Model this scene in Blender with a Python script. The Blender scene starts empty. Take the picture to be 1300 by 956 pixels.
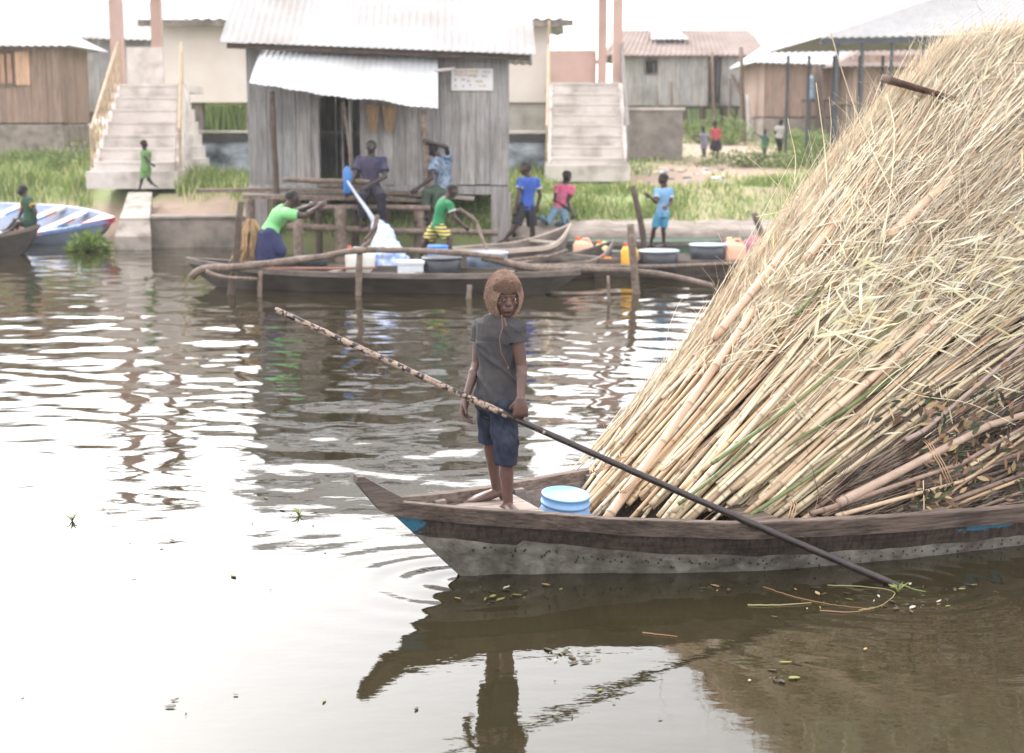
import bpy, bmesh, math, random
import numpy as np
from mathutils import Vector, Matrix, noise as mnoise, Quaternion

rnd = random.Random(7)
rng = np.random.default_rng(11)
scene = bpy.context.scene
COL = scene.collection
R = math.radians

# ------------------------------------------------------------------ camera
CAM_Z = 2.3
TILT = R(8.62)
FPX = 1805.0
cam_d = bpy.data.cameras.new("camera")
cam = bpy.data.objects.new("camera", cam_d)
COL.objects.link(cam)
cam.location = (0, 0, CAM_Z)
cam.rotation_euler = (R(90) - TILT, 0, 0)
cam_d.sensor_width = 36.0
cam_d.sensor_fit = 'HORIZONTAL'
cam_d.lens = FPX * 36.0 / 1300.0
cam_d.shift_y = -44.5 / 1300.0
cam_d.clip_end = 3000
cam_d.dof.use_dof = True
cam_d.dof.focus_distance = 7.45
cam_d.dof.aperture_fstop = 2.5
scene.camera = cam

# ------------------------------------------------------------------ sky, sun, exposure
SUN_EL, SUN_AZ = R(38), R(-28)          # azimuth measured from +Y towards +X: ahead of the camera, a little left
world = bpy.data.worlds.new("World")
scene.world = world
world.use_nodes = True
wn = world.node_tree.nodes; wl = world.node_tree.links
wn.clear()
w_out = wn.new('ShaderNodeOutputWorld'); w_bg = wn.new('ShaderNodeBackground')
sky = wn.new('ShaderNodeTexSky'); sky.sky_type = 'NISHITA'; sky.sun_disc = False
sky.sun_elevation = SUN_EL; sky.sun_rotation = SUN_AZ
sky.dust_density = 6.0; sky.air_density = 1.2; sky.ozone_density = 1.0
w_hsv = wn.new('ShaderNodeHueSaturation'); w_hsv.inputs['Saturation'].default_value = 0.12; w_hsv.inputs['Value'].default_value = 0.6
w_mix = wn.new('ShaderNodeMix'); w_mix.data_type = 'RGBA'; w_mix.blend_type = 'ADD'
w_mix.inputs[0].default_value = 1.0
w_mix.inputs[7].default_value = (8.6, 8.6, 8.8, 1)       # cloud layer
wl.new(sky.outputs[0], w_hsv.inputs['Color'])
wl.new(w_hsv.outputs[0], w_mix.inputs[6])
wl.new(w_mix.outputs[2], w_bg.inputs['Color'])
w_bg.inputs['Strength'].default_value = 0.13
wl.new(w_bg.outputs[0], w_out.inputs['Surface'])
sun_d = bpy.data.lights.new("sun", 'SUN'); sun_o = bpy.data.objects.new("sun", sun_d)
COL.objects.link(sun_o)
sun_d.energy = 1.5; sun_d.angle = R(11); sun_d.color = (1.0, 0.96, 0.92)
sdir = Vector((math.sin(SUN_AZ) * math.cos(SUN_EL), math.cos(SUN_AZ) * math.cos(SUN_EL), math.sin(SUN_EL)))
sun_o.location = sdir * 50
sun_o.rotation_euler = sdir.to_track_quat('Z', 'Y').to_euler()
vs = scene.view_settings
vs.view_transform = 'Standard'; vs.look = 'None'; vs.gamma = 1.0; vs.use_curve_mapping = False
vs.exposure = 1.1
scene.cycles.max_bounces = 6
scene.cycles.use_denoising = True

# ------------------------------------------------------------------ maths helpers
ct, st = math.cos(TILT), math.sin(TILT)
def ray(px, py):
    f, r, u = FPX, px - 650.0, 433.5 - py
    return Vector((r, f * ct + u * st, -f * st + u * ct))
def P(px, py, Y):
    d = ray(px, py); t = Y / d.y
    return Vector((d.x * t, Y, CAM_Z + d.z * t))
def G(px, py, z=0.0):
    d = ray(px, py); t = (z - CAM_Z) / d.z
    return Vector((d.x * t, d.y * t, z))
def XA(px, Y, z=1.0):
    """world X of pixel column px at depth Y"""
    ax = Y * ct + (CAM_Z - z) * st
    return (px - 650.0) / FPX * ax
def ZA(py, Y):
    return P(650, py, Y).z
def interp(x, xs, ys):
    return float(np.interp(x, xs, ys))

# ------------------------------------------------------------------ materials
def srgb(r, g, b):
    f = lambda c: (c / 255.0 / 12.92) if c <= 10 else (((c / 255.0) + 0.055) / 1.055) ** 2.4
    return (f(r), f(g), f(b))
MATS = {}
def mat(name, c1, c2=None, rough=0.8, scale=(4, 4, 4), bump=0.0, bscale=None, metal=0.0, dirt=None, dirt_amt=0.35,
        dirt_scale=1.5, attr=None, spec=0.5, detail=6, coords='Object', trans=0.0, grain=0.0):
    """Procedural material: two-tone noise, optional larger dirt noise, optional bump, optional colour attribute."""
    if name in MATS: return MATS[name]
    m = bpy.data.materials.new(name); m.use_nodes = True
    N, L = m.node_tree.nodes, m.node_tree.links
    b = N['Principled BSDF']
    tc = N.new('ShaderNodeTexCoord')
    mp = N.new('ShaderNodeMapping'); mp.inputs['Scale'].default_value = scale
    L.new(tc.outputs[coords], mp.inputs['Vector'])
    n1 = N.new('ShaderNodeTexNoise'); n1.inputs['Scale'].default_value = 1.0; n1.inputs['Detail'].default_value = detail
    n1.inputs['Roughness'].default_value = 0.6
    L.new(mp.outputs[0], n1.inputs['Vector'])
    rp = N.new('ShaderNodeMapRange'); rp.inputs['From Min'].default_value = 0.3; rp.inputs['From Max'].default_value = 0.7
    L.new(n1.outputs['Fac'], rp.inputs['Value'])
    mx = N.new('ShaderNodeMix'); mx.data_type = 'RGBA'
    L.new(rp.outputs[0], mx.inputs[0])
    c2 = c2 or tuple(c * 0.75 for c in c1)
    mx.inputs[6].default_value = (*c1, 1); mx.inputs[7].default_value = (*c2, 1)
    out = mx.outputs[2]
    if attr:
        a = N.new('ShaderNodeVertexColor'); a.layer_name = attr
        mm = N.new('ShaderNodeMix'); mm.data_type = 'RGBA'; mm.blend_type = 'MULTIPLY'; mm.inputs[0].default_value = 1.0
        L.new(a.outputs['Color'], mm.inputs[6]); L.new(out, mm.inputs[7]); out = mm.outputs[2]
    if dirt:
        n2 = N.new('ShaderNodeTexNoise'); n2.inputs['Scale'].default_value = dirt_scale; n2.inputs['Detail'].default_value = 7
        L.new(tc.outputs[coords], n2.inputs['Vector'])
        r2 = N.new('ShaderNodeMapRange'); r2.inputs['From Min'].default_value = 0.5; r2.inputs['From Max'].default_value = 0.72
        r2.inputs['To Max'].default_value = dirt_amt
        L.new(n2.outputs['Fac'], r2.inputs['Value'])
        md = N.new('ShaderNodeMix'); md.data_type = 'RGBA'
        L.new(r2.outputs[0], md.inputs[0]); L.new(out, md.inputs[6]); md.inputs[7].default_value = (*dirt, 1)
        out = md.outputs[2]
    if grain:   # dark weathered grain lines in the wood
        ng = N.new('ShaderNodeTexNoise'); ng.inputs['Scale'].default_value = 1.0; ng.inputs['Detail'].default_value = 8; ng.inputs['Roughness'].default_value = .7
        mg = N.new('ShaderNodeMapping'); mg.inputs['Scale'].default_value = bscale or tuple(3 * s for s in scale); mg.inputs['Location'].default_value = (3.1, 1.7, 5.2)
        L.new(tc.outputs[coords], mg.inputs['Vector']); L.new(mg.outputs[0], ng.inputs['Vector'])
        rg = N.new('ShaderNodeMapRange'); rg.inputs['From Min'].default_value = .36; rg.inputs['From Max'].default_value = .56
        rg.inputs['To Min'].default_value = 1 - grain; rg.inputs['To Max'].default_value = 1.0; L.new(ng.outputs['Fac'], rg.inputs['Value'])
        gg = N.new('ShaderNodeMix'); gg.data_type = 'RGBA'; gg.blend_type = 'MULTIPLY'; gg.inputs[0].default_value = 1.0
        L.new(out, gg.inputs[6]); L.new(rg.outputs[0], gg.inputs[7]); out = gg.outputs[2]
    L.new(out, b.inputs['Base Color'])
    b.inputs['Roughness'].default_value = rough
    b.inputs['Metallic'].default_value = metal
    b.inputs['Specular IOR Level'].default_value = spec
    if bump:
        nb = N.new('ShaderNodeTexNoise'); nb.inputs['Detail'].default_value = 5
        nb.inputs['Scale'].default_value = 1.0
        mb = N.new('ShaderNodeMapping'); mb.inputs['Scale'].default_value = bscale or tuple(3 * s for s in scale)
        L.new(tc.outputs[coords], mb.inputs['Vector']); L.new(mb.outputs[0], nb.inputs['Vector'])
        bp = N.new('ShaderNodeBump'); bp.inputs['Strength'].default_value = 1.0; bp.inputs['Distance'].default_value = bump
        L.new(nb.outputs['Fac'], bp.inputs['Height']); L.new(bp.outputs[0], b.inputs['Normal'])
    if trans:
        b.inputs['Transmission Weight'].default_value = trans
    MATS[name] = m
    return m

def add_translucency(m, col, amt):
    N, L = m.node_tree.nodes, m.node_tree.links
    b = N['Principled BSDF']; o = N['Material Output']
    t = N.new('ShaderNodeBsdfTranslucent'); mx = N.new('ShaderNodeMixShader'); mx.inputs[0].default_value = amt
    if b.inputs['Base Color'].links: L.new(b.inputs['Base Color'].links[0].from_socket, t.inputs['Color'])
    else: t.inputs['Color'].default_value = (*col, 1)
    L.new(b.outputs[0], mx.inputs[1]); L.new(t.outputs[0], mx.inputs[2]); L.new(mx.outputs[0], o.inputs['Surface'])

# ------------------------------------------------------------------ mesh builder
class MB:
    def __init__(self):
        self.v = []; self.f = []; self.c = []; self.mi = []; self.cur = (1, 1, 1); self.m = 0; self.smooth = []; self.sm = False
    def vert(self, p):
        self.v.append((p[0], p[1], p[2])); self.c.append(self.cur); return len(self.v) - 1
    def face(self, idx):
        self.f.append(tuple(idx)); self.mi.append(self.m); self.smooth.append(self.sm)
    def quad(self, a, b, c, d):
        i = [self.vert(p) for p in (a, b, c, d)]; self.face(i)
    def box(self, c, size, rot=None, jit=0.0):
        hx, hy, hz = [s / 2 for s in size]
        idx = []
        for x, y, z in ((-1,-1,-1),(1,-1,-1),(1,1,-1),(-1,1,-1),(-1,-1,1),(1,-1,1),(1,1,1),(-1,1,1)):
            p = Vector((x * hx, y * hy, z * hz))
            if jit: p += Vector([rnd.uniform(-jit, jit) for _ in range(3)])
            if rot is not None: p = rot @ p
            idx.append(self.vert(p + Vector(c)))
        for q in ((0,3,2,1),(4,5,6,7),(0,1,5,4),(1,2,6,5),(2,3,7,6),(3,0,4,7)):
            self.face([idx[k] for k in q])
    def beam(self, a, b, w, h, up=Vector((0, 0, 1)), bev=0.0):
        """box from a to b, w across, h along up"""
        a, b = Vector(a), Vector(b); d = (b - a).normalized()
        s = d.cross(up)
        if s.length < 1e-4: s = d.cross(Vector((0, 1, 0)))
        s.normalize(); u = s.cross(d).normalized()
        sec = [(-1,-1),(1,-1),(1,1),(-1,1)]
        ia = [self.vert(a + s * x * w / 2 + u * y * h / 2) for x, y in sec]
        ib = [self.vert(b + s * x * w / 2 + u * y * h / 2) for x, y in sec]
        for k in range(4):
            self.face((ia[k], ia[(k + 1) % 4], ib[(k + 1) % 4], ib[k]))
        self.face(ia[::-1]); self.face(ib)
    def loft(self, rings, closed=True, cap=True):
        ids = [[self.vert(p) for p in r] for r in rings]
        n = len(rings[0])
        for a, b in zip(ids[:-1], ids[1:]):
            for k in range(n if closed else n - 1):
                k2 = (k + 1) % n
                self.face((a[k], a[k2], b[k2], b[k]))
        if cap and closed:
            self.face(ids[0][::-1]); self.face(ids[-1])
        return ids
    def tube(self, pts, rad, n=8, side=None, flat=1.0, cap=True, wob=0.0):
        """tube through pts; rad a number or one per point; flat squeezes along the axis normal to `side`"""
        pts = [Vector(p) for p in pts]
        if not hasattr(rad, '__len__'): rad = [rad] * len(pts)
        rings = []; s = Vector(side) if side is not None else None
        for i, p in enumerate(pts):
            d = (pts[min(i + 1, len(pts) - 1)] - pts[max(i - 1, 0)])
            if d.length < 1e-9: d = Vector((0, 0, 1))
            d.normalize()
            if s is None:
                s = d.cross(Vector((0, 0, 1)))
                if s.length < 0.05: s = d.cross(Vector((0, 1, 0)))
            s = (s - d * s.dot(d)).normalized()
            u = d.cross(s).normalized()
            r = rad[i]; rx, ry = (r if hasattr(r, '__len__') else (r, r * flat))
            ring = []
            for k in range(n):
                a = 2 * math.pi * k / n
                w = 1 + (rnd.uniform(-wob, wob) if wob else 0)
                ring.append(p + s * math.cos(a) * rx * w + u * math.sin(a) * ry * w)
            rings.append(ring)
        return self.loft(rings, True, cap)
    def ell(self, c, r, seg=12, rings=8, rot=None):
        c = Vector(c); rr = []
        rx, ry, rz = r if hasattr(r, '__len__') else (r, r, r)
        top = self.vert(c + ((rot @ Vector((0, 0, rz))) if rot is not None else Vector((0, 0, rz))))
        for i in range(1, rings):
            th = math.pi * i / rings; row = []
            for k in range(seg):
                a = 2 * math.pi * k / seg
                p = Vector((rx * math.sin(th) * math.cos(a), ry * math.sin(th) * math.sin(a), rz * math.cos(th)))
                if rot is not None: p = rot @ p
                row.append(self.vert(c + p))
            rr.append(row)
        bot = self.vert(c + ((rot @ Vector((0, 0, -rz))) if rot is not None else Vector((0, 0, -rz))))
        for k in range(seg):
            k2 = (k + 1) % seg
            self.face((top, rr[0][k], rr[0][k2])); self.face((bot, rr[-1][k2], rr[-1][k]))
        for a, b in zip(rr[:-1], rr[1:]):
            for k in range(seg):
                k2 = (k + 1) % seg
                self.face((a[k], b[k], b[k2], a[k2]))
    def caps(self, a, b, ra, rb, n=12, seg=5):
        """round-ended tapered limb"""
        a, b = Vector(a), Vector(b); d = (b - a); Lh = d.length
        if Lh < 1e-6: return self.ell(a, ra)
        d.normalize(); pts = []; rad = []
        for k in range(seg):
            t = math.pi / 2 * k / seg
            pts.append(a - d * ra * math.cos(t)); rad.append(max(ra * math.sin(t), ra * 0.05))
        pts.append(a); rad.append(ra); pts.append(b); rad.append(rb)
        for k in range(seg - 1, -1, -1):
            t = math.pi / 2 * k / seg
            pts.append(b + d * rb * math.cos(t)); rad.append(max(rb * math.sin(t), rb * 0.05))
        self.tube(pts, rad, n)
    def lathe(self, c, prof, n=24, axis=None, rot=None):
        """prof: list of (radius, height) from base up, around z at c"""
        c = Vector(c); rings = []
        for r, h in prof:
            ring = []
            for k in range(n):
                a = 2 * math.pi * k / n
                p = Vector((r * math.cos(a), r * math.sin(a), h))
                if rot is not None: p = rot @ p
                ring.append(c + p)
            rings.append(ring)
        self.loft(rings, True, True)
    def mesh(self, off=None):
        me = bpy.data.meshes.new("mesh")
        o = Vector(off) if off is not None else Vector((0, 0, 0))
        me.from_pydata([(v[0] - o.x, v[1] - o.y, v[2] - o.z) for v in self.v], [], self.f)
        me.polygons.foreach_set('material_index', self.mi)
        me.polygons.foreach_set('use_smooth', self.smooth)
        if True:
            ca = me.color_attributes.new('Col', 'FLOAT_COLOR', 'POINT')
            ca.data.foreach_set('color', np.array([(*c, 1) for c in self.c], dtype=np.float32).ravel())
        me.validate(); me.update()
        return me

def wl_of(o):
    """world location of an unrotated thing"""
    l = Vector(o.location)
    while o.parent: o = o.parent; l += Vector(o.location)
    return l
def obj(name, mb, mats, parent=None, base=None, smooth=None, local=False):
    """one mesh object; verts are given in world space unless local"""
    me_base = Vector(base) if base is not None else Vector((0, 0, 0))
    off = Vector((0, 0, 0))
    if parent is not None and not local: off = wl_of(parent)
    elif parent is None: off = me_base
    me = mb.mesh(off) if isinstance(mb, MB) else mb
    if not isinstance(mats, (list, tuple)): mats = [mats]
    for m in mats: me.materials.append(m)
    if smooth is not None:
        me.polygons.foreach_set('use_smooth', [smooth] * len(me.polygons))
    o = bpy.data.objects.new(name, me); COL.objects.link(o)
    if parent is not None: o.parent = parent
    elif base is not None: o.location = me_base
    return o
def tag(o, label, cat=None, group=None):
    o['label'] = label
    if cat: o['category'] = cat
    if group: o['group'] = group
    return o
def thing(name, label, cat, loc=(0, 0, 0), rotz=0.0, group=None):
    o = bpy.data.objects.new(name, None); COL.objects.link(o)
    o.empty_display_size = 0.2
    o.location = loc; o.rotation_euler = (0, 0, rotz)
    return tag(o, label, cat, group)
def struct(o, label, kind='structure', cat=None):
    o['kind'] = kind; o['label'] = label
    if cat: o['category'] = cat
    return o

def np_mesh(V, F, C=None, smooth=False, off=None):
    """V (n,3), F (m,4) or (m,3) numpy arrays -> mesh, fast"""
    V = np.asarray(V, dtype=np.float32); F = np.asarray(F, dtype=np.int32)
    if off is not None: V = V - np.array(off, dtype=np.float32)
    me = bpy.data.meshes.new("mesh")
    k = F.shape[1]
    me.vertices.add(len(V)); me.vertices.foreach_set('co', V.ravel())
    me.loops.add(F.size); me.loops.foreach_set('vertex_index', F.ravel())
    me.polygons.add(len(F))
    me.polygons.foreach_set('loop_start', np.arange(0, F.size, k, dtype=np.int32))
    me.polygons.foreach_set('loop_total', np.full(len(F), k, dtype=np.int32))
    me.polygons.foreach_set('use_smooth', np.full(len(F), smooth))
    if C is not None:
        ca = me.color_attributes.new('Col', 'FLOAT_COLOR', 'POINT')
        C4 = np.concatenate([np.asarray(C, dtype=np.float32), np.ones((len(C), 1), np.float32)], 1)
        ca.data.foreach_set('color', C4.ravel())
    me.update(calc_edges=True)
    return me
def strands(pts, rad, col, sides=3):
    """pts (N,K,3), rad (N,K), col (N,3) -> V,F,C of thin tubes"""
    N, K, _ = pts.shape
    d = np.gradient(pts, axis=1); d /= np.linalg.norm(d, axis=2, keepdims=True) + 1e-9
    ref = np.array([0.13, -0.31, 0.94]); s = np.cross(d, ref); s /= np.linalg.norm(s, axis=2, keepdims=True) + 1e-9
    u = np.cross(d, s)
    V = np.empty((N, K, sides, 3))
    for k in range(sides):
        a = 2 * math.pi * k / sides
        V[:, :, k] = pts + (s * math.cos(a) + u * math.sin(a)) * rad[:, :, None]
    base = (np.arange(N) * K * sides)[:, None, None]
    i = (np.arange(K - 1) * sides)[None, :, None]; k = np.arange(sides)[None, None, :]; k2 = (k + 1) % sides
    F = np.stack(np.broadcast_arrays(base + i + k, base + i + k2, base + i + sides + k2, base + i + sides + k), -1).reshape(-1, 4)
    C = np.repeat(col, K * sides, axis=0)
    return V.reshape(-1, 3), F, C
def ribbons(pts, wid, side, col):
    """flat blades: pts (N,K,3), wid (N,K), side (N,3)"""
    N, K, _ = pts.shape
    s = side[:, None, :] * wid[:, :, None] * 0.5
    V = np.stack([pts - s, pts + s], 2).reshape(-1, 3)
    base = (np.arange(N) * K * 2)[:, None]; i = (np.arange(K - 1) * 2)[None, :]
    b = base + i
    F = np.stack([b, b + 1, b + 3, b + 2], -1).reshape(-1, 4)
    return V, F, np.repeat(col, K * 2, axis=0)
def join_arrays(parts):
    V = []; F = []; C = []; o = 0
    for v, f, c in parts:
        V.append(v); F.append(f + o); C.append(c); o += len(v)
    return np.concatenate(V), np.concatenate(F), np.concatenate(C)

def remeshed(mb, voxel, smooth_it=4, fac=0.5):
    """merge overlapping solids into one continuous skin"""
    me = mb.mesh() if isinstance(mb, MB) else mb
    o = bpy.data.objects.new("tmp", me); COL.objects.link(o)
    r = o.modifiers.new("r", 'REMESH'); r.mode = 'VOXEL'; r.voxel_size = voxel; r.adaptivity = 0
    if smooth_it:
        s = o.modifiers.new("s", 'SMOOTH'); s.factor = fac; s.iterations = smooth_it
    dg = bpy.context.evaluated_depsgraph_get(); dg.update()
    res = bpy.data.meshes.new_from_object(o.evaluated_get(dg), depsgraph=dg)
    bpy.data.objects.remove(o, do_unlink=True)
    res.polygons.foreach_set('use_smooth', [True] * len(res.polygons))
    return res
def shift_mesh(me, off):
    n = len(me.vertices); a = np.empty(n * 3, np.float32); me.vertices.foreach_get('co', a)
    a = a.reshape(-1, 3) - np.array(off, np.float32); me.vertices.foreach_set('co', a.ravel()); me.update()
    return me
def displace(me, fn):
    n = len(me.vertices)
    me.update()
    nor = [v.normal.copy() for v in me.vertices]
    for v, nn in zip(me.vertices, nor):
        v.co = v.co + nn * fn(v.co)
    me.update()
    return me
# ------------------------------------------------------------------ shared materials
M_wood_grey = mat('grey_boards', srgb(172, 168, 165), srgb(136, 132, 130), 0.85, (9, 9, 0.8), 0.004, (40, 40, 2), dirt=srgb(82, 74, 68), dirt_amt=0.4, attr='Col', grain=.45)
M_wood_brown = mat('brown_boards', srgb(164, 140, 126), srgb(136, 112, 100), 0.85, (9, 9, 0.7), 0.004, (30, 30, 2), dirt=srgb(100, 85, 75), dirt_amt=0.3, attr='Col', grain=.35)
M_pole = mat('weathered_pole', srgb(140, 122, 110), srgb(95, 80, 70), 0.85, (14, 14, 14), 0.006, (30, 30, 30), dirt=srgb(60, 50, 44), dirt_amt=0.5, dirt_scale=5, grain=.4)
M_pole_dark = mat('dark_pole', srgb(96, 80, 70), srgb(62, 52, 46), 0.85, (10, 10, 10), 0.006, (30, 30, 30))
M_canoe = mat('canoe_wood', srgb(126, 114, 106), srgb(84, 74, 68), 0.8, (2.5, 12, 12), 0.006, (5, 30, 30), dirt=srgb(60, 50, 44), dirt_amt=0.6, dirt_scale=2.5)
M_canoe_dark = mat('wet_canoe_wood', srgb(66, 58, 52), srgb(38, 33, 30), 0.65, (2.5, 12, 12), 0.006, (5, 30, 30), dirt=srgb(120, 110, 100), dirt_amt=0.4)
M_dark = mat('dark_inside', srgb(46, 40, 38), srgb(34, 30, 28), 0.95)
M_conc = mat('pale_concrete', srgb(206, 198, 192), srgb(184, 175, 168), 0.9, (2, 2, 2), 0.01, (9, 9, 9), dirt=srgb(112, 102, 92), dirt_amt=0.6, dirt_scale=1.7)
M_conc_dark = mat('old_concrete', srgb(150, 138, 128), srgb(112, 104, 96), 0.9, (3, 3, 3), 0.015, (12, 12, 12), dirt=srgb(70, 66, 60), dirt_amt=0.6)
M_plaster = mat('cream_plaster', srgb(224, 214, 206), srgb(212, 200, 190), 0.9, (1, 1, 1), 0.002, dirt=srgb(190, 175, 160), dirt_amt=0.3, dirt_scale=0.6)
M_plaster_grey = mat('grey_plaster', srgb(186, 180, 172), srgb(160, 154, 146), 0.9, (1.5, 1.5, 1.5), 0.004, dirt=srgb(110, 104, 96), dirt_amt=0.5)
M_pink_pillar = mat('pink_pillar', srgb(182, 154, 142), srgb(166, 138, 127), 0.9, (1, 1, 1), 0.003, dirt=srgb(140, 120, 110), dirt_amt=0.3)
M_rail = mat('ochre_rail', srgb(186, 160, 128), srgb(150, 130, 110), 0.6)
M_tin = mat('pale_tin_roof', srgb(176, 174, 173), srgb(158, 156, 155), 0.8, (0.7, 0.7, 0.7), 0.0, spec=0.2, dirt=srgb(138, 122, 112), dirt_amt=0.5, dirt_scale=0.9)
M_tin_white = mat('white_tin', srgb(196, 198, 200), srgb(172, 174, 178), 0.75, (1.5, 1.5, 1.5), 0.004, spec=0.2, dirt=srgb(150, 138, 128), dirt_amt=0.45, dirt_scale=1.3)
M_tin_rust = mat('rusty_tin_roof', srgb(144, 131, 125), srgb(118, 102, 95), 0.9, spec=0.1, scale=(0.8, 0.8, 0.8), dirt=srgb(156, 142, 136), dirt_amt=0.4, dirt_scale=0.7)
M_mask_green = mat('grass_green', (1, 1, 1), (0.8, 0.85, 0.7), 0.75, (1.2, 1.2, 1.2), attr='Col')
add_translucency(M_mask_green, (0.2, 0.3, 0.1), 0.3)

# ------------------------------------------------------------------ ground
def shore_y(X):
    return interp(X, [-60, -14, -9.5, -7.8, -7.4, -5.0, -4.7, -.2, .1, 5, 60], [34, 31.0, 29.6, 28.6, 27.2, 27.0, 25.6, 25.6, 27.0, 27.0, 26.5])
def h_ground(X, Y):
    s = Y - shore_y(X)
    lowleft = interp(X, [-9.5, -7.2], [0.04, 0.48])
    base = interp(s, [-40, -3, 0, 0.7, 2.6, 8, 18, 33, 400], [-2.2, -1.0, -0.15, lowleft, 0.9, 1.13, 1.45, 1.92, 2.05])
    if s > 0.4:
        base += 0.05 * mnoise.noise(Vector((X * 0.6, Y * 0.6, 3.0))) + 0.03 * mnoise.noise(Vector((X * 2.3, Y * 2.3, 8.0)))
    return base
def dirtness(X, Y):
    """0 grass .. 1 bare earth"""
    n = 0.5 + 0.8 * mnoise.noise(Vector((X * 0.45, Y * 0.3, 1.7))) + 0.4 * mnoise.noise(Vector((X * 1.7, Y * 1.2, 5.7)))
    d = 0.0
    if Y > 31:   # trodden path from the far houses to the bank
        cx = interp(Y, [31, 33, 36, 40, 44, 50], [3.2, 3.6, 4.6, 5.7, 6.8, 7.5])
        w = interp(Y, [31, 33, 36, 40, 44, 50, 58], [1.1, 2.0, 2.2, 1.8, 2.5, 2.6, 1.0])
        d = max(d, 1.55 - abs(X - cx) / max(w, 0.1))
    # earth slope left of the hut and by the painted boat
    d = max(d, 1.35 - abs(X + 6.0) / 1.6 - max(0, abs(Y - 28.3) - 1.0) * 1.2)
    d = max(d, 1.2 - max(0, X + 6.8) * 2 - max(0, abs(Y - shore_y(X) - 0.8) - 0.75) * 1.6)
    # a strip of bare ground behind the bank grass
    d = max(d, 0.85 - abs(Y - 30.4 - 0.2 * math.sin(X)) * 1.1 - (0.4 if X < 2 else 0))
    if Y < shore_y(X) + 0.3: d = 1
    return max(0.0, min(1.0, d * 0.9 + (n - 0.52) * 1.0))

xs = np.concatenate([np.linspace(-420, -40, 14), np.linspace(-34, -16, 14), np.linspace(-15, 15, 150), np.linspace(16, 34, 14), np.linspace(40, 420, 14)])
ys = np.concatenate([np.linspace(-30, 22, 14), np.linspace(23, 26, 6), np.linspace(26.3, 34, 78), np.linspace(34.2, 62, 80), np.linspace(66, 120, 14), np.linspace(150, 900, 10)])
V = []; C = []
green, earth, mud = np.array(srgb(128, 138, 88)), np.array(srgb(156, 134, 118)), np.array(srgb(92, 82, 68))
for y in ys:
    for x in xs:
        V.append((x, y, h_ground(x, y)))
        d = dirtness(x, y) if (abs(x) < 34 and y < 70) else 0
        c = green * (1 - d) + earth * d
        s = y - shore_y(x)
        w = min(1, max(0, 1 - s / 0.5)); c = c * (1 - w) + mud * w
        C.append(tuple(c))
nx = len(xs); F = []
for j in range(len(ys) - 1):
    for i in range(nx - 1):
        a = j * nx + i; F.append((a, a + 1, a + nx + 1, a + nx))
me = np_mesh(V, F, C, True)
M_ground = mat('ground', (1, 1, 1), (0.78, 0.76, 0.74), 0.95, (2.2, 2.2, 2.2), 0.03, (7, 7, 7), attr='Col')
g = obj('ground', me, M_ground); struct(g, 'grassy bank rising from the water towards the village, with bare trodden earth')

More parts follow.
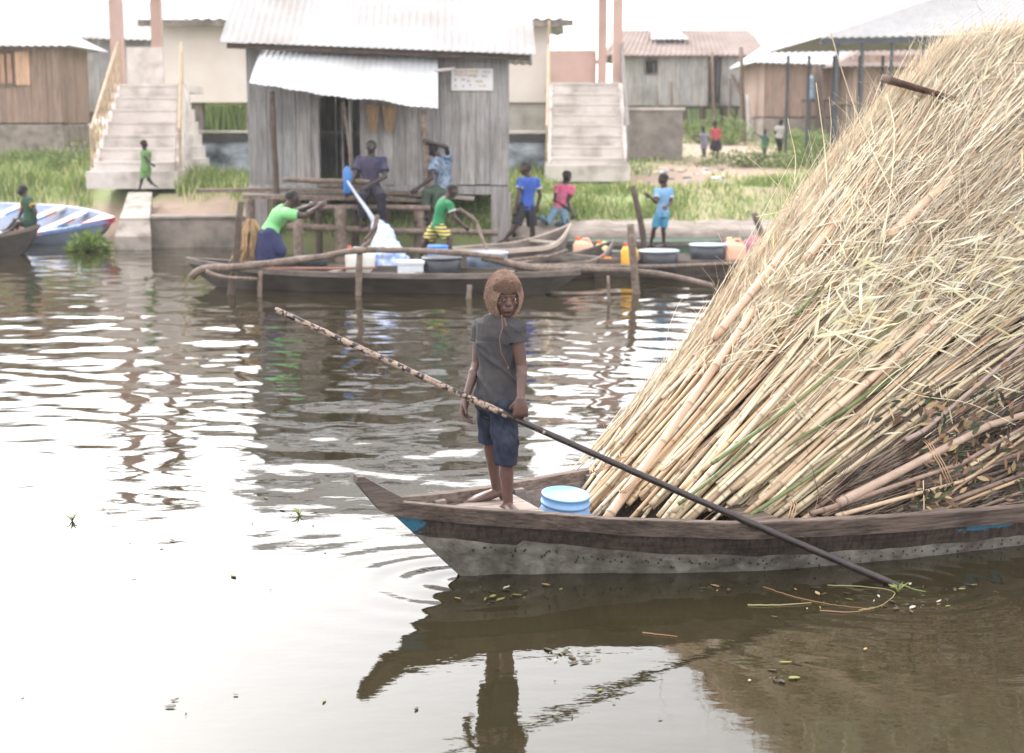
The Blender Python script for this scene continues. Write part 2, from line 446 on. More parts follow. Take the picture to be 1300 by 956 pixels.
# ------------------------------------------------------------------ water
def build_water():
    ys = [3.0]
    while ys[-1] < 34: ys.append(ys[-1] * 1.0043)
    ys = np.array(ys); nr = len(ys); nc = 420
    u = np.linspace(-1, 1, nc)
    X = np.outer(ys * 0.46 + 0.6, u); Y = np.repeat(ys[:, None], nc, 1)
    Z = np.zeros_like(X)
    r = np.random.default_rng(5)
    # wind ripples, stronger with distance from the sheltered foreground
    amp = np.interp(Y, [3, 6.2, 7.8, 9.5, 12, 17, 24, 34], [0.05, 0.12, 0.30, 0.75, 1.0, 0.95, 0.75, 0.6])
    calm = np.clip((X - 0.2) / 1.5, 0, 1) * np.clip((8.3 - Y) / 1.5, 0, 1)
    amp = amp * (1 - 0.3 * calm)
    for k in range(64):
        lam = float(np.exp(r.uniform(np.log(0.17), np.log(1.25))))
        th = r.normal(math.pi / 2 + 0.15, 0.62)
        kx, ky = 2 * math.pi / lam * math.cos(th), 2 * math.pi / lam * math.sin(th)
        slope = 0.0094 * (lam / 0.6) ** 0.15
        A = slope / (2 * math.pi / lam)
        mod = 0.65 + 0.35 * np.sin(X * r.uniform(-0.7, 0.7) + Y * r.uniform(-0.5, 0.5) + r.uniform(0, 6))
        Z += A * mod * np.sin(kx * X + ky * Y + r.uniform(0, 6.28) + 0.6 * np.sin(X * 0.9 + Y * 0.5 + k))
    Z *= amp
    # small wake spreading from the canoe's bow and from the pole
    for (cx, cy, a0, lam) in ((-0.25, 7.0, 0.006, 0.26), (1.965, 6.97, 0.006, 0.16)):
        d = np.sqrt((X - cx) ** 2 + ((Y - cy) * 1.3) ** 2)
        Z += a0 * np.exp(-d * 2.3) * np.cos(2 * math.pi * d / lam)
    V = np.stack([X, Y, Z], -1).reshape(-1, 3)
    idx = np.arange(nr * nc).reshape(nr, nc)
    F = np.stack([idx[:-1, :-1], idx[:-1, 1:], idx[1:, 1:], idx[1:, :-1]], -1).reshape(-1, 4)
    # calm skirt: the lagoon continues on both sides and behind the camera
    L = idx[:, 0]; Rr = idx[:, -1]; n0 = len(V)
    ex = []; f2 = []
    for j in range(nr): ex.append((-150, ys[j], 0))
    for j in range(nr): ex.append((150, ys[j], 0))
    ex += [(-150, -60, 0), (150, -60, 0), (V[idx[0, 0]][0], -60, 0), (V[idx[0, -1]][0], -60, 0)]
    for j in range(nr - 1):
        f2.append((n0 + j, L[j], L[j + 1], n0 + j + 1)); f2.append((Rr[j], n0 + nr + j, n0 + nr + j + 1, Rr[j + 1]))
    q = n0 + 2 * nr
    f2.append((q, q + 2, L[0], n0)); f2.append((q + 3, q + 1, n0 + nr, Rr[0]))
    V = np.concatenate([V, np.array(ex)])
    F = np.concatenate([F, np.array(f2)])
    # front apron between the grid and the area behind the camera
    me = np_mesh(V, F, None, True)
    bm = bmesh.new(); bm.from_mesh(me); bm.verts.ensure_lookup_table()
    bm.faces.new([bm.verts[q + 2], bm.verts[q + 3]] + [bm.verts[int(i)] for i in idx[0, ::-1]])
    bmesh.ops.recalc_face_normals(bm, faces=bm.faces); bm.to_mesh(me); bm.free()
    return me
m = bpy.data.materials.new('water'); m.use_nodes = True; MATS['water'] = m
N, L = m.node_tree.nodes, m.node_tree.links; b = N['Principled BSDF']
b.inputs['Base Color'].default_value = (0.023, 0.0185, 0.0088, 1)
b.inputs['Roughness'].default_value = 0.02; b.inputs['IOR'].default_value = 1.5
tc = N.new('ShaderNodeTexCoord'); mp = N.new('ShaderNodeMapping'); mp.inputs['Scale'].default_value = (1.5, 3.0, 1)
n1 = N.new('ShaderNodeTexNoise'); n1.inputs['Scale'].default_value = 2.2; n1.inputs['Detail'].default_value = 4
bp = N.new('ShaderNodeBump'); bp.inputs['Distance'].default_value = 0.004; bp.inputs['Strength'].default_value = 0.5
L.new(tc.outputs['Object'], mp.inputs[0]); L.new(mp.outputs[0], n1.inputs['Vector'])
L.new(n1.outputs['Fac'], bp.inputs['Height']); L.new(bp.outputs[0], b.inputs['Normal'])
w = obj('water', build_water(), m); struct(w, 'brown lagoon water, calm in front and rippled towards the bank')

# ------------------------------------------------------------------ building helpers
def tint(c, v=0.12):
    k = 1 + rnd.uniform(-v, v); w = rnd.uniform(-0.03, 0.03)
    return (c[0] * k * (1 + w), c[1] * k, c[2] * k * (1 - w))
def board_wall(mb, a, b, z0, z1, bw=0.28, th=0.03, ztop2=None, gaps=0.008, v=0.14, z0b=None):
    """vertical boards from a to b (xy points); top may slope from z1 to ztop2"""
    a, b = Vector((a[0], a[1], 0)), Vector((b[0], b[1], 0)); Lh = (b - a).length; d = (b - a).normalized(); nrm = Vector((d.y, -d.x, 0))
    x = 0.0; ztop2 = z1 if ztop2 is None else ztop2
    while x < Lh - 0.01:
        w = min(bw * rnd.uniform(0.8, 1.2), Lh - x)
        if Lh - x - w < bw * 0.3: w = Lh - x
        t = (x + w / 2) / Lh; zt = z1 + (ztop2 - z1) * t
        mb.cur = tint((1, 1, 1), v)
        c = a + d * (x + w / 2) + nrm * rnd.uniform(-0.006, 0.006)
        rot = Matrix(((d.x, nrm.x, 0), (d.y, nrm.y, 0), (0, 0, 1)))
        zb = z0 + rnd.uniform(-0.02, 0.015)
        mb.box((c.x, c.y, (zb + zt) / 2), (w - gaps, th, zt - zb), rot)
        x += w
    mb.cur = (1, 1, 1)
def corrugated(mb, p00, p10, p11, p01, pitch=0.09, amp=0.012, rows=6, sag=0.0, thick=0.004, rag=0.0):
    """sheet with ridges running from edge p00-p10 (eave) to p01-p11 (ridge)"""
    p00, p10, p11, p01 = map(Vector, (p00, p10, p11, p01))
    Lh = (p10 - p00).length; n = max(8, int(Lh / pitch * 4))
    nr = (p10 - p00).cross(p01 - p00).normalized()
    if nr.z < 0: nr = -nr
    rowids = []
    for side in (0, 1):
        for j in range(rows + 1):
            v = j / rows; row = []
            for i in range(n + 1):
                u = i / n
                e0 = p00.lerp(p10, u); e1 = p01.lerp(p11, u); p = e0.lerp(e1, v)
                p = p + nr * (amp * math.cos(2 * math.pi * u * Lh / pitch) - thick * side) - Vector((0, 0, sag * math.sin(math.pi * v) * (0.6 + 0.4 * math.sin(u * 5))))
                if rag and j == 0: p += (e0 - e1).normalized() * rag * (mnoise.noise(Vector((u * Lh * 1.1, 2.2, 0))) + 0.5 * mnoise.noise(Vector((u * Lh * 3.1, 4.2, 0))))
                row.append(mb.vert(p))
            rowids.append(row)
    R1 = rows + 1
    for s in (0, 1):
        for j in range(rows):
            for i in range(n):
                a = rowids[s * R1 + j]; c = rowids[s * R1 + j + 1]
                q = (a[i], a[i + 1], c[i + 1], c[i])
                mb.face(q if s == 0 else q[::-1])
    for j in range(rows):
        mb.face((rowids[j][0], rowids[j + 1][0], rowids[R1 + j + 1][0], rowids[R1 + j][0]))
        mb.face((rowids[j][n], rowids[R1 + j][n], rowids[R1 + j + 1][n], rowids[j + 1][n]))
    for i in range(n):
        mb.face((rowids[0][i], rowids[R1][i], rowids[R1][i + 1], rowids[0][i + 1]))
        mb.face((rowids[rows][i], rowids[rows][i + 1], rowids[2 * R1 - 1][i + 1], rowids[2 * R1 - 1][i]))
def crooked(a, b, r0, r1, k=7, wob=0.03, bend=(0, 0, 0), n=7, mb=None, seed=None):
    """a natural stick as a tube"""
    a, b, bend = Vector(a), Vector(b), Vector(bend); mb = mb or MB(); mb.sm = True
    Lh = (b - a).length; q = rnd.uniform(0, 50); pts = []; rad = []
    for i in range(k + 1):
        t = i / k
        o = Vector((mnoise.noise(Vector((q, t * 2.5, 0))), mnoise.noise(Vector((q + 9, t * 2.5, 0))), mnoise.noise(Vector((q + 19, t * 2.5, 0))))) * wob * Lh * 0.5 * math.sin(math.pi * min(1, t * 1.0) if 0 < t < 1 else 0)
        pts.append(a.lerp(b, t) + o + bend * math.sin(math.pi * t)); rad.append((r0 + (r1 - r0) * t) * (1 + rnd.uniform(-0.1, 0.1)))
    mb.tube(pts, rad, n, wob=0.08)
    return mb

# ------------------------------------------------------------------ stilt hut on the bank
HY = 26.0
hut = thing('stilt_hut', 'grey wooden stilt hut with white tin awning standing over the bank, centre of the village', 'hut', (-2.4, HY + 1.6, 0.3))
hxl, hxr = XA(317, HY), XA(646, HY)
z_floor, z_eave = ZA(236, HY), ZA(60, HY)
hd = 3.4
dl, dr = XA(407, HY), XA(458, HY)
mb = MB()
board_wall(mb, (hxl, HY), (XA(341, HY), HY), z_floor - 0.02, z_eave, 0.36)
board_wall(mb, (XA(341, HY), HY), (dl, HY), z_floor + 0.02, z_eave, 0.30)
board_wall(mb, (dr, HY), (XA(560, HY), HY), z_floor + 0.02, z_eave, 0.22)
board_wall(mb, (XA(560, HY), HY), (hxr, HY), z_floor + 0.02, z_eave, 0.30)
board_wall(mb, (dl, HY), (dr, HY), ZA(124, HY) + 0.25, z_eave, 0.3)
obj('front_wall', mb, M_wood_grey, hut)
mb = MB(); board_wall(mb, (hxl + 0.02, HY + hd), (hxl + 0.02, HY + 0.03), z_floor, z_eave, 0.3); obj('side_wall', mb, M_wood_grey, hut)
mb = MB(); board_wall(mb, (hxr - 0.02, HY + 0.03), (hxr - 0.02, HY + hd), z_floor, z_eave, 0.3); obj('side_wall', mb, M_wood_grey, hut)
mb = MB(); board_wall(mb, (hxr, HY + hd), (hxl, HY + hd), z_floor, z_eave, 0.3); obj('back_wall', mb, M_wood_grey, hut)
mb = MB(); mb.box(((hxl + hxr) / 2, HY + hd / 2, z_floor - 0.03), (hxr - hxl - 0.06, hd - 0.08, 0.05)); obj('floor_deck', mb, M_pole_dark, hut)
mb = MB(); mb.beam((hxl, HY - 0.05, z_floor - 0.05), (hxr, HY - 0.05, z_floor - 0.08), 0.07, 0.15); obj('floor_beam', mb, M_wood_grey, hut)
for (px, pb, w) in ((326, 300, 0.40), (636, 300, 0.36)):
    X = XA(px, HY); z0 = -0.35
    mb = MB(); mb.cur = (1.02, 0.98, 0.95)
    mb.box((X, HY - 0.0, (z0 + z_floor - 0.12) / 2), (w, 0.16, z_floor - 0.12 - z0)); obj('stilt', mb, M_wood_grey, hut)
for px in (345, 470, 590, 618):
    X = XA(px, HY + 1.4); mb = MB(); mb.cur = (0.8, 0.7, 0.66)
    mb.box((X, HY + 1.5, (z_floor + 0.1) / 2), (0.26, 0.18, z_floor - 0.1)); obj('stilt', mb, M_wood_grey, hut)
# a mullion and a few shelves inside the dark doorway
mb = MB(); mb.box((XA(446, HY), HY + 0.0, z_floor + 1.0), (0.05, 0.06, 2.1)); mb.box((XA(433, HY), HY + 0.4, z_floor + 1.0), (0.04, 0.04, 2.0))
mb.box((XA(430, HY), HY + 0.9, z_floor + 0.95), (0.9, 0.3, 0.04)); obj('door_frame', mb, M_wood_grey, hut)
mb = MB(); mb.box((XA(432, HY), HY - 0.06, z_floor + 0.02), (0.8, 0.22, 0.06)); obj('door_sill', mb, M_pole, hut)
# main roof: front and back slope
el, er = P(279, 53, HY - 0.55), P(680, 69, HY - 0.55)
rz = el.z + 1.75; ry = HY + hd / 2
mb = MB(); corrugated(mb, el, er, (er.x - 0.12, ry, rz - 0.1), (el.x + 0.12, ry, rz), 0.13, 0.012, 6); obj('roof', mb, M_tin, hut)
mb = MB(); corrugated(mb, (el.x, HY + hd + 0.5, el.z), (er.x, HY + hd + 0.5, er.z), (er.x - 0.12, ry + 0.01, rz - 0.1), (el.x + 0.12, ry + 0.01, rz), 0.16, 0.022, 6); obj('roof', mb, M_tin, hut)
mb = MB(); mb.beam((el.x + 0.1, HY - 0.42, el.z - 0.06), (er.x - 0.1, HY - 0.42, er.z - 0.06), 0.05, 0.09); obj('rafter_beam', mb, M_pole_dark, hut)
# gables
for X in (hxl + 0.02, hxr - 0.02):
    mb = MB(); zz = z_eave - 0.03
    mb.loft([[Vector((X + e, HY, zz)), Vector((X + e, HY + hd, zz)), Vector((X + e, ry, rz - 0.22))] for e in (-0.015, 0.015)])
    obj('gable_wall', mb, M_wood_grey, hut)
# awning sheet on two crooked poles
mb = MB()
a0, a1 = P(316, 106, 24.7), P(556, 138, 24.7); a2, a3 = P(556, 70, 25.93), P(334, 62, 25.93)
corrugated(mb, a0, a1, a2, a3, 0.11, 0.009, 6, sag=-0.09, rag=0.10)
obj('awning', mb, M_tin_white, hut)
obj('awning_pole', crooked(P(345, 116, 24.9), P(352, 252, 25.1) - Vector((0, 0, 0.7)), 0.055, 0.06, 8, 0.02), M_pole_dark, hut)
obj('awning_pole', crooked(P(537, 140, 24.85), P(548, 272, 24.9) - Vector((0, 0, 0.5)), 0.065, 0.085, 8, 0.02), M_pole, hut)
obj('awning_rod', crooked(P(552, 90, 25.5), P(578, 87, 25.8), 0.025, 0.03, 3, 0.02), M_conc, hut)
# faded notice board with illegible coloured lines
sg = thing('notice_board', 'faded white painted notice nailed high on the grey hut wall, right of the awning', 'sign', P(600, 116, HY - 0.06))
mb = MB(); s0, s1 = P(573, 115, HY - 0.05), P(626, 87, HY - 0.05)
mb.box(((s0.x + s1.x) / 2, HY - 0.04, (s0.z + s1.z) / 2), (s1.x - s0.x, 0.03, s1.z - s0.z)); obj('panel', mb, mat('notice_white', srgb(222, 220, 218), srgb(205, 202, 200), 0.7, (2, 2, 2)), sg)
def stroke_rows(rows, m, nm):
    mb = MB()
    for (x0, x1, y) in rows:
        x = x0
        while x < x1:
            w = rnd.uniform(0.9, 2.2); p0 = P(x, y, HY - 0.058); p1 = P(min(x + w, x1), y, HY - 0.058)
            mb.box(((p0.x + p1.x) / 2, HY - 0.058, p0.z + rnd.uniform(-0.006, 0.006)), (p1.x - p0.x, 0.006, rnd.uniform(0.03, 0.055))); x += w + rnd.uniform(0.4, 1.2)
    obj(nm, mb, m, sg)
stroke_rows([(590, 607, 90.5), (594, 600, 96.5), (603, 613, 103)], mat('notice_olive', srgb(196, 186, 130), None, 0.8), 'lettering')
stroke_rows([(576, 589, 91), (577, 606, 95), (608, 617, 109)], mat('notice_pink', srgb(214, 186, 172), None, 0.8), 'lettering')
stroke_rows([(613, 622, 91.5), (601, 605, 97), (612, 618, 97), (577, 580, 101), (586, 591, 101), (593, 597, 103), (577, 580, 109), (587, 590, 109), (596, 599, 108)], mat('notice_grey', srgb(176, 170, 172), None, 0.8), 'lettering')
# two woven fish traps hanging by the door
for (px, py, lab) in ((473, 134, 'left one of two tan woven raffia cones hanging beside the hut doorway'), (494, 134, 'right one of two tan woven raffia cones hanging beside the hut doorway')):
    c = P(px, py, HY - 0.14); mb = MB()
    for i in range(150):
        a = rnd.uniform(0, 6.28); r = rnd.uniform(0.02, 0.13)
        p0 = c + Vector((r * math.cos(a), 0.05 * math.sin(a), rnd.uniform(-0.03, 0.02)))
        p1 = c + Vector((r * 0.25 * math.cos(a) + rnd.uniform(-0.02, 0.02), 0.02 * math.sin(a), -rnd.uniform(0.25, 0.5)))
        mb.tube([p0, p0.lerp(p1, 0.5) + Vector((0.02 * math.cos(a), 0, 0)), p1], [0.009, 0.008, 0.003], 4)
    o = obj('woven_cone', mb, mat('raffia', srgb(190, 160, 125), srgb(150, 122, 92), 0.9, (20, 20, 5)), base=c); tag(o, lab, 'basket', 'woven cones hanging by the doorway')

# ------------------------------------------------------------------ rough pole jetty in front of the hut
jt = thing('pole_jetty', 'rough jetty of grey poles and planks under the awning of the hut', 'jetty', (-2.6, 24.4, 0))
def plank(nm, a, b, w=0.14, h=0.05, m=M_pole, parent=jt):
    mb = MB(); mb.beam(a, b, w, h); return obj(nm, mb, m, parent)
plank('plank', P(310, 249, 24.6), P(498, 252, 24.6), 0.35, 0.07)
plank('plank', P(314, 240, 25.3), P(560, 246, 25.3), 0.3, 0.06)
plank('plank', P(250, 242, 25.4), P(345, 241, 25.4), 0.18, 0.06)
plank('plank', P(430, 250, 25.0), P(545, 254, 25.0), 0.5, 0.06)
plank('plank', P(520, 246, 24.9), P(602, 252, 24.9), 0.3, 0.05, M_conc_dark)
for (a, b, r) in (((382, 263), (546, 264), 0.05), ((360, 228), (470, 231), 0.045), ((365, 288), (560, 295), 0.06), ((540, 292), (632, 296), 0.05)):
    obj('cross_pole', crooked(P(*a, 24.3), P(*b, 24.3), r, r, 6, 0.02), M_pole, jt)
for (px, pt, Y, w, m) in ((378, 274, 24.0, 0.09, M_pole), (433, 262, 24.3, 0.11, M_pole), (450, 255, 25.2, 0.07, M_pole_dark), (489, 258, 24.9, 0.08, M_pole_dark), (532, 262, 24.6, 0.1, M_pole), (318, 250, 25.0, 0.08, M_pole), (404, 250, 25.3, 0.06, M_pole_dark)):
    t = P(px, pt, Y); obj('post', crooked(t, (t.x, t.y, -0.5), w, w * 1.1, 4, 0.015), m, jt)
for (a, b, m) in (((388, 128), (420, 208), M_pole), ((333, 243), (348, 232), M_pole)):
    pass
o = obj('leaning_stick', crooked(P(436, 130, 25.2), P(447, 215, 25.0), 0.03, 0.025, 6, 0.02), M_pole, base=P(447, 215, 25.0)); tag(o, 'thin stick leaning in front of the dark doorway of the hut', 'stick')

# ------------------------------------------------------------------ concrete stairs with railings
def stairs(label, pxl0, pxr0, pxl1, pxr1, y0, y1, Y0, Y1, n, rail, panel, pillars):
    b0, b1 = P(pxl0, y0, Y0), P(pxr0, y0, Y0); t0, t1 = P(pxl1, y1, Y1), P(pxr1, y1, Y1)
    root = thing('concrete_stairs', label, 'stairs', ((b0.x + b1.x) / 2, Y0, b0.z))
    mb = MB()
    for i in range(n):
        f = i / (n - 1); f2 = (i + 1) / (n - 1)
        xl = b0.x + (t0.x - b0.x) * f; xr = b1.x + (t1.x - b1.x) * f
        yy = Y0 + (Y1 - Y0) * f; zz = b0.z + (t0.z - b0.z) * f
        zt = b0.z + (t0.z - b0.z) * min(1, f2) if i < n - 1 else t0.z + 0.02
        mb.box(((xl + xr) / 2, (yy + Y1 + 0.6) / 2, (zz + zt) / 2 + 0.0), (xr - xl, Y1 + 0.6 - yy, zt - zz + 0.004))
        mb.box(((xl + xr) / 2, yy + 0.02, zt - 0.02), (xr - xl + 0.02, 0.08, 0.045))
    obj('steps', mb, M_conc, root)
    mb = MB(); mb.box(((b0.x + b1.x) / 2, Y0 + 0.3, b0.z - 0.1), (b1.x - b0.x + 0.25, 1.2, 0.36)); obj('base_slab', mb, M_conc, root)
    # stringers down to the ground
    mb = MB()
    for bb, tt, s in ((b0, t0, -1), (b1, t1, 1)):
        x0, x1 = bb.x + s * 0.07, tt.x + s * 0.07
        for e in (0,):
            a = [Vector((x0, Y0 + 0.05, bb.z - 0.3)), Vector((x0, Y0 + 0.05, bb.z + 0.12)), Vector((x1, Y1, tt.z + 0.02)), Vector((x1, Y1 + 0.6, tt.z + 0.02)), Vector((x1, Y1 + 0.6, bb.z - 0.3))]
            mb.loft([[p + Vector((-0.06, 0, 0)) for p in a], [p + Vector((0.06, 0, 0)) for p in a]])
    obj('stringer', mb, M_conc, root)
    mb = MB()
    # landing with its parapet
    l0, l1 = P(panel[0], panel[3], Y1 + 1.9), P(panel[1], panel[2], Y1 + 1.9)
    mb.box(((l0.x + l1.x) / 2, Y1 + 1.9, (l0.z + l1.z) / 2), (l1.x - l0.x, 0.12, l1.z - l0.z)); obj('parapet', mb, M_pink_pillar if rail == 'thin' else M_conc, root)
    mb = MB(); mb.box(((t0.x + t1.x) / 2, Y1 + 1.3, t0.z - 0.08), (t1.x - t0.x + 0.3, 1.5, 0.16)); obj('landing_slab', mb, M_conc, root)
    for (px, pb, w, Y) in pillars:
        z1 = ZA(-60, Y); zb = ZA(pb, Y); mb = MB(); mb.box((XA(px, Y), Y, (z1 + 0.6) / 2), (w, w, z1 - 0.6)); obj('pillar', mb, M_pink_pillar, root)
    X0 = XA(pillars[0][0], pillars[0][3]); X1 = XA(pillars[-1][0], pillars[-1][3])
    mb = MB(); mb.box(((X0 + X1) / 2, Y1 + 1.2, ZA(-60, Y1 + 1) + 0.15), (abs(X1 - X0) + 1.4, 2.6, 0.3)); obj('porch_roof', mb, M_conc, root)
    # railings
    for bb, tt, s in ((b0, t0, -1), (b1, t1, 1)):
        r = thing_part = MB()
        hgt = 0.95; n_p = 9
        A = Vector((bb.x + s * 0.1, Y0 + 0.1, bb.z)); B = Vector((tt.x + s * 0.1, Y1, tt.z))
        if rail == 'lattice':
            r.tube([A + Vector((0, 0, hgt)), B + Vector((0, 0, hgt))], 0.035, 6)
            r.tube([A + Vector((0, 0, 0.25)), B + Vector((0, 0, 0.25))], 0.02, 6)
            for i in range(n_p + 1):
                p = A.lerp(B, i / n_p); r.tube([p, p + Vector((0, 0, hgt))], 0.03 if i in (0, n_p) else 0.016, 6)
                if i < n_p:
                    q = A.lerp(B, (i + 1) / n_p)
                    r.tube([p + Vector((0, 0, 0.25)), q + Vector((0, 0, hgt))], 0.012, 5); r.tube([p + Vector((0, 0, hgt)), q + Vector((0, 0, 0.25))], 0.012, 5)
        else:
            for hh in (hgt, 0.5): r.tube([A + Vector((0, 0, hh)), B + Vector((0, 0, hh))], 0.03, 6)
            for i in (0, 4, 9):
                p = A.lerp(B, i / n_p); r.tube([p, p + Vector((0, 0, hgt))], 0.03, 6)
            if s < 0: r.tube([B, B + Vector((0, 0, 1.5))], 0.035, 6)
        obj('railing', r, M_rail if s < 0 or rail == 'lattice' else mat('grey_rail', srgb(120, 112, 108), None, 0.6), root)
    return root
stairs('pale concrete steps with ochre lattice railings between two pink pillars, left of the hut', 122, 222, 157, 226, 222, 108, 30.3, 33.2, 8, 'lattice',
       (163, 206, 60, 108), [(156, 108, 0.26, 33.5), (206, 75, 0.24, 35.3)])
stairs('pale concrete steps with thin railings and a pink landing wall, right of the hut', 700, 792, 702, 784, 214, 106, 32.3, 35.4, 9, 'thin',
       (697, 757, 64, 106), [(782, 108, 0.24, 35.6), (763, 100, 0.22, 37.2)])

# ------------------------------------------------------------------ big plastered building on stilts behind the hut
BY = 38.0
bd = thing('plastered_building', 'long cream plastered building raised behind the hut and the two stairs', 'building', (-3.5, BY + 2.5, 1.2))
bl, br = XA(206, BY), XA(697, BY)
mb = MB(); zb, zt = ZA(130, BY), ZA(30, BY)
mb.box(((bl + br) / 2, BY + 2.5, (zb + zt) / 2), (br - bl, 5, zt - zb)); obj('wall', mb, M_plaster, bd)
mb = MB(); x0 = XA(640, BY); mb.box(((x0 + br) / 2 - 0.02, BY + 2.3, (ZA(168, BY) + zb) / 2 - 0.4), (br - x0 - 0.05, 4.4, zb - ZA(168, BY) + 0.8 - 0.01)); obj('base_wall', mb, M_plaster_grey, bd)
for px in (250, 320, 400, 480, 560):
    mb = MB(); mb.box((XA(px, BY), BY + 0.4, 1.0 + (zb - 1.0) / 2), (0.3, 0.3, zb - 1.0 - 0.01)); obj('stilt', mb, M_conc_dark, bd)
# roof with shallow slope, the verge shows at the right
e0 = P(728, 24, BY - 0.8)
mb = MB(); corrugated(mb, (bl - 0.3, BY - 0.8, e0.z), (e0.x, BY - 0.8, e0.z), (e0.x - 0.2, BY + 2.5, e0.z + 0.75), (bl - 0.1, BY + 2.5, e0.z + 0.75), 0.3, 0.03, 3); obj('roof', mb, mat('dull_tin', srgb(160, 162, 166), srgb(140, 142, 146), 0.5), bd)
mb = MB(); corrugated(mb, (bl - 0.3, BY + 5.8, e0.z), (e0.x, BY + 5.8, e0.z), (e0.x - 0.2, BY + 2.51, e0.z + 0.75), (bl - 0.1, BY + 2.51, e0.z + 0.75), 0.3, 0.03, 3); obj('roof', mb, MATS['dull_tin'], bd)
mb = MB(); mb.beam((bl - 0.3, BY - 0.75, e0.z - 0.1), (e0.x, BY - 0.75, e0.z - 0.1), 0.05, 0.16); obj('fascia', mb, M_conc_dark, bd)
# dark canal wall with pale cap
CY = 34.4
cw = thing('canal_wall', 'low black and white stained wall with a pale cap running behind the hut', 'wall', (XA(460, CY), CY, 1.1))
c0, c1 = XA(236, CY), XA(694, CY)
mb = MB(); z1, z2 = ZA(180, CY), 0.9; mb.box(((c0 + c1) / 2, CY, (z1 + z2) / 2), (c1 - c0, 0.25, z1 - z2)); obj('wall_face', mb, mat('stained_wall', srgb(176, 184, 194), srgb(60, 66, 74), 0.9, (1.6, 1.6, 3.2)), cw)
mb = MB(); z1, z2 = ZA(170, CY), ZA(180, CY) + 0.002; mb.box(((c0 + c1) / 2, CY - 0.02, (z1 + z2) / 2), (c1 - c0, 0.3, z1 - z2)); obj('tar_band', mb, mat('tar', srgb(48, 46, 48), srgb(64, 60, 60), 0.7), cw)
mb = MB(); z1 = ZA(168, CY); mb.box(((c0 + c1) / 2, CY - 0.02, z1 + 0.02), (c1 - c0, 0.36, 0.05)); obj('cap', mb, M_conc, cw)

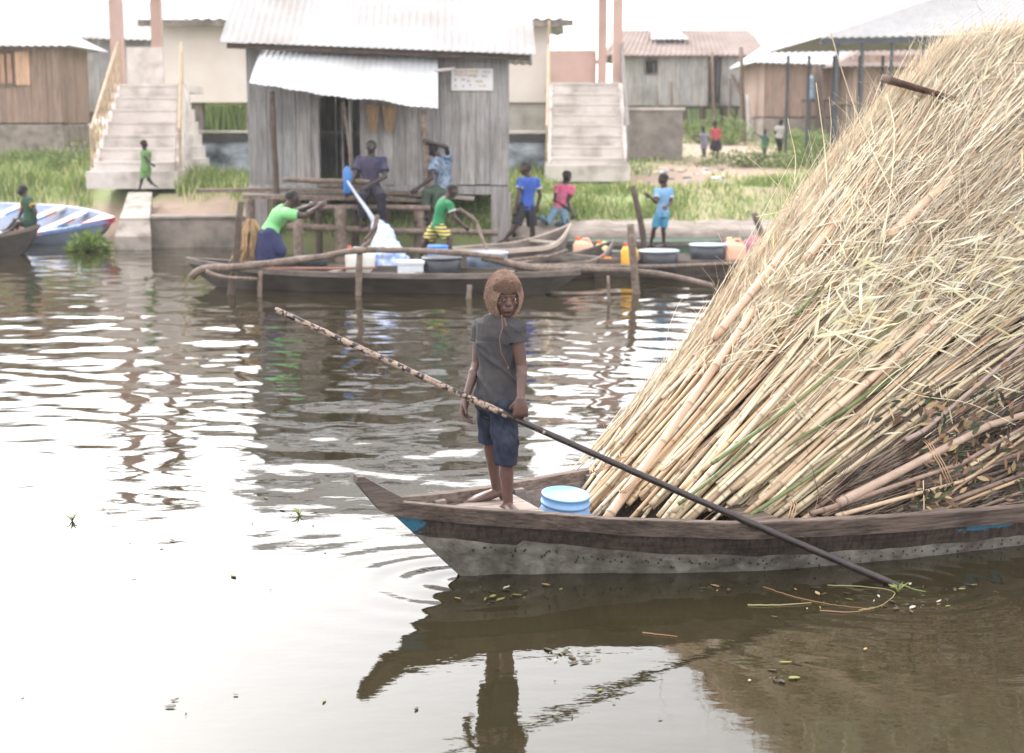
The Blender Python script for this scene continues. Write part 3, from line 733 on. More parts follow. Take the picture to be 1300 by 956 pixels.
# ------------------------------------------------------------------ village houses
def house(name, label, Y, pxl, pxr, y_base, y_eave, roofpts, wallm, roofm, depth=5, openings=(), stilts=None, bw=0.25, gable=None, base_y=None):
    x0, x1 = XA(pxl, Y), XA(pxr, Y); z0, z1 = ZA(y_base, Y), ZA(y_eave, Y)
    gz = h_ground((x0 + x1) / 2, Y)
    root = thing(name, label, 'house', ((x0 + x1) / 2, Y + depth / 2, gz))
    mb = MB(); segs = []
    ops = sorted(openings)
    x = x0
    for (a, b, yt, yb, kind) in ops:
        xa, xb = XA(a, Y), XA(b, Y)
        board_wall(mb, (x, Y), (xa, Y), z0, z1, bw)
        board_wall(mb, (xa, Y), (xb, Y), ZA(yt, Y), z1, bw)
        if yb < y_base - 2: board_wall(mb, (xa, Y), (xb, Y), z0, ZA(yb, Y), bw)
        x = xb
    board_wall(mb, (x, Y), (x1, Y), z0, z1, bw)
    obj('front_wall', mb, wallm, root)
    mb = MB(); board_wall(mb, (x1, Y), (x1, Y + depth), z0, z1, bw * 1.6); obj('side_wall', mb, wallm, root)
    mb = MB(); board_wall(mb, (x0, Y + depth), (x0, Y), z0, z1, bw * 1.6); obj('side_wall', mb, wallm, root)
    mb = MB(); board_wall(mb, (x1, Y + depth), (x0, Y + depth), z0, z1, bw * 2); obj('back_wall', mb, wallm, root)
    mb = MB(); mb.box(((x0 + x1) / 2, Y + depth / 2, z0 - 0.02), (x1 - x0 - 0.05, depth - 0.05, 0.08)); obj('floor_deck', mb, M_pole_dark, root)
    for (a, b, yt, yb, kind) in ops:
        xa, xb = XA(a, Y), XA(b, Y); za, zbb = ZA(yt, Y), ZA(yb, Y)
        mb = MB()
        for q0, q1 in (((xa, za), (xb, za)), ((xa, zbb), (xb, zbb)), ((xa, zbb), (xa, za)), ((xb, zbb), (xb, za))):
            mb.beam((q0[0], Y - 0.04, q0[1]), (q1[0], Y - 0.04, q1[1]), 0.05, 0.07)
        f = obj('window' if kind != 'door' else 'door_frame', mb, M_pole, root)
        if kind == 'shutter':
            mb = MB(); mb.cur = (1.5, 1.3, 1.15)
            for i in range(3): mb.box((xa + (xb - xa) * (0.22 + 0.28 * i), Y + 0.0, (za + zbb) / 2), ((xb - xa) * 0.2, 0.03, za - zbb - 0.1))
            obj('shutter', mb, wallm, f)
            mb = MB(); mb.cur = (1.8, 1.6, 1.35); mb.box((xb + 0.22, Y - 0.06, (za + zbb) / 2), (0.4, 0.03, za - zbb)); obj('shutter', mb, wallm, f)
    if stilts:
        for px in stilts:
            for yy in (Y + 0.1, Y + depth - 0.2):
                X = XA(px, Y); mb = MB(); mb.tube([(X, yy, gz - 0.2), (X, yy, z0 - 0.05)], 0.09, 6); obj('stilt', mb, M_pole_dark, root)
    elif base_y:
        mb = MB(); zb = gz - 0.3; mb.box(((x0 + x1) / 2, Y + depth / 2, (zb + z0) / 2 - 0.032), (x1 - x0 + 0.04, depth, z0 - zb - 0.064)); obj('base_wall', mb, M_conc_dark, root)
    e0, e1, r1, r0 = roofpts        # eave left, eave right, ridge right, ridge left as world points
    mb = MB(); corrugated(mb, e0, e1, r1, r0, 0.22, 0.025, 3); obj('roof', mb, roofm, root)
    for e, r, sgn in ((e0, r0, -1), (e1, r1, 1)):
        if (e.x - r.x) * sgn > 0.9:
            mb = MB(); eb = Vector((e.x, 2 * r.y - e.y, e.z)); mb.loft([[e, eb, r + Vector((0, 0, -.01))], [e + Vector((0, 0, .02)), eb + Vector((0, 0, .02)), r + Vector((0, 0, .012))]]); obj('roof', mb, roofm, root)
    mb = MB(); bx = lambda e, r: Vector((e.x, 2 * r.y - e.y + 0.02, e.z))
    corrugated(mb, bx(e0, r0), bx(e1, r1), r1 + Vector((0, 0.02, 0)), r0 + Vector((0, 0.02, 0)), 0.22, 0.025, 3); obj('roof', mb, roofm, root)
    mb = MB()
    for X, r in ((x0, r0), (x1, r1)):
        zz = z1 - 0.02; mb = MB()
        if abs(r.x - X) > 0.9: continue
        mb.loft([[Vector((X + e, Y, zz)), Vector((X + e, Y + depth, zz)), Vector((X + e, Y + depth / 2, max(zz + 0.1, r.z - 0.15)))] for e in (-0.015, 0.015)])
        obj('gable_wall', mb, wallm, root)
    return root
def rp(Y, d, el, er, rr, rl):
    return [P(*el, Y - 0.5), P(*er, Y - 0.5), P(*rr, Y + d / 2), P(*rl, Y + d / 2)]
# far left pair
Y = 40; house('board_house', 'brown board house with open shutters at the left edge of the village', Y, -160, 82, 156, 58, rp(Y, 2.6, (-170, 58), (90, 58), (30, 14), (-200, 14)), M_wood_brown, M_tin_white, 2.6,
              openings=[(-6, 26, 66, 108, 'shutter')], base_y=165, bw=0.2)
Y = 47; house('board_house', 'long grey board house with a broad white roof behind the left stairs', Y, 78, 300, 142, 48, rp(Y, 7, (88, 48), (318, 54), (268, 8), (-30, -12)), M_wood_grey, M_tin, 7, stilts=(84, 118, 160, 230, 290), bw=0.22)
# right side
Y = 60; house('board_house', 'grey board house on stilts with a rusty brown roof, beyond the right stairs', Y, 795, 970, 134, 68, rp(Y, 7, (768, 70), (978, 70), (950, 38), (790, 38)), M_wood_grey, M_tin_rust, 7,
              openings=[(817, 833, 74, 94, 'window'), (897, 913, 71, 133, 'door')], stilts=(799, 818, 845, 868, 890, 920, 945, 966), bw=0.28)
mb = MB(); a, b_, c, d = P(826, 54, 61.2), P(876, 54, 61.2), P(858, 38.5, 63.2), P(826, 38.5, 63.2)
corrugated(mb, a + Vector((0, 0, .14)), b_ + Vector((0, 0, .14)), c + Vector((0, 0, .14)), d + Vector((0, 0, .14)), 0.22, 0.025, 2)
o = obj('roof_sheet', mb, M_tin, base=(a + c) / 2); tag(o, 'pale tin sheet patching the middle of the rusty brown roof', 'roof sheet')
Y = 52; house('board_house', 'pinkish board house with a white tin roof left of the open shed', Y, 968, 1075, 148, 78, rp(Y, 5, (958, 79), (1086, 83), (1130, 40), (995, 42)), M_wood_brown, M_tin_white, 5, base_y=165, bw=0.2)
Y = 50; house('board_house', 'brown board house standing behind the posts of the open shed', Y, 1080, 1180, 132, 70, rp(Y, 5, (1060, 84), (1200, 84), (1175, 48), (1120, 48)), M_wood_brown, M_tin_rust, 5, base_y=165, bw=0.2)

# blue drum on a stand beside the pinkish house
Y = 49; r = thing('drum_stand', 'dark wooden stand with a blue drum shape against the pinkish house wall', 'stand', (XA(1032, Y), Y, 1.5))
mb = MB(); zt = ZA(128, Y)
mb.box((XA(1032, Y), Y, zt), (1.0, 0.5, 0.08)); obj('stand_top', mb, M_pole_dark, r)
for px in (1024, 1042):
    mb = MB(); mb.box((XA(px, Y), Y, (1.4 + zt) / 2 - 0.03), (0.12, 0.3, zt - 1.4 - 0.04)); obj('leg', mb, M_pole_dark, r)
mb = MB(); mb.lathe((XA(1030, Y), Y, zt + 0.045), [(0.2, 0), (0.22, 0.05), (0.2, 0.3), (0.22, 0.4), (0.2, 0.5), (0.22, 0.72), (0.16, 0.78)], 16)
o = obj('water_drum', mb, mat('drum_blue', srgb(120, 150, 176), srgb(90, 110, 130), 0.5), base=(XA(1030, Y), Y, zt + 0.045)); tag(o, 'blue drum standing on the dark stand by the pinkish house', 'drum')
o = obj('wooden_post', crooked((XA(1042, Y), Y - 0.3, 1.4), P(1037, 83, Y - 0.3), 0.12, 0.16, 5, 0.03), M_pole_dark, base=(XA(1042, Y), Y - 0.3, 1.4)); tag(o, 'thick dark post beside the blue drum, against the pinkish house', 'post')

# open shed on thin posts behind the reed pile
Y = 36; sh = thing('open_shed', 'open shed with a grey tin roof on thin dark posts, behind the reed pile', 'shed', (XA(1200, Y), Y + 2.5, 1.2))
e0, e1 = P(1040, 48, Y - 0.5), P(1400, 42, Y - 0.5); r1, r0 = P(1400, -25, Y + 3), P(1195, -5, Y + 3)
M_shed = mat('shed_roof', srgb(166, 164, 164), srgb(152, 150, 150), 0.85, spec=.15)
mb = MB(); corrugated(mb, e0, e1, r1, r0, 0.2, 0.022, 3); obj('roof', mb, M_shed, sh)
mb = MB(); corrugated(mb, (e0.x, Y + 6.5, e0.z), (e1.x, Y + 6.5, e1.z), r1 + Vector((0, .02, 0)), r0 + Vector((0, .02, 0)), 0.2, 0.022, 3); obj('roof', mb, M_shed, sh)
mb = MB(); eb = Vector((e0.x, Y + 6.5, e0.z)); mb.loft([[e0, eb, r0 - Vector((0, 0, .01))], [e0 + Vector((0, 0, .02)), eb + Vector((0, 0, .02)), r0 + Vector((0, 0, .012))]]); obj('roof', mb, M_shed, sh)
M_bluegrey = mat('dark_steel', srgb(74, 80, 88), srgb(58, 60, 66), 0.6)
mb = MB(); mb.beam((e0.x + 0.05, Y - 0.4, e0.z - 0.09), (e1.x, Y - 0.4, e1.z - 0.09), 0.08, 0.12); obj('eave_beam', mb, M_bluegrey, sh)
for px in (1058, 1089, 1126, 1164, 1198, 1260, 1330):
    for yy in (Y - 0.35, Y + 6.0):
        X = XA(px, Y - 0.35); gz = h_ground(X, yy) - 0.2
        mb = MB(); mb.tube([(X, yy, gz), (X, yy, e0.z - 0.12)], 0.045, 6); obj('post', mb, M_bluegrey, sh)
mb = MB(); mb.beam((XA(1054, Y), Y - 0.2, ZA(131, Y)), (XA(1140, Y), Y - 0.2, ZA(133, Y)), 0.5, 0.07); obj('bench_rail', mb, M_pole, sh)
mb = MB(); X = XA(1064, Y); mb.tube([(X, Y - 0.3, 1.0), (X, Y - 0.3, ZA(134, Y))], 0.05, 6); obj('bench_leg', mb, M_pole, sh)

# concrete water tank
Y = 41; tk = thing('concrete_tank', 'low grey concrete tank with a pale lid beside the right stairs', 'water tank', (XA(831, Y), Y + 1, 1.2))
x0, x1 = XA(795, Y), XA(866, Y); z0, z1 = 1.0, ZA(140, Y)
mb = MB(); mb.box(((x0 + x1) / 2, Y + 1, (z0 + z1) / 2), (x1 - x0, 2, z1 - z0)); obj('tank_wall', mb, mat('tank_grey', srgb(150, 142, 136), srgb(108, 100, 96), 0.9, (2.2, 2.2, 2.2)), tk)
mb = MB(); mb.box(((x0 + x1) / 2, Y + 1, z1 + 0.04), (x1 - x0 + 0.1, 2.1, 0.08)); obj('lid', mb, M_conc, tk)

# thin posts among the far houses
for i, (px, y0, y1, Y, w, m, lab) in enumerate(((907, 152, 66, 58, .08, M_pole, 'tall thin pole in front of the doorway of the house on stilts'),
        (837, 135, 108, 58, .06, M_pole, 'short pole under the window of the house on stilts'), (855, 135, 103, 58, .06, M_pole, 'short pole right of the small window of the house on stilts'),
        (944, 170, 60, 54, .12, M_pole, 'forked tree stump pole left of the pinkish house'), (952, 168, 120, 54, .12, mat('whitewash', srgb(230, 226, 222), None, 0.9), 'whitewashed post left of the pinkish house'),
        (929, 170, 100, 54, .05, M_pole, 'thin crooked stick beside the forked pole'))):
    a, b_ = P(px, y0, Y), P(px - 3, y1, Y); a.z = h_ground(a.x, Y) - 0.1
    mb = crooked(a, b_, w, w * 0.7, 5, 0.03)
    if 'forked' in lab: crooked(a.lerp(b_, 0.5), P(928, 92, Y), w * .7, w * 0.4, 4, 0.05, mb=mb)
    o = obj('wooden_post', mb, m, base=a); tag(o, lab, 'post')
# ------------------------------------------------------------------ retaining bank, wall, landing slab
mb = MB(); mb.sm = True
rings = []
x = XA(655, 27.2)
while x < 9.5:
    z = 0.54 + 0.05 * mnoise.noise(Vector((x * 1.3, 0, 0))) + .03 * mnoise.noise(Vector((x * 5.3, 0, 0))); q = 0.05 * mnoise.noise(Vector((x * 0.9, 4, 0)))
    rings.append([Vector((x, 26.72 + q, -0.6)), Vector((x, 26.70 + q, 0.02)), Vector((x, 26.78 + q, 0.18)), Vector((x, 26.82 + q, z - 0.28)), Vector((x, 26.9 + q, z - .2)), Vector((x, 27.2 + q, z - .12 + q)), Vector((x, 27.6, z - 0.04)), Vector((x, 28.2, z - 0.08)), Vector((x, 28.2, -0.6))]); x += 0.12
mb.loft(rings)
o = obj('stone_embankment', mb, mat('sandbag_bank', srgb(160, 148, 139), srgb(112, 102, 94), 0.95, (1.6, 4, 6), 0.06, (4, 6, 7), dirt=srgb(84, 78, 66), dirt_amt=0.6, dirt_scale=2.2), base=(3, 27.3, 0))
tag(o, 'long rough stone embankment edging the water right of the hut', 'embankment')
# left concrete wall
mb = MB(); x0, x1 = XA(172, 27.2), XA(335, 27.2)
mb.box(((x0 + x1) / 2, 27.3, 0.0), (x1 - x0, 0.3, 1.1), jit=0.02); mb.box(((x0 + x1) / 2 + 0.1, 27.35, 0.58), (x1 - x0, 0.45, 0.06), jit=0.015)
o = obj('quay_wall', mb, M_conc_dark, base=((x0 + x1) / 2, 27.3, 0)); tag(o, 'low concrete wall at the water edge left of the hut', 'wall')
mb = MB(); a, b_, c, d = P(163, 244, 28.9), P(193, 244, 28.9), P(190, 277, 27.0), P(152, 277, 27.0)
top = [a, b_, c, d]; top[0].z += 0.0
mb.loft([[p - Vector((0, 0, 0.5)) for p in top], top])
c2, d2 = P(192, 316, 26.6), P(146, 316, 26.6)
mb.loft([[Vector((d.x, d.y + 0.02, -0.5)), Vector((c.x, c.y + 0.02, -0.5)), Vector((c2.x, c2.y, -0.5)), Vector((d2.x, d2.y, -0.5))], [Vector((d.x, d.y + .02, d.z - 0.03)), Vector((c.x, c.y + .02, c.z - 0.03)), Vector((c2.x, c2.y, 0.25)), Vector((d2.x, d2.y, 0.25))]])
o = obj('landing_slab', mb, mat('slab_concrete', srgb(168, 157, 148), srgb(132, 122, 114), 0.9, (2.5, 2.5, 2.5), 0.02, (8, 8, 8), dirt=srgb(84, 78, 68), dirt_amt=.6, dirt_scale=2.5), base=(a + c) / 2); tag(o, 'pale sloping concrete slab running down to the water below the left stairs', 'ramp')

# ------------------------------------------------------------------ litter on the earth
lc = [srgb(226, 222, 218), srgb(214, 190, 160), srgb(176, 180, 186), srgb(150, 136, 128)]
for i in range(46):
    Y = rnd.uniform(32, 37); X = rnd.uniform(0.075, 0.15) * Y
    z = h_ground(X, Y); mb = MB(); s = rnd.uniform(0.03, 0.11)
    mb.ell((X, Y, z + s * 0.3), (s * rnd.uniform(.8, 1.6), s, s * 0.4), 7, 4)
    o = obj('litter_scrap', mb, mat('litter%d' % (i % 4), lc[i % 4], None, 0.7), base=(X, Y, z)); tag(o, 'small scrap of pale litter on the bare earth beyond the embankment', 'litter', 'litter on the bare earth')

# ------------------------------------------------------------------ grass
def grass_field():
    P0 = []; H = []; Wd = []; Cc = []
    c_lo, c_hi = np.array(srgb(88, 112, 60)), np.array(srgb(148, 160, 100))
    straw = np.array(srgb(214, 204, 164))
    n_try = 0
    def clump(X, Y): return 0.5 + 0.9 * mnoise.noise(Vector((X * 1.1, Y * 0.8, 11.0)))
    while len(P0) < 74000 and n_try < 400000:
        n_try += 1
        if rnd.random() < 0.62: Y = rnd.uniform(26.0, 35.5)
        else: Y = rnd.uniform(35.5, 62)
        X = rnd.uniform(-0.42, 0.42) * Y
        if Y < shore_y(X) + 0.45: continue
        d = dirtness(X, Y)
        if rnd.random() < d * 1.15: continue
        cl = clump(X, Y)
        if rnd.random() > 0.15 + cl * 1.2: continue
        if -5.6 < X < -4.4 and Y < 31: pass
        # keep stairs and slab clear
        if XA(118, Y) < X < XA(224, Y) and 28.0 < Y < 34.5: continue
        if XA(690, Y) < X < XA(800, Y) and 31.6 < Y < 37: continue
        if XA(150, Y) < X < XA(196, Y) and Y < 30.5: continue
        hh = 0.08 + 0.24 * max(0, cl)
        if Y > 35 and X > 1: hh *= 0.5
        if Y < 31 and X > 0: hh *= 0.8
        if 31 < Y <= 35 and X > 1: hh *= 0.7
        if Y > 31 and X < XA(118, Y): hh *= 1.8
        if XA(190, Y) < X < XA(320, Y) and Y < 34: hh *= 1.4
        P0.append((X, Y, h_ground(X, Y) - 0.02)); H.append(hh * rnd.uniform(0.6, 1.3)); Wd.append(rnd.uniform(0.014, 0.03) * (1.5 if Y > 36 else 1))
        t = rnd.random(); c = c_lo * (1 - t) + c_hi * t
        if rnd.random() < 0.12 + 0.5 * d: c = straw * rnd.uniform(0.8, 1.05)
        Cc.append(c)
    return P0, H, Wd, Cc
def blades(P0, H, Wd, Cc, spread=0.5):
    P0 = np.array(P0); H = np.array(H); Wd = np.array(Wd); Cc = np.array(Cc); n = len(P0)
    a = rng.uniform(0, 2 * np.pi, n); lean = rng.uniform(0.05, spread, n) * H
    dx = np.stack([np.cos(a), np.sin(a), np.zeros(n)], 1)
    pts = np.stack([P0, P0 + dx * (lean * 0.3)[:, None] + np.array([0, 0, 1]) * (H * 0.55)[:, None], P0 + dx * lean[:, None] + np.array([0, 0, 1]) * (H * 0.98)[:, None]], 1)
    wid = np.stack([Wd, Wd * 0.8, Wd * 0.12], 1)
    b = rng.uniform(-0.9, 0.9, n); side = np.stack([np.cos(b), np.sin(b), np.zeros(n)], 1)
    return ribbons(pts, wid, side, Cc)
V, F, C = blades(*grass_field())
g = obj('bank_grass', np_mesh(V, F, C), M_mask_green); struct(g, 'long green grass growing in clumps over the bank', 'stuff')
# tall reeds behind the raised building and the far houses
P0 = []; H = []; Wd = []; Cc = []
for i in range(9000):
    Y = rnd.uniform(45.5, 49); X = rnd.uniform(XA(150, Y), XA(760, Y)); P0.append((X, Y, h_ground(X, Y))); H.append(1.7 + .9 * mnoise.noise(Vector((X * .4, 3, 0))) + rnd.uniform(-.3, .3)); Wd.append(rnd.uniform(.05, .1)); Cc.append(np.array(srgb(138, 156, 100)) * rnd.uniform(.7, 1.25))
for i in range(7000):
    Y = rnd.uniform(70, 76); X = rnd.uniform(XA(700, Y), XA(1400, Y)); P0.append((X, Y, h_ground(X, Y))); H.append(1.9 + .8 * mnoise.noise(Vector((X * .3, 9, 0))) + rnd.uniform(-.3, .3)); Wd.append(rnd.uniform(.08, .14)); Cc.append(np.array(srgb(138, 152, 108)) * rnd.uniform(.7, 1.25))
V, F, C = blades(P0, H, Wd, Cc, .35)
g = obj('tall_reeds', np_mesh(V, F, C), M_mask_green); struct(g, 'belt of tall green reeds growing behind the raised buildings', 'stuff')
# bushes
def bush(c, r, n, col, lab, name='bush', lf=0.07, cat='bush', grp=None):
    c = Vector(c); pts = []; W = []; S = []; Cc = []
    for i in range(n):
        v = Vector((rnd.gauss(0, 1), rnd.gauss(0, 1), rnd.gauss(0, 1))).normalized() * (rnd.random() ** 0.4)
        k = 1 + 0.35 * mnoise.noise(v * 2.5 + c)
        p = c + Vector((v.x * r[0] * k, v.y * r[1] * k, abs(v.z) * r[2] * k))
        d = (v + Vector((rnd.uniform(-.6, .6), rnd.uniform(-.6, .6), rnd.uniform(-.2, .9)))).normalized(); L_ = lf * rnd.uniform(.7, 1.6)
        pts.append((p, p + d * L_ * .5, p + d * L_)); W.append((L_ * .25, L_ * .5, 0.004))
        s = d.cross(Vector((rnd.uniform(-1, 1), rnd.uniform(-1, 1), 1))).normalized(); S.append(s)
        Cc.append(np.array(col) * rnd.uniform(0.6, 1.35))
    V, F, C = ribbons(np.array([[list(q) for q in p] for p in pts]), np.array(W), np.array([list(s) for s in S]), np.array(Cc))
    # a few stems
    st = np.array([[[c.x, c.y, c.z - 0.1], [c.x + rnd.uniform(-.5, .5) * r[0], c.y + rnd.uniform(-.5, .5) * r[1], c.z + r[2] * .5], [c.x + rnd.uniform(-.9, .9) * r[0], c.y + rnd.uniform(-.9, .9) * r[1], c.z + r[2] * .85]] for _ in range(14)])
    v2, f2, c2 = strands(st, np.tile([0.02, 0.014, 0.006], (14, 1)), np.tile(np.array(col) * .6, (14, 1)))
    V, F, C = join_arrays([(V, F, C), (v2, f2, c2)])
    o = obj(name, np_mesh(V, F, C, off=c), M_mask_green); o.location = c
    tag(o, lab, cat, grp); return o
gcol = srgb(128, 146, 86)
for (px, Y, rx, rz, n, k, lab) in ((890, 52, 1.4, 0.9, 1500, 1.0, 'rounded green bush left under the house on stilts'), (925, 51, 1.1, 1.0, 1300, 1.05, 'rounded green bush right of the first under the house on stilts'),
        (1010, 47, 1.5, 0.7, 1300, 1.1, 'low green bush in front of the pinkish house'), (1040, 44, 1.3, 0.7, 1200, 0.9, 'low green bush at the foot of the open shed'), (955, 38, 2.0, 0.45, 1500, 0.75, 'low dark green bush edging the bare path'),
        (1040, 37, 1.4, 0.6, 1300, 0.8, 'dark green bush between the path and the reed pile'), (28, 37, 1.3, 0.7, 1300, 0.95, 'leafy green clump in front of the brown board house'), (95, 36, 1.2, 0.8, 1300, 1.0, 'leafy green clump left of the lattice stairs'),
        (560, 27.2, 1.3, 0.45, 1500, 0.9, 'leafy green clump in the shade under the right half of the hut'), (400, 27.0, 0.8, 0.35, 900, 0.85, 'leafy green clump in the shade under the hut doorway'), (805, 45, 0.8, .6, 800, 0.9, 'small bush behind the concrete tank')):
    X = XA(px, Y); bush((X, Y, h_ground(X, Y)), (rx, 0.7, rz), n, tuple(c * k for c in gcol), lab)
# water hyacinth at the bank left of the slab
for (px, py, rx, n, lab) in ((130, 290, 0.34, 260, 'floating green water plants beside the tip of the painted boat'), (112, 318, 0.35, 300, 'small clump of water plants nearest the open water on the left'),
                             (12, 268, 0.9, 600, 'green water plants inside the gap between the two left boats'), (85, 308, 0.15, 120, 'single tiny water plant below the painted boat'), (380, 304, .5, 260, 'water weeds behind the jetty posts')):
    p = G(px, py, 0.0); bush((p.x, p.y, 0.0), (rx, rx * 1.3, 0.28), n, srgb(104, 124, 62), lab, 'water_plant', 0.12, 'plant')

# ------------------------------------------------------------------ canoe builder (parts in local coords: x along, y across, z up)
def canoe(name, label, bow, stern, beam, free, bow_rise, stern_rise, m_hull, m_rail, m_in=None, thwarts=3, cat='canoe', group=None, flare=0.72, sharp=(1.0, 1.0), keel=-0.12, raked=0.35, thwart_m=None):
    bow, stern = Vector(bow), Vector(stern); d = stern - bow; Lh = d.length; yaw = math.atan2(d.y, d.x)
    root = thing(name, label, cat, (bow.x, bow.y, 0), yaw, group)
    n = 28; S = []
    for i in range(n + 1):
        t = i / n; s = t * Lh
        k = min(1.0, (min(t / 0.42, 1)) ** sharp[0] if t < 0.5 else (min((1 - t) / 0.42, 1)) ** sharp[1])
        hb = max(0.012, beam / 2 * math.sin(math.pi / 2 * k))
        zt = free + bow_rise * max(0, 1 - t / 0.4) ** 2 + stern_rise * max(0, 1 - (1 - t) / 0.4) ** 2
        zb = keel + (free + bow_rise - keel - 0.04) * max(0, 1 - t / (raked * .5)) ** 2 + (free + stern_rise - keel - 0.04) * max(0, 1 - (1 - t) / (raked * .5)) ** 2
        zb = min(zb, zt - 0.03)
        S.append((s, hb, zt, zb))
    th = 0.028
    mb = MB(); mb.sm = False; rings = []
    for (s, hb, zt, zb) in S:
        bb = hb * flare * 0.75; zi = min(zb + 0.04, zt - 0.012)
        hi = max(0.004, hb - th); bi = max(0.003, bb - th)
        mid = lambda a, b: a + (b - a) * 0.5
        rings.append([Vector(p) for p in ((s, -hb, zt), (s, -mid(hb, bb) * 1.03, mid(zt, zb)), (s, -bb, zb), (s, bb, zb), (s, mid(hb, bb) * 1.03, mid(zt, zb)), (s, hb, zt), (s, hi, zt - 0.002), (s, bi, zi), (s, -bi, zi), (s, -hi, zt - 0.002))])
    mb.loft(rings)
    h = obj('hull', mb, m_hull, root, local=True)
    for sg_ in (-1, 1):
        mb = MB(); r = []
        for (s, hb, zt, zb) in S:
            y = sg_ * hb; o = sg_ * 0.014
            r.append([Vector((s, y + o * 1.1, zt - 0.06)), Vector((s, y + o * 1.4, zt + 0.014)), Vector((s, y - o * 1.9, zt + 0.014)), Vector((s, y - o * 1.9, zt + 0.001)), Vector((s, y + o * .2, zt + 0.001)), Vector((s, y + o * .2, zt - 0.06))])
        mb.loft(r); obj('gunwale', mb, m_rail, root, local=True)
    for i in range(thwarts):
        t = 0.2 + 0.62 * i / max(1, thwarts - 1); s = t * Lh; q = min(S, key=lambda e: abs(e[0] - s))
        mb = MB(); mb.box((q[0], 0, q[2] - 0.03), (0.12, q[1] * 2 - 0.07, 0.03)); obj('thwart', mb, thwart_m or m_rail, root, local=True)
    return root
cA = canoe('dugout_canoe', 'long low canoe in front of the jetty, carrying tubs and the woman in green', G(236, 326, 0.42), G(700, 346, 0.3) + Vector((0.4, 0, 0)), 1.0, 0.28, 0.12, 0.05, M_canoe_dark, M_canoe, thwarts=4, sharp=(0.8, 0.8))
cB = canoe('dugout_canoe', 'pale planked canoe with a high pointed bow under the boy in blue', P(724, 303, 24.6), P(560, 325, 22.6), 0.95, 0.32, 0.30, 0.05, M_canoe, mat('pale_rail', srgb(196, 182, 168), srgb(170, 154, 142), 0.8, (3, 8, 8)), thwarts=2)
cD = canoe('dugout_canoe', 'dark bowed canoe with a raised tip left of the orange jerrycans', P(779, 316, 22.6), P(610, 352, 20.6), 0.9, 0.26, 0.24, 0.05, M_canoe_dark, M_canoe, thwarts=2)
cC = canoe('dugout_canoe', 'long grey canoe loaded with two black tubs, partly hidden by the reed pile', P(680, 332, 22.2), P(1060, 328, 22.0), 1.1, 0.27, 0.02, 0.1, M_canoe, M_canoe, thwarts=4)
cE = canoe('dugout_canoe', 'green painted canoe lying against the embankment behind the tubs', P(640, 304, 25.0), P(985, 312, 25.2), 0.9, 0.30, 0.05, 0.05, mat('green_paint', srgb(110, 140, 122), srgb(90, 116, 100), 0.6, (2, 6, 6), dirt=srgb(110, 100, 90), dirt_amt=.5), M_canoe, thwarts=3)
# painted boat on the left
M_pblue = mat('boat_blue', srgb(124, 150, 196), srgb(98, 126, 176), 0.55, (1.5, 5, 5), dirt=srgb(200, 200, 200), dirt_amt=.5)
M_pwhite = mat('boat_white', srgb(150, 162, 186), srgb(126, 136, 158), 0.6, (1.5, 4, 4), dirt=srgb(140, 120, 105), dirt_amt=.5, dirt_scale=1.1)
cF = canoe('painted_boat', 'large pale blue and white boat with a red tip at the left bank', P(148, 275, 27.6), P(-150, 246, 30.8), 2.0, 0.36, 0.12, 0.2, M_pwhite, M_pblue, thwarts=1, cat='boat', sharp=(0.9, 1.0), keel=-0.1)
cF.rotation_euler.x = R(-15); cF.location.z = 0.06
Lf = (P(-150, 246, 30.8) - P(148, 275, 27.6)).length
for i, (t, cols) in enumerate(((0.2, 0), (0.33, 1), (0.5, 0))):
    s = t * Lf; hb = 1.0 * math.sin(math.pi / 2 * min(1, (t / .42) ** .9))
    mb = MB(); cs = [srgb(120, 160, 214), srgb(230, 226, 222), srgb(196, 120, 100), srgb(226, 222, 220)]
    for k in range(6):
        mb.m = (k + i) % 3; y0 = -hb + 2 * hb * k / 6 + 0.03 * (k == 0); y1 = -hb + 2 * hb * (k + 1) / 6
        mb.box((s, (y0 + y1) / 2, 0.36), (0.2, (y1 - y0) - 0.001, 0.06))
    obj('thwart', mb, [mat('paint_sky', cs[0], None, 0.5), mat('paint_white', cs[1], None, 0.5), mat('paint_rust', cs[2], None, 0.5)], cF, local=True)
mb = MB(); mb.loft([[Vector((s, -w, z1)), Vector((s, w, z1)), Vector((s, w * .6, z0)), Vector((s, -w * .6, z0))] for s, w, z1, z0 in ((-0.06, 0.03, 0.52, 0.42), (0.35, 0.25, 0.49, 0.27), (0.5, 0.33, 0.48, 0.27))]); obj('bow_tip', mb, mat('paint_red', srgb(176, 60, 80), None, 0.5), cF, local=True)
mb = MB()
for sg_ in (-1, 1):
    mb.box((1.75, sg_ * 0.86, 0.2), (0.28, 0.04, 0.3), Matrix.Rotation(sg_ * -0.12, 3, 'Z'))
obj('painted_stripe', mb, mat('paint_rust', srgb(196, 120, 100), None, 0.5), cF, local=True)
cG = canoe('dugout_canoe', 'plain dark canoe at the left edge carrying the seated child', P(50, 286, 25.6), P(-190, 302, 25.9), 1.0, 0.32, 0.22, 0.1, M_canoe_dark, M_canoe, thwarts=2)

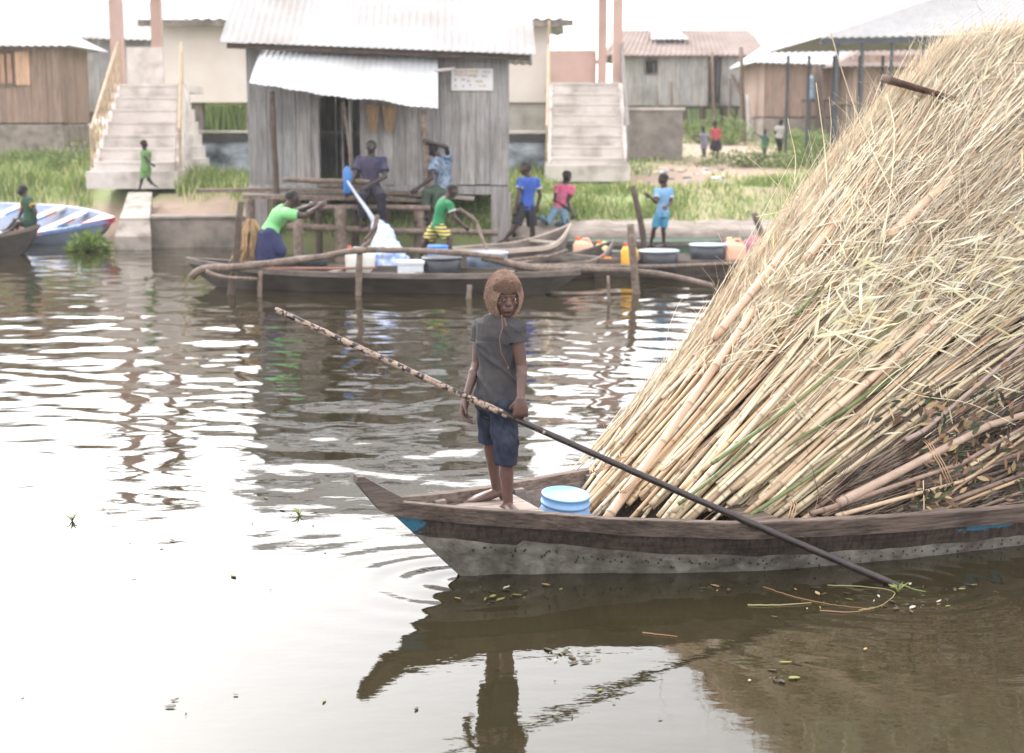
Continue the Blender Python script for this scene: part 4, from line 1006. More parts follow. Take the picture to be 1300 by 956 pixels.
# ------------------------------------------------------------------ mooring stakes and long poles
def stake(nm, lab, a, b_, Y, r0, r1, m, k=7, wob=0.03, bend=(0, 0, 0), Y2=None, cat='stake', ext=0.0):
    A = P(*a, Y); B = P(*b_, Y2 or Y)
    if ext: B = B + (B - A).normalized() * ext
    o = obj(nm, crooked(A, B, r0, r1, k, wob, bend), m, base=B); tag(o, lab, cat); return o
stake('mooring_stake', 'dark stake standing in the water left of the woman in green', (306, 256), (292, 386), 19.5, 0.045, 0.055, M_pole_dark, ext=.5)
stake('mooring_stake', 'short stake in the water below the woman in green', (331, 344), (330, 374), 19.2, 0.03, 0.03, M_pole, ext=.4)
mb = crooked(P(479, 273, 19.4), P(457, 320, 19.4), 0.035, 0.04, 5, 0.03, (0.06, 0, 0)); crooked(P(457, 318, 19.4), P(452, 382, 19.4) - Vector((0, 0, .5)), 0.045, 0.055, 5, 0.03, (0, 0, 0), mb=mb); crooked(P(462, 306, 19.4), P(481, 281, 19.3), 0.02, 0.015, 3, 0.1, mb=mb)
o = obj('mooring_stake', mb, M_pole, base=P(452, 382, 19.4)); tag(o, 'curved forked stake rising from the water in front of the white jerrycans', 'stake')
stake('mooring_stake', 'stub of a stake just left above the standing boy\'s hood', (596, 362), (595, 378), 19.0, 0.035, 0.04, M_pole, ext=.5)
stake('mooring_stake', 'thin stake standing in open water right of the standing boy', (772, 350), (773, 386), 18.7, 0.02, 0.025, M_pole, ext=.5)
stake('mooring_stake', 'thick pale stake standing in the water in front of the orange jerrycan', (800, 284), (808, 376), 19.6, 0.05, 0.06, M_pole, ext=.6)
stake('mooring_stake', 'dark bent stake left of the boy in light blue', (803, 236), (814, 308), 24.0, 0.045, 0.06, M_pole_dark, bend=(0.05, 0, 0), ext=.4)
stake('mooring_stake', 'short forked stake at the edge of the reed pile', (957, 270), (968, 300), 23.5, 0.05, 0.06, M_pole, ext=.5)
def longpole(lab, pts, r, m=M_pole, name='pole'):
    mb = MB(); mb.sm = True
    W = [P(a, b_, Y) for a, b_, Y in pts]
    fine = []; 
    for i in range(len(W) - 1):
        for k in range(4):
            t = k / 4; p0 = W[max(i - 1, 0)]; p1 = W[i]; p2 = W[i + 1]; p3 = W[min(i + 2, len(W) - 1)]
            fine.append(0.5 * ((2 * p1) + (p2 - p0) * t + (2 * p0 - 5 * p1 + 4 * p2 - p3) * t * t + (3 * p1 - p0 - 3 * p2 + p3) * t ** 3))
    fine.append(W[-1]); n = len(fine)
    rad = [r * (1 - 0.35 * i / n) * (1 + rnd.uniform(-.08, .08)) for i in range(n)]
    mb.tube(fine, rad, 8, wob=0.07)
    o = obj(name, mb, m, base=W[0]); tag(o, lab, 'pole'); return o
longpole('long crooked rail pole tied across the stakes in front of the jetty canoe', [(243, 352, 19.3), (258, 342, 19.3), (300, 339, 19.3), (355, 333, 19.35), (410, 326, 19.35), (452, 318, 19.35), (520, 318, 19.4), (590, 322, 19.4), (640, 327, 19.5)], 0.055)
longpole('pale rail pole running from the hooded boy to the thick stake', [(612, 326, 19.8), (680, 341, 19.7), (740, 342, 19.65), (800, 344, 19.7), (850, 350, 19.6), (905, 363, 19.2)], 0.055)
longpole('straight thin pole lying along the loaded grey canoe', [(668, 338, 20.2), (760, 338, 20.6), (850, 338, 21.0), (960, 333, 21.3)], 0.035)
longpole('reddish thin pole lying on the jetty canoe', [(330, 341, 20.0), (400, 341, 20.1), (478, 340, 20.2)], 0.025, mat('reddish_pole', srgb(150, 104, 90), None, .8))
longpole('bent grey pole raised at an angle beside the boy in the green shirt', [(583, 266, 21.5), (600, 277, 21.5), (606, 286, 21.5), (611, 300, 21.3), (620, 322, 21.0), (622, 335, 20.9)], 0.035)
longpole('forked branch lying on the canoe right of the boy in the green shirt', [(598, 328, 20.4), (610, 334, 20.3), (640, 331, 20.4), (690, 326, 20.6)], 0.035)
longpole('grey oar lying across the canoes left of the dark bow', [(640, 338, 20.6), (680, 330, 21.6), (720, 318, 22.6)], 0.03)
longpole('thin pole resting on the water left end of the jetty canoe', [(262, 345, 19.2), (285, 352, 19.1), (326, 354, 19.0)], 0.03)

# ------------------------------------------------------------------ tubs, buckets, cans
def tub(px, py, Y, r, h, m, lab, name='tub', rim_m=None, cat='tub', lid=False):
    c = P(px, py, Y); t = thing(name, lab, cat, c)
    mb = MB(); mb.sm = True
    mb.lathe(c, [(r * .86, 0), (r * .9, 0.01), (r * .97, h * .5), (r, h * .97), (r * .93, h * .97), (r * .88, h * .5), (r * .8, 0.03)], 28); obj('body', mb, m, t)
    mb = MB(); mb.lathe(c, [(r * .96, h * .95), (r * 1.05, h * .95), (r * 1.06, h), (r * 1.02, h * 1.03), (r * .97, h * 1.02)], 28); obj('rim', mb, rim_m or m, t)
    if lid: mb = MB(); mb.lathe(c, [(r * .99, h * 1.01), (r * .99, h * 1.06), (r * .5, h * 1.08)], 28); obj('lid', mb, rim_m or m, t)
    return t
M_blk = mat('black_plastic', srgb(66, 68, 76), srgb(50, 52, 58), 0.45, (3, 3, 3)); M_blk2 = mat('grey_rim', srgb(150, 160, 172), srgb(120, 128, 140), 0.4)
tub(836, 343, 21.6, 0.30, 0.30, M_blk, 'round black tub in the grey canoe, left of its twin and behind the pale pole', rim_m=M_blk2)
tub(898, 335, 21.9, 0.28, 0.30, M_blk, 'round black tub in the grey canoe nearest the reed pile', rim_m=M_blk2)
tub(561, 354, 20.2, 0.28, 0.31, M_blk, 'black tub in the jetty canoe beside the white box')
tub(618, 352, 20.5, 0.30, 0.36, mat('slate_plastic', srgb(88, 104, 124), srgb(66, 76, 90), 0.45), 'slate blue tub directly behind the standing boy\'s hood', rim_m=M_blk2)
tub(396, 338, 20.6, 0.24, 0.14, M_blk, 'low black tub right of the woman in green')
tub(556, 338, 20.9, 0.15, 0.30, mat('bucket_blue', srgb(88, 140, 214), srgb(70, 120, 200), 0.4), 'bright blue bucket between the legs of the boy in the green shirt', 'bucket', cat='bucket')
tub(776, 325, 23, 0.17, 0.08, M_blk, 'small dark basin between the orange jerrycans')
# white box
c = P(522, 349, 20.1); t = thing('storage_box', 'white plastic box in the jetty canoe left of the black tub', 'box', c)
mb = MB(); mb.box(c + Vector((0, 0, 0.08)), (0.36, 0.26, 0.17)); obj('body', mb, mat('box_white', srgb(226, 230, 236), None, 0.5), t)
mb = MB(); mb.box(c + Vector((0, 0, 0.185)), (0.4, 0.3, 0.04)); obj('lid', mb, mat('box_white', (0, 0, 0)), t)
def jerry(px, py, Y, w, h, m, lab, cap_m, rot=0.0):
    c = P(px, py, Y); t = thing('jerrycan', lab, 'jerrycan', c)
    mb = MB(); mb.sm = True; d = w * .62
    def ring(k, z, sx=1.0, ox=0.0):
        r = []
        for i in range(16):
            a = 2 * math.pi * i / 16; ca, sa = math.cos(a), math.sin(a)
            x = math.copysign(abs(ca) ** .45, ca) * w / 2 * k * sx + ox; y = math.copysign(abs(sa) ** .45, sa) * d / 2 * k
            r.append(c + Matrix.Rotation(rot, 3, 'Z') @ Vector((x, y, z)))
        return r
    mb.loft([ring(.9, 0), ring(1, .02 * h), ring(.97, .3 * h), ring(1, .5 * h), ring(1, .74 * h), ring(.8, .86 * h, .8, -.08 * w), ring(.35, .93 * h, .6, -.25 * w)])
    obj('body', mb, m, t)
    mb = MB(); mb.lathe(c + Matrix.Rotation(rot, 3, 'Z') @ Vector((-.26 * w, 0, .92 * h)), [(.12 * w, 0), (.13 * w, .03), (.12 * w, .06)], 10); obj('cap', mb, cap_m, t)
    mb = MB(); q = Matrix.Rotation(rot, 3, 'Z')
    mb.tube([c + q @ Vector((-.1 * w, 0, .88 * h)), c + q @ Vector((0, 0, h)), c + q @ Vector((.25 * w, 0, h)), c + q @ Vector((.4 * w, 0, .78 * h))], .06 * w, 7); obj('handle', mb, m, t)
def plast(n, c, k=.85): 
    m = mat(n, srgb(*c), tuple(x * k for x in srgb(*c)), 0.45, (4, 4, 4)); return m
Mcap = plast('cap_red', (190, 90, 70)); Mw = plast('can_white', (220, 220, 214)); Mo = plast('can_orange', (236, 176, 60)); Mpo = plast('can_peach', (232, 178, 150)); My = plast('can_cream', (240, 222, 160))
jerry(450, 346, 20.5, .26, .36, Mw, 'translucent white jerrycan, left one of the pair in the jetty canoe', Mcap)
jerry(466, 346, 20.6, .24, .37, Mw, 'translucent white jerrycan, right one of the pair in the jetty canoe', plast('cap_blue', (90, 110, 200)), .3)
jerry(740, 330, 22.8, .32, .34, Mpo, 'peach coloured jerrycan with an orange cap left of the dark bow tip', plast('cap_orange', (214, 110, 60)))
jerry(765, 333, 22.6, .26, .32, My, 'cream jerrycan with a yellow cap beside the dark bow tip', plast('cap_orange', (0, 0, 0)))
jerry(770, 340, 21.9, .2, .16, Mo, 'low orange can in front of the cream jerrycan', Mcap)
jerry(799, 339, 21.5, .26, .34, Mo, 'bright orange jerrycan right behind the thick pale stake', Mcap)
jerry(932, 335, 21.9, .33, .38, Mpo, 'peach coloured jerrycan standing right of the two black tubs', My, .2)
jerry(921, 316, 22.6, .12, .12, plast('can_blue', (90, 110, 196)), 'small blue can behind the peach jerrycan by the reed pile', Mcap)
# crumpled bundles
def crumple(c, r, m, lab, nm, cat, amp=.3, f=3.0, seg=28):
    mb = MB(); mb.sm = False; mb.ell(c, r, seg, seg * 2 // 3); me = mb.mesh(); s = min(r)
    me = displace(me, lambda p: s * amp * (mnoise.noise(p * f) + .6 * mnoise.noise(p * f * 2.7)))
    shift_mesh(me, c); o = obj(nm, me, m); o.location = c; tag(o, lab, cat); return o
crumple(P(960, 318, 22.4), (.26, .2, .22), mat('pink_cloth', srgb(170, 110, 118), srgb(120, 84, 96), .8, (6, 6, 6)), 'crumpled pink and dark red cloth bundle at the edge of the reed pile', 'cloth_bundle', 'bundle')
M_ice = mat('ice_sachets', srgb(196, 202, 214), srgb(100, 140, 210), .35, (9, 9, 9), detail=2)
bagc = P(493, 330, 20.8)
mb = MB(); mb.sm = True
A, B, Cc_, D = P(479, 286, 22.2), P(486, 300, 21.6), P(492, 320, 21.1), P(495, 338, 20.8)
mb.tube([A, B, Cc_, D, D - Vector((0, 0, .1))], [.09, .16, .2, .30, .26], 22); me = remeshed(mb, .02, 1); me = displace(me, lambda p: .05 * mnoise.noise(p * 7) + .03 * mnoise.noise(p * 17)); shift_mesh(me, bagc)
o = obj('plastic_bag', me, M_ice); o.location = bagc; tag(o, 'big crumpled blue and white plastic bag slumped in the jetty canoe', 'bag')
mb = MB(); mb.sm = True; mb.tube([P(441, 230, 23.6), P(455, 251, 23.2), P(468, 269, 22.8), P(480, 290, 22.3)], [.02, .026, .036, .05], 10)
o = obj('pouring_pipe', mb, mat('pipe_white', srgb(160, 166, 180), None, .5), base=P(480, 290, 22.3)); tag(o, 'pale pipe slanting from the seated man down into the plastic bag', 'pipe')
c = P(441, 246, 24.0); t = thing('water_can', 'tall bright blue can held at the left side of the seated man', 'can', c)
mb = MB(); mb.sm = True; mb.lathe(c, [(.055, 0), (.068, .02), (.064, .36), (.04, .43), (.024, .46)], 14); obj('body', mb, plast('can_bright_blue', (50, 112, 180)), t)
mb = MB(); mb.tube([c + Vector((.04, -.02, .36)), c + Vector((.10, -.02, .32)), c + Vector((.06, -.02, .22))], .010, 6); obj('handle', mb, MATS['can_bright_blue'], t)
# raffia bundle behind the woman
c = P(316, 328, 20.4); pts = []; 
N_ = 230; A = np.zeros((N_, 4, 3)); 
for i in range(N_):
    a = rnd.uniform(0, 6.28); r = rnd.random() ** .5
    top = P(318, 282, 20.4) + Vector((.07 * r * math.cos(a), .07 * r * math.sin(a), rnd.uniform(-.05, .05)))
    bot = P(315, 328, 20.4) + Vector((.2 * r * math.cos(a), .16 * r * math.sin(a), rnd.uniform(-.02, .12)))
    mid = top.lerp(bot, .3) + Vector((.05 * r * math.cos(a) + rnd.gauss(0, .012), .05 * r * math.sin(a), 0)); mid2 = top.lerp(bot, .7) + Vector((.02 * r * math.cos(a) + rnd.gauss(0, .02), .02 * r * math.sin(a), 0)); bot += Vector((rnd.gauss(0, .05), rnd.gauss(0, .03), rnd.gauss(0, .09)))
    A[i] = [list(top), list(mid), list(mid2), list(bot)]
V, F, C = strands(A, np.tile([.006, .01, .01, .004], (N_, 1)), np.array([np.array(srgb(200, 168, 130)) * rnd.uniform(.35, 1.15) for _ in range(N_)]))
M_straw = mat('straw', (1, 1, 1), (.8, .76, .7), .7, (3, 3, 3), attr='Col', spec=.3)
add_translucency(M_straw, (.5, .4, .3), .15)
o = obj('raffia_bundle', np_mesh(V, F, C, off=c), M_straw); o.location = c; tag(o, 'tan raffia bundle hanging behind the skirt of the woman in green', 'bundle')

# faint palm far behind the roofs
Yp = 110; c = P(273, 24, Yp); tr = thing('palm_tree', 'faint distant palm tree showing above the roofs left of the hut', 'palm tree', (c.x, Yp, 2))
mb = MB(); mb.sm = True; mb.tube([(c.x + .3, Yp, 2), (c.x + .1, Yp, 6), c], [.25, .2, .16], 8); obj('trunk', mb, M_pole, tr)
A = []; W = []; Sd = []; Cc = []
for i in range(16):
    a = 2 * math.pi * i / 16 + rnd.uniform(-.1, .1); up = rnd.uniform(.2, .8)
    for k in range(16):
        u = k / 15; q = c + Vector((math.cos(a) * 2.4 * u, math.sin(a) * 2.4 * u, up * 1.6 * u - 1.9 * u * u)); sx = Vector((-math.sin(a), math.cos(a), 0))
        for s_ in (-1, 1):
            e = q + sx * s_ * .45 * (1 - .5 * u) + Vector((0, 0, -.35)); A.append([list(q), list(q.lerp(e, .5)), list(e)]); W.append([.06, .05, .01]); Sd.append([math.cos(a), math.sin(a), 0]); Cc.append(srgb(110, 128, 84))
V, F, C = ribbons(np.array(A), np.array(W), np.array(Sd), np.array(Cc)); obj('crown', np_mesh(V, F, C, off=wl_of(tr)), M_mask_green, tr, local=True)
# ------------------------------------------------------------------ people
M_skin = mat('skin', srgb(66, 45, 38), srgb(52, 35, 31), 0.5, (14, 14, 14), 0.0008, (60, 60, 60))
M_skin_dark = mat('skin_dark', srgb(44, 31, 28), srgb(34, 24, 22), 0.5, (14, 14, 14), 0.0008, (60, 60, 60))
M_hair = mat('hair', srgb(38, 32, 32), srgb(26, 22, 22), 0.9, (40, 40, 40), 0.003, (90, 90, 90))
M_eye = mat('eye_white', srgb(176, 164, 158), srgb(166, 154, 148), 0.25, (1, 1, 1)); M_iris = mat('iris', srgb(30, 20, 18), srgb(24, 18, 16), 0.2, (1, 1, 1))
def cloth(n, c, k=0.8, pat=None, pscale=(9, 9, 9)):
    dk_ = lambda q: tuple(.62 * x for x in srgb(*q))
    return mat(n, dk_(c), pat and dk_(pat) or tuple(x * k for x in dk_(c)), 0.85, pscale if pat else (5, 5, 5), 0.004, (12, 12, 12), detail=2 if pat else 6)
def frame(fwd, up=Vector((0, 0, 1))):
    f = Vector(fwd).normalized(); r = f.cross(up).normalized(); u = r.cross(f).normalized()
    return Matrix(((r.x, f.x, u.x), (r.y, f.y, u.y), (r.z, f.z, u.z)))
def hand(mb, w, d, n, side, L_, curl=0.5, spread=0.1, thumb_in=0.4):
    d = Vector(d).normalized(); n = Vector(n); n = (n - d * n.dot(d)).normalized(); s = Vector(side); s = (s - d * s.dot(d) - n * s.dot(n)).normalized()
    mb.tube([w - d * .06 * L_, w + d * .1 * L_, w + d * .28 * L_, w + d * .44 * L_, w + d * .52 * L_], [(.15 * L_, .12 * L_), (.19 * L_, .13 * L_), (.235 * L_, .125 * L_), (.24 * L_, .11 * L_), (.2 * L_, .07 * L_)], 12, side=s)
    for i, fl in enumerate((.42, .47, .44, .35)):
        off = (.185 - .123 * i); p = w + d * (.47 * L_ - (0.02 * L_ if i in (0, 3) else 0)) + s * off * L_
        a = 0.0; dd = (d + s * spread * (.175 - .117 * i) * 4).normalized()
        for k, (sl, r0, r1) in enumerate(((.46, .062, .055), (.31, .055, .05), (.25, .05, .04))):
            a += curl * (0.75, 1.15, .8)[k] * (1 + 0.07 * (i - 1.5))
            q = p + (dd * math.cos(a) + n * math.sin(a)) * sl * fl * L_
            mb.caps(p, q, r0 * L_, r1 * L_, 8, 3); p = q
    p = w + d * .12 * L_ + s * .16 * L_ + n * .03 * L_
    d1 = (d * .72 + s * .62 + n * (.2 + thumb_in * .5)).normalized(); q = p + d1 * .26 * L_; mb.caps(p, q, .085 * L_, .066 * L_, 8, 3)
    d2 = (d * .9 + s * (.25 - thumb_in * .6) + n * (.15 + thumb_in)).normalized(); mb.caps(q, q + d2 * .2 * L_, .064 * L_, .05 * L_, 8, 3)
def person(label, H, Y, J, face, top=None, bottom=None, toes=None, hands=None, skin=M_skin, voxel=0.011, group=None, hair=1.0, fat=1.0, bare_feet=True, head_up=Vector((0, 0, 1)), hs_k=0.074, wr=0.010, spine=None, feet_on=None, name='person', hat=False, torso_fwd=None):
    """J: pixel joints (px, py, dY); a = the limb on the picture's left, b = on its right"""
    j = {k: P(v[0], v[1], Y + (v[2] if len(v) > 2 else 0)) for k, v in J.items()}
    foot_z = min(j['ana'].z, j['anb'].z) if 'ana' in j else j['pelvis'].z
    root = thing(name, label, 'person', (j['pelvis'].x, j['pelvis'].y, foot_z), 0, group)
    f = H * fat; hs = H * hs_k; Fr = frame(face, head_up); hc = j['head']
    hp = lambda x, y, z: hc + Fr @ Vector((x * hs, y * hs, z * hs))
    mb = MB(); mb.sm = True
    mb.ell(hp(0, -.06, .16), (.76 * hs, .92 * hs, .84 * hs), 18, 12, Fr); mb.ell(hp(0, .14, -.38), (.56 * hs, .66 * hs, .58 * hs), 14, 10, Fr)
    mb.ell(hp(0, .5, -.78), (.24 * hs, .2 * hs, .16 * hs), 10, 8, Fr)
    mb.caps(hp(0, .82, .06), hp(0, .98, -.2), .07 * hs, .11 * hs, 8, 3)
    for s in (-1, 1):
        mb.ell(hp(s * .1, .88, -.24), (.09 * hs, .11 * hs, .08 * hs), 8, 6, Fr)
        mb.ell(hp(s * .38, .56, -.2), (.2 * hs, .16 * hs, .18 * hs), 8, 6, Fr)
        mb.caps(hp(s * .12, .84, .2), hp(s * .5, .62, .2), .09 * hs, .08 * hs, 8, 3)
        if not hat: mb.ell(hp(s * .78, -.05, -.05), (.07 * hs, .16 * hs, .25 * hs), 8, 8, Fr)
    mb.caps(hp(-.2, .76, -.46), hp(.2, .76, -.46), .07 * hs, .07 * hs, 8, 3); mb.caps(hp(-.16, .74, -.58), hp(.16, .74, -.58), .08 * hs, .08 * hs, 8, 3)
    mb.caps(hp(0, -.2, -.35), j['neck'], .036 * f, .04 * f, 12, 4)
    pel, neck = j['pelvis'], j['neck']; sd = (j['shb'] - j['sha']).normalized(); upv = (neck - pel).normalized()
    if torso_fwd is not None:
        sd2 = Vector(torso_fwd).cross(Vector((0, 0, 1))).normalized()
        sd = sd2 if sd2.dot(sd) > 0 else -sd2
    sd = (sd - upv * sd.dot(upv)).normalized()
    T = (neck - pel); bow = j['chest'] - (pel + T * .6) if 'chest' in j else Vector((0, 0, 0))
    sp = lambda t: pel + T * t + bow * math.sin(math.pi * min(1, max(0, t)) * .9)
    prof = [(-.16, .060, .048), (-.08, .084, .062), (.05, .090, .066), (.2, .080, .058), (.38, .074, .054), (.55, .084, .060), (.72, .094, .064), (.86, .094, .056), (.95, .066, .046), (1.02, .038, .036)]
    mb.tube([sp(t) for t, a, b in prof], [(a * f, b * f) for t, a, b in prof], 16, side=sd)
    for c in 'ab':
        mb.caps(sp(.88) + (j['sh' + c] - sp(.88)) * .4, j['sh' + c], .04 * f, .036 * f); mb.caps(j['sh' + c], j['el' + c], .033 * f, .024 * f); mb.caps(j['el' + c], j['wr' + c], .025 * f, .0165 * f)
        e, w = j['el' + c], j['wr' + c]; mb.ell(e.lerp(w, .28), .0262 * f, 10, 8)
        hd = (hands or {}).get(c, {})
        d = Vector(hd.get('d', (w - e).normalized())); n = Vector(hd.get('n', (0, 1, -.2))); side = Vector(hd.get('s', d.cross(n)))
        hand(mb, w, d, n, side, hd.get('L', .112) * H, hd.get('curl', .45), thumb_in=hd.get('thumb', .4))
    hips = {'a': sp(-.02) - sd * .048 * H, 'b': sp(-.02) + sd * .048 * H}
    if (j['kna'] - j['knb']).dot(sd) > 0.02 and 'hipswap' in J: hips['a'], hips['b'] = hips['b'], hips['a']
    for c in 'ab':
        if 'hip' + c in j: hips[c] = j['hip' + c]
        k = j['kn' + c]; a = j['an' + c]; mb.caps(hips[c], k, .054 * f, .034 * f); mb.caps(k, a, .033 * f, .021 * f)
        ca = k.lerp(a, .3); back = -(Vector(toes[c]) if toes else Vector(face)).normalized(); back.z = 0
        mb.ell(ca + back * .008 * H, (.032 * f, .032 * f, .07 * f), 10, 8)
        t = (Vector(toes[c]) if toes else Vector(face)); t.normalize(); Lf_ = .145 * H
        heel = a - t * .22 * Lf_ - Vector((0, 0, .026 * H)); mid = a + t * .35 * Lf_ - Vector((0, 0, .022 * H)); toe = a + t * .72 * Lf_ - Vector((0, 0, .032 * H))
        side = t.cross(Vector((0, 0, 1))).normalized()
        mb.ell(heel, .024 * H, 10, 8); mb.caps(a, heel, .022 * f, .02 * H, 10, 4)
        mb.tube([a - Vector((0, 0, .01 * H)), mid, toe, toe + t * .03 * H], [(.021 * H, .021 * H), (.028 * H, .02 * H), (.033 * H, .014 * H), (.026 * H, .009 * H)], 12, side=side)
        if voxel < .008:
            for q, (o, tl, r) in enumerate(((-.022, .045, .0105), (-.008, .04, .008), (.003, .035, .0075), (.013, .03, .007), (.022, .025, .0068))):
                sg_ = 1 if c == 'a' else -1
                p0 = toe + side * (o * sg_ * H); mb.caps(p0, p0 + t * tl * H - Vector((0, 0, .004 * H)), r * H, r * .9 * H, 8, 3)
    me = remeshed(mb, voxel, 3); shift_mesh(me, root.location)
    body = obj('body', me, skin, root, local=True)
    # eyes
    for s in (-1, 1):
        mb = MB(); mb.sm = True; mb.ell(hp(s * .29, .67, .02), (.15 * hs, .14 * hs, .11 * hs), 12, 8, Fr); mb.m = 1
        mb.ell(hp(s * .29 + .03, .775, .025), (.085 * hs, .04 * hs, .085 * hs), 10, 6, Fr)
        obj('eye', mb, [M_eye, M_iris], root)
    if hair and not hat:
        mb = MB(); mb.sm = True; k = 1.03 + .05 * hair
        mb.ell(hp(0, -.1, .2), (.79 * hs * k, .92 * hs * k, .84 * hs * k), 20, 14, Fr)
        if hair > 1.5: mb.ell(hp(0, -.5, .3), (.6 * hs * k, .6 * hs * k, .6 * hs * k), 16, 10, Fr)
        me = mb.mesh()
        # keep the crown and the back, bare forehead and face
        bm = bmesh.new(); bm.from_mesh(me); inv = Fr.transposed()
        kill = [v for v in bm.verts if (lambda q: q.z < (.30 + .55 * max(0, q.y) if q.y > -.1 else -.1 + 0.0 * q.y))((inv @ (v.co - hc)) / hs)]
        bmesh.ops.delete(bm, geom=kill, context='VERTS'); bm.to_mesh(me); bm.free()
        displace(me, lambda p: .02 * hs * mnoise.noise(p * 60)); shift_mesh(me, root.location)
        obj('hair', me, M_hair, root, smooth=True, local=True)
    if top:
        mb = MB(); mb.sm = True; hem = top.get('hem', -.1); ex = top.get('loose', .012) * H / 1.3
        prof2 = [(t, a, b) for t, a, b in prof if t > hem + .02]
        pr = [(hem, .092, .066)] + prof2[:-1] + [(.985, .046, .042)]
        mb.tube([sp(t) for t, a, b in pr], [(a * f + ex * (1.25 if t < .3 else 1), b * f + ex * (1.25 if t < .3 else 1)) for t, a, b in pr], 20, side=sd)
        for c in 'ab':
            sl = top.get('sleeve', .5); sh, e, w = j['sh' + c], j['el' + c], j['wr' + c]
            inner = sp(.86) + (sh - sp(.86)) * .35
            if sl > 0:
                if sl <= 1: pts = [inner, sh, sh.lerp(e, sl)]; rr = [.05 * f, .039 * f + ex * .8, .034 * f + ex * 1.3]
                else: pts = [inner, sh, e, e.lerp(w, sl - 1)]; rr = [.05 * f, .039 * f + ex * .8, .030 * f + ex, .022 * f + ex]
                mb.ell(sh, .041 * f + ex * .6, 12, 8); mb.tube(pts, rr, 14)
            else: mb.ell(sh - sd * (.02 * H if c == 'b' else -.02 * H), .04 * f + ex * .4, 12, 8)
        me = remeshed(mb, voxel * .95, 2)
        side_ = sd
        def wrinkle(p, q=rnd.uniform(0, 30)):
            u = p.dot(upv); v = p.dot(side_)
            return wr * (mnoise.noise(Vector((v * 9 + q, u * 5 + v * 6, p.y * 5))) + .5 * mnoise.noise(Vector((v * 20, u * 14 + q, p.y * 12)))) 
        displace(me, top.get('fold') or wrinkle); shift_mesh(me, root.location); sh_o = obj(top.get('name', 'shirt'), me, top['mat'], root, local=True)
        if 'trim' in top:
            for c in 'ab':
                sl = top['sleeve']; sh, e = j['sh' + c], j['el' + c]
                mb = MB(); mb.sm = True; rr = .034 * f + ex * 1.3 + .004; a = sh.lerp(e, max(0.05, sl - .12)); b = sh.lerp(e, sl)
                mb.tube([a, b + (b - a) * .05], [rr, rr], 14); obj('cuff', mb, top['trim'], sh_o if False else root)
    if bottom:
        mb = MB(); mb.sm = True; ex = bottom.get('loose', .014) * H / 1.3; ln = bottom.get('len', .9); kd = bottom['kind']
        wt = bottom.get('waist', .1)
        pr = [(wt, .085, .062), (.03, .091, .068), (-.06, .088, .066), (-.14, .07, .056)]
        if kd != 'skirt':
            mb.tube([sp(t) for t, a, b in pr], [(a * f + ex * .7, b * f + ex * .7) for t, a, b in pr], 18, side=sd)
            for c in 'ab':
                h, k, a = hips[c], j['kn' + c], j['an' + c]; ln = bottom.get('len' + c, bottom.get('len', .9))
                if ln <= 1: pts = [h + upv * .01, h.lerp(k, ln * .5), h.lerp(k, ln)]; rr = [.056 * f + ex * .4, .05 * f + ex, .042 * f + ex * 1.5]
                else: pts = [h + upv * .01, h.lerp(k, .5), k, k.lerp(a, (ln - 1) * .6), k.lerp(a, ln - 1)]; rr = [.056 * f + ex * .4, .049 * f + ex, .039 * f + ex * 1.1, .035 * f + ex * 1.2, .032 * f + ex * 1.3]
                mb.ell(h, .056 * f + ex * .5, 12, 8); mb.tube(pts, rr, 16)
        else:
            mk = (j['kna'] + j['knb']) / 2; ma = (j['ana'] + j['anb']) / 2; end = mk if ln <= 1 else mk.lerp(ma, ln - 1)
            if ln < 1: end = pel.lerp(mk, ln)
            sw = bottom.get('flare', .13) * f
            mb.tube([sp(wt), sp(0), sp(0).lerp(end, .5), end], [(.088 * f + ex * .6, .065 * f + ex * .6), (.098 * f + ex, .078 * f + ex), (.6 * sw + .05 * f, .5 * sw + .05 * f), (sw, sw * .85)], 20, side=sd)
            for c in 'ab':
                h, k = hips[c], j['kn' + c]; mb.caps(h, h.lerp(k, min(1, ln) * .9), .058 * f + ex, .05 * f + ex)
        me = remeshed(mb, voxel * .95, 2)
        displace(me, bottom.get('fold') or (lambda p: wr * 1.1 * (mnoise.noise(Vector((p.x * 10, p.y * 10, p.z * 6))) + .5 * mnoise.noise(p * 19)))); shift_mesh(me, root.location)
        obj(bottom.get('name', kd), me, bottom['mat'], root, local=True)
    return root, j, Fr, hp, hs, sp, sd, upv

# --- woman in green leaning over the canoe towards the jetty
person('woman in a light green shirt and navy skirt leaning forward with an outstretched arm', 1.6, 20.3,
       dict(head=(373, 252), neck=(365, 264), chest=(352, 278, .05), pelvis=(342, 296), sha=(358, 268, .22), shb=(366, 272, -.18), ela=(378, 268, .3), wra=(392, 262, .3), elb=(388, 274, -.2), wrb=(404, 263, -.18),
            kna=(344, 322, .15), knb=(356, 320, -.12), ana=(330, 342, .15), anb=(350, 343, -.12)), (1, .35, -.1),
       dict(mat=cloth('tee_mint', (150, 232, 150), .9), sleeve=.55, hem=-.02), dict(kind='skirt', mat=cloth('navy', (48, 54, 104)), len=1.7, flare=.13), toes={'a': (1, 0, 0), 'b': (1, 0, 0)}, skin=M_skin, hair=1.7, fat=1.12, hs_k=.066)
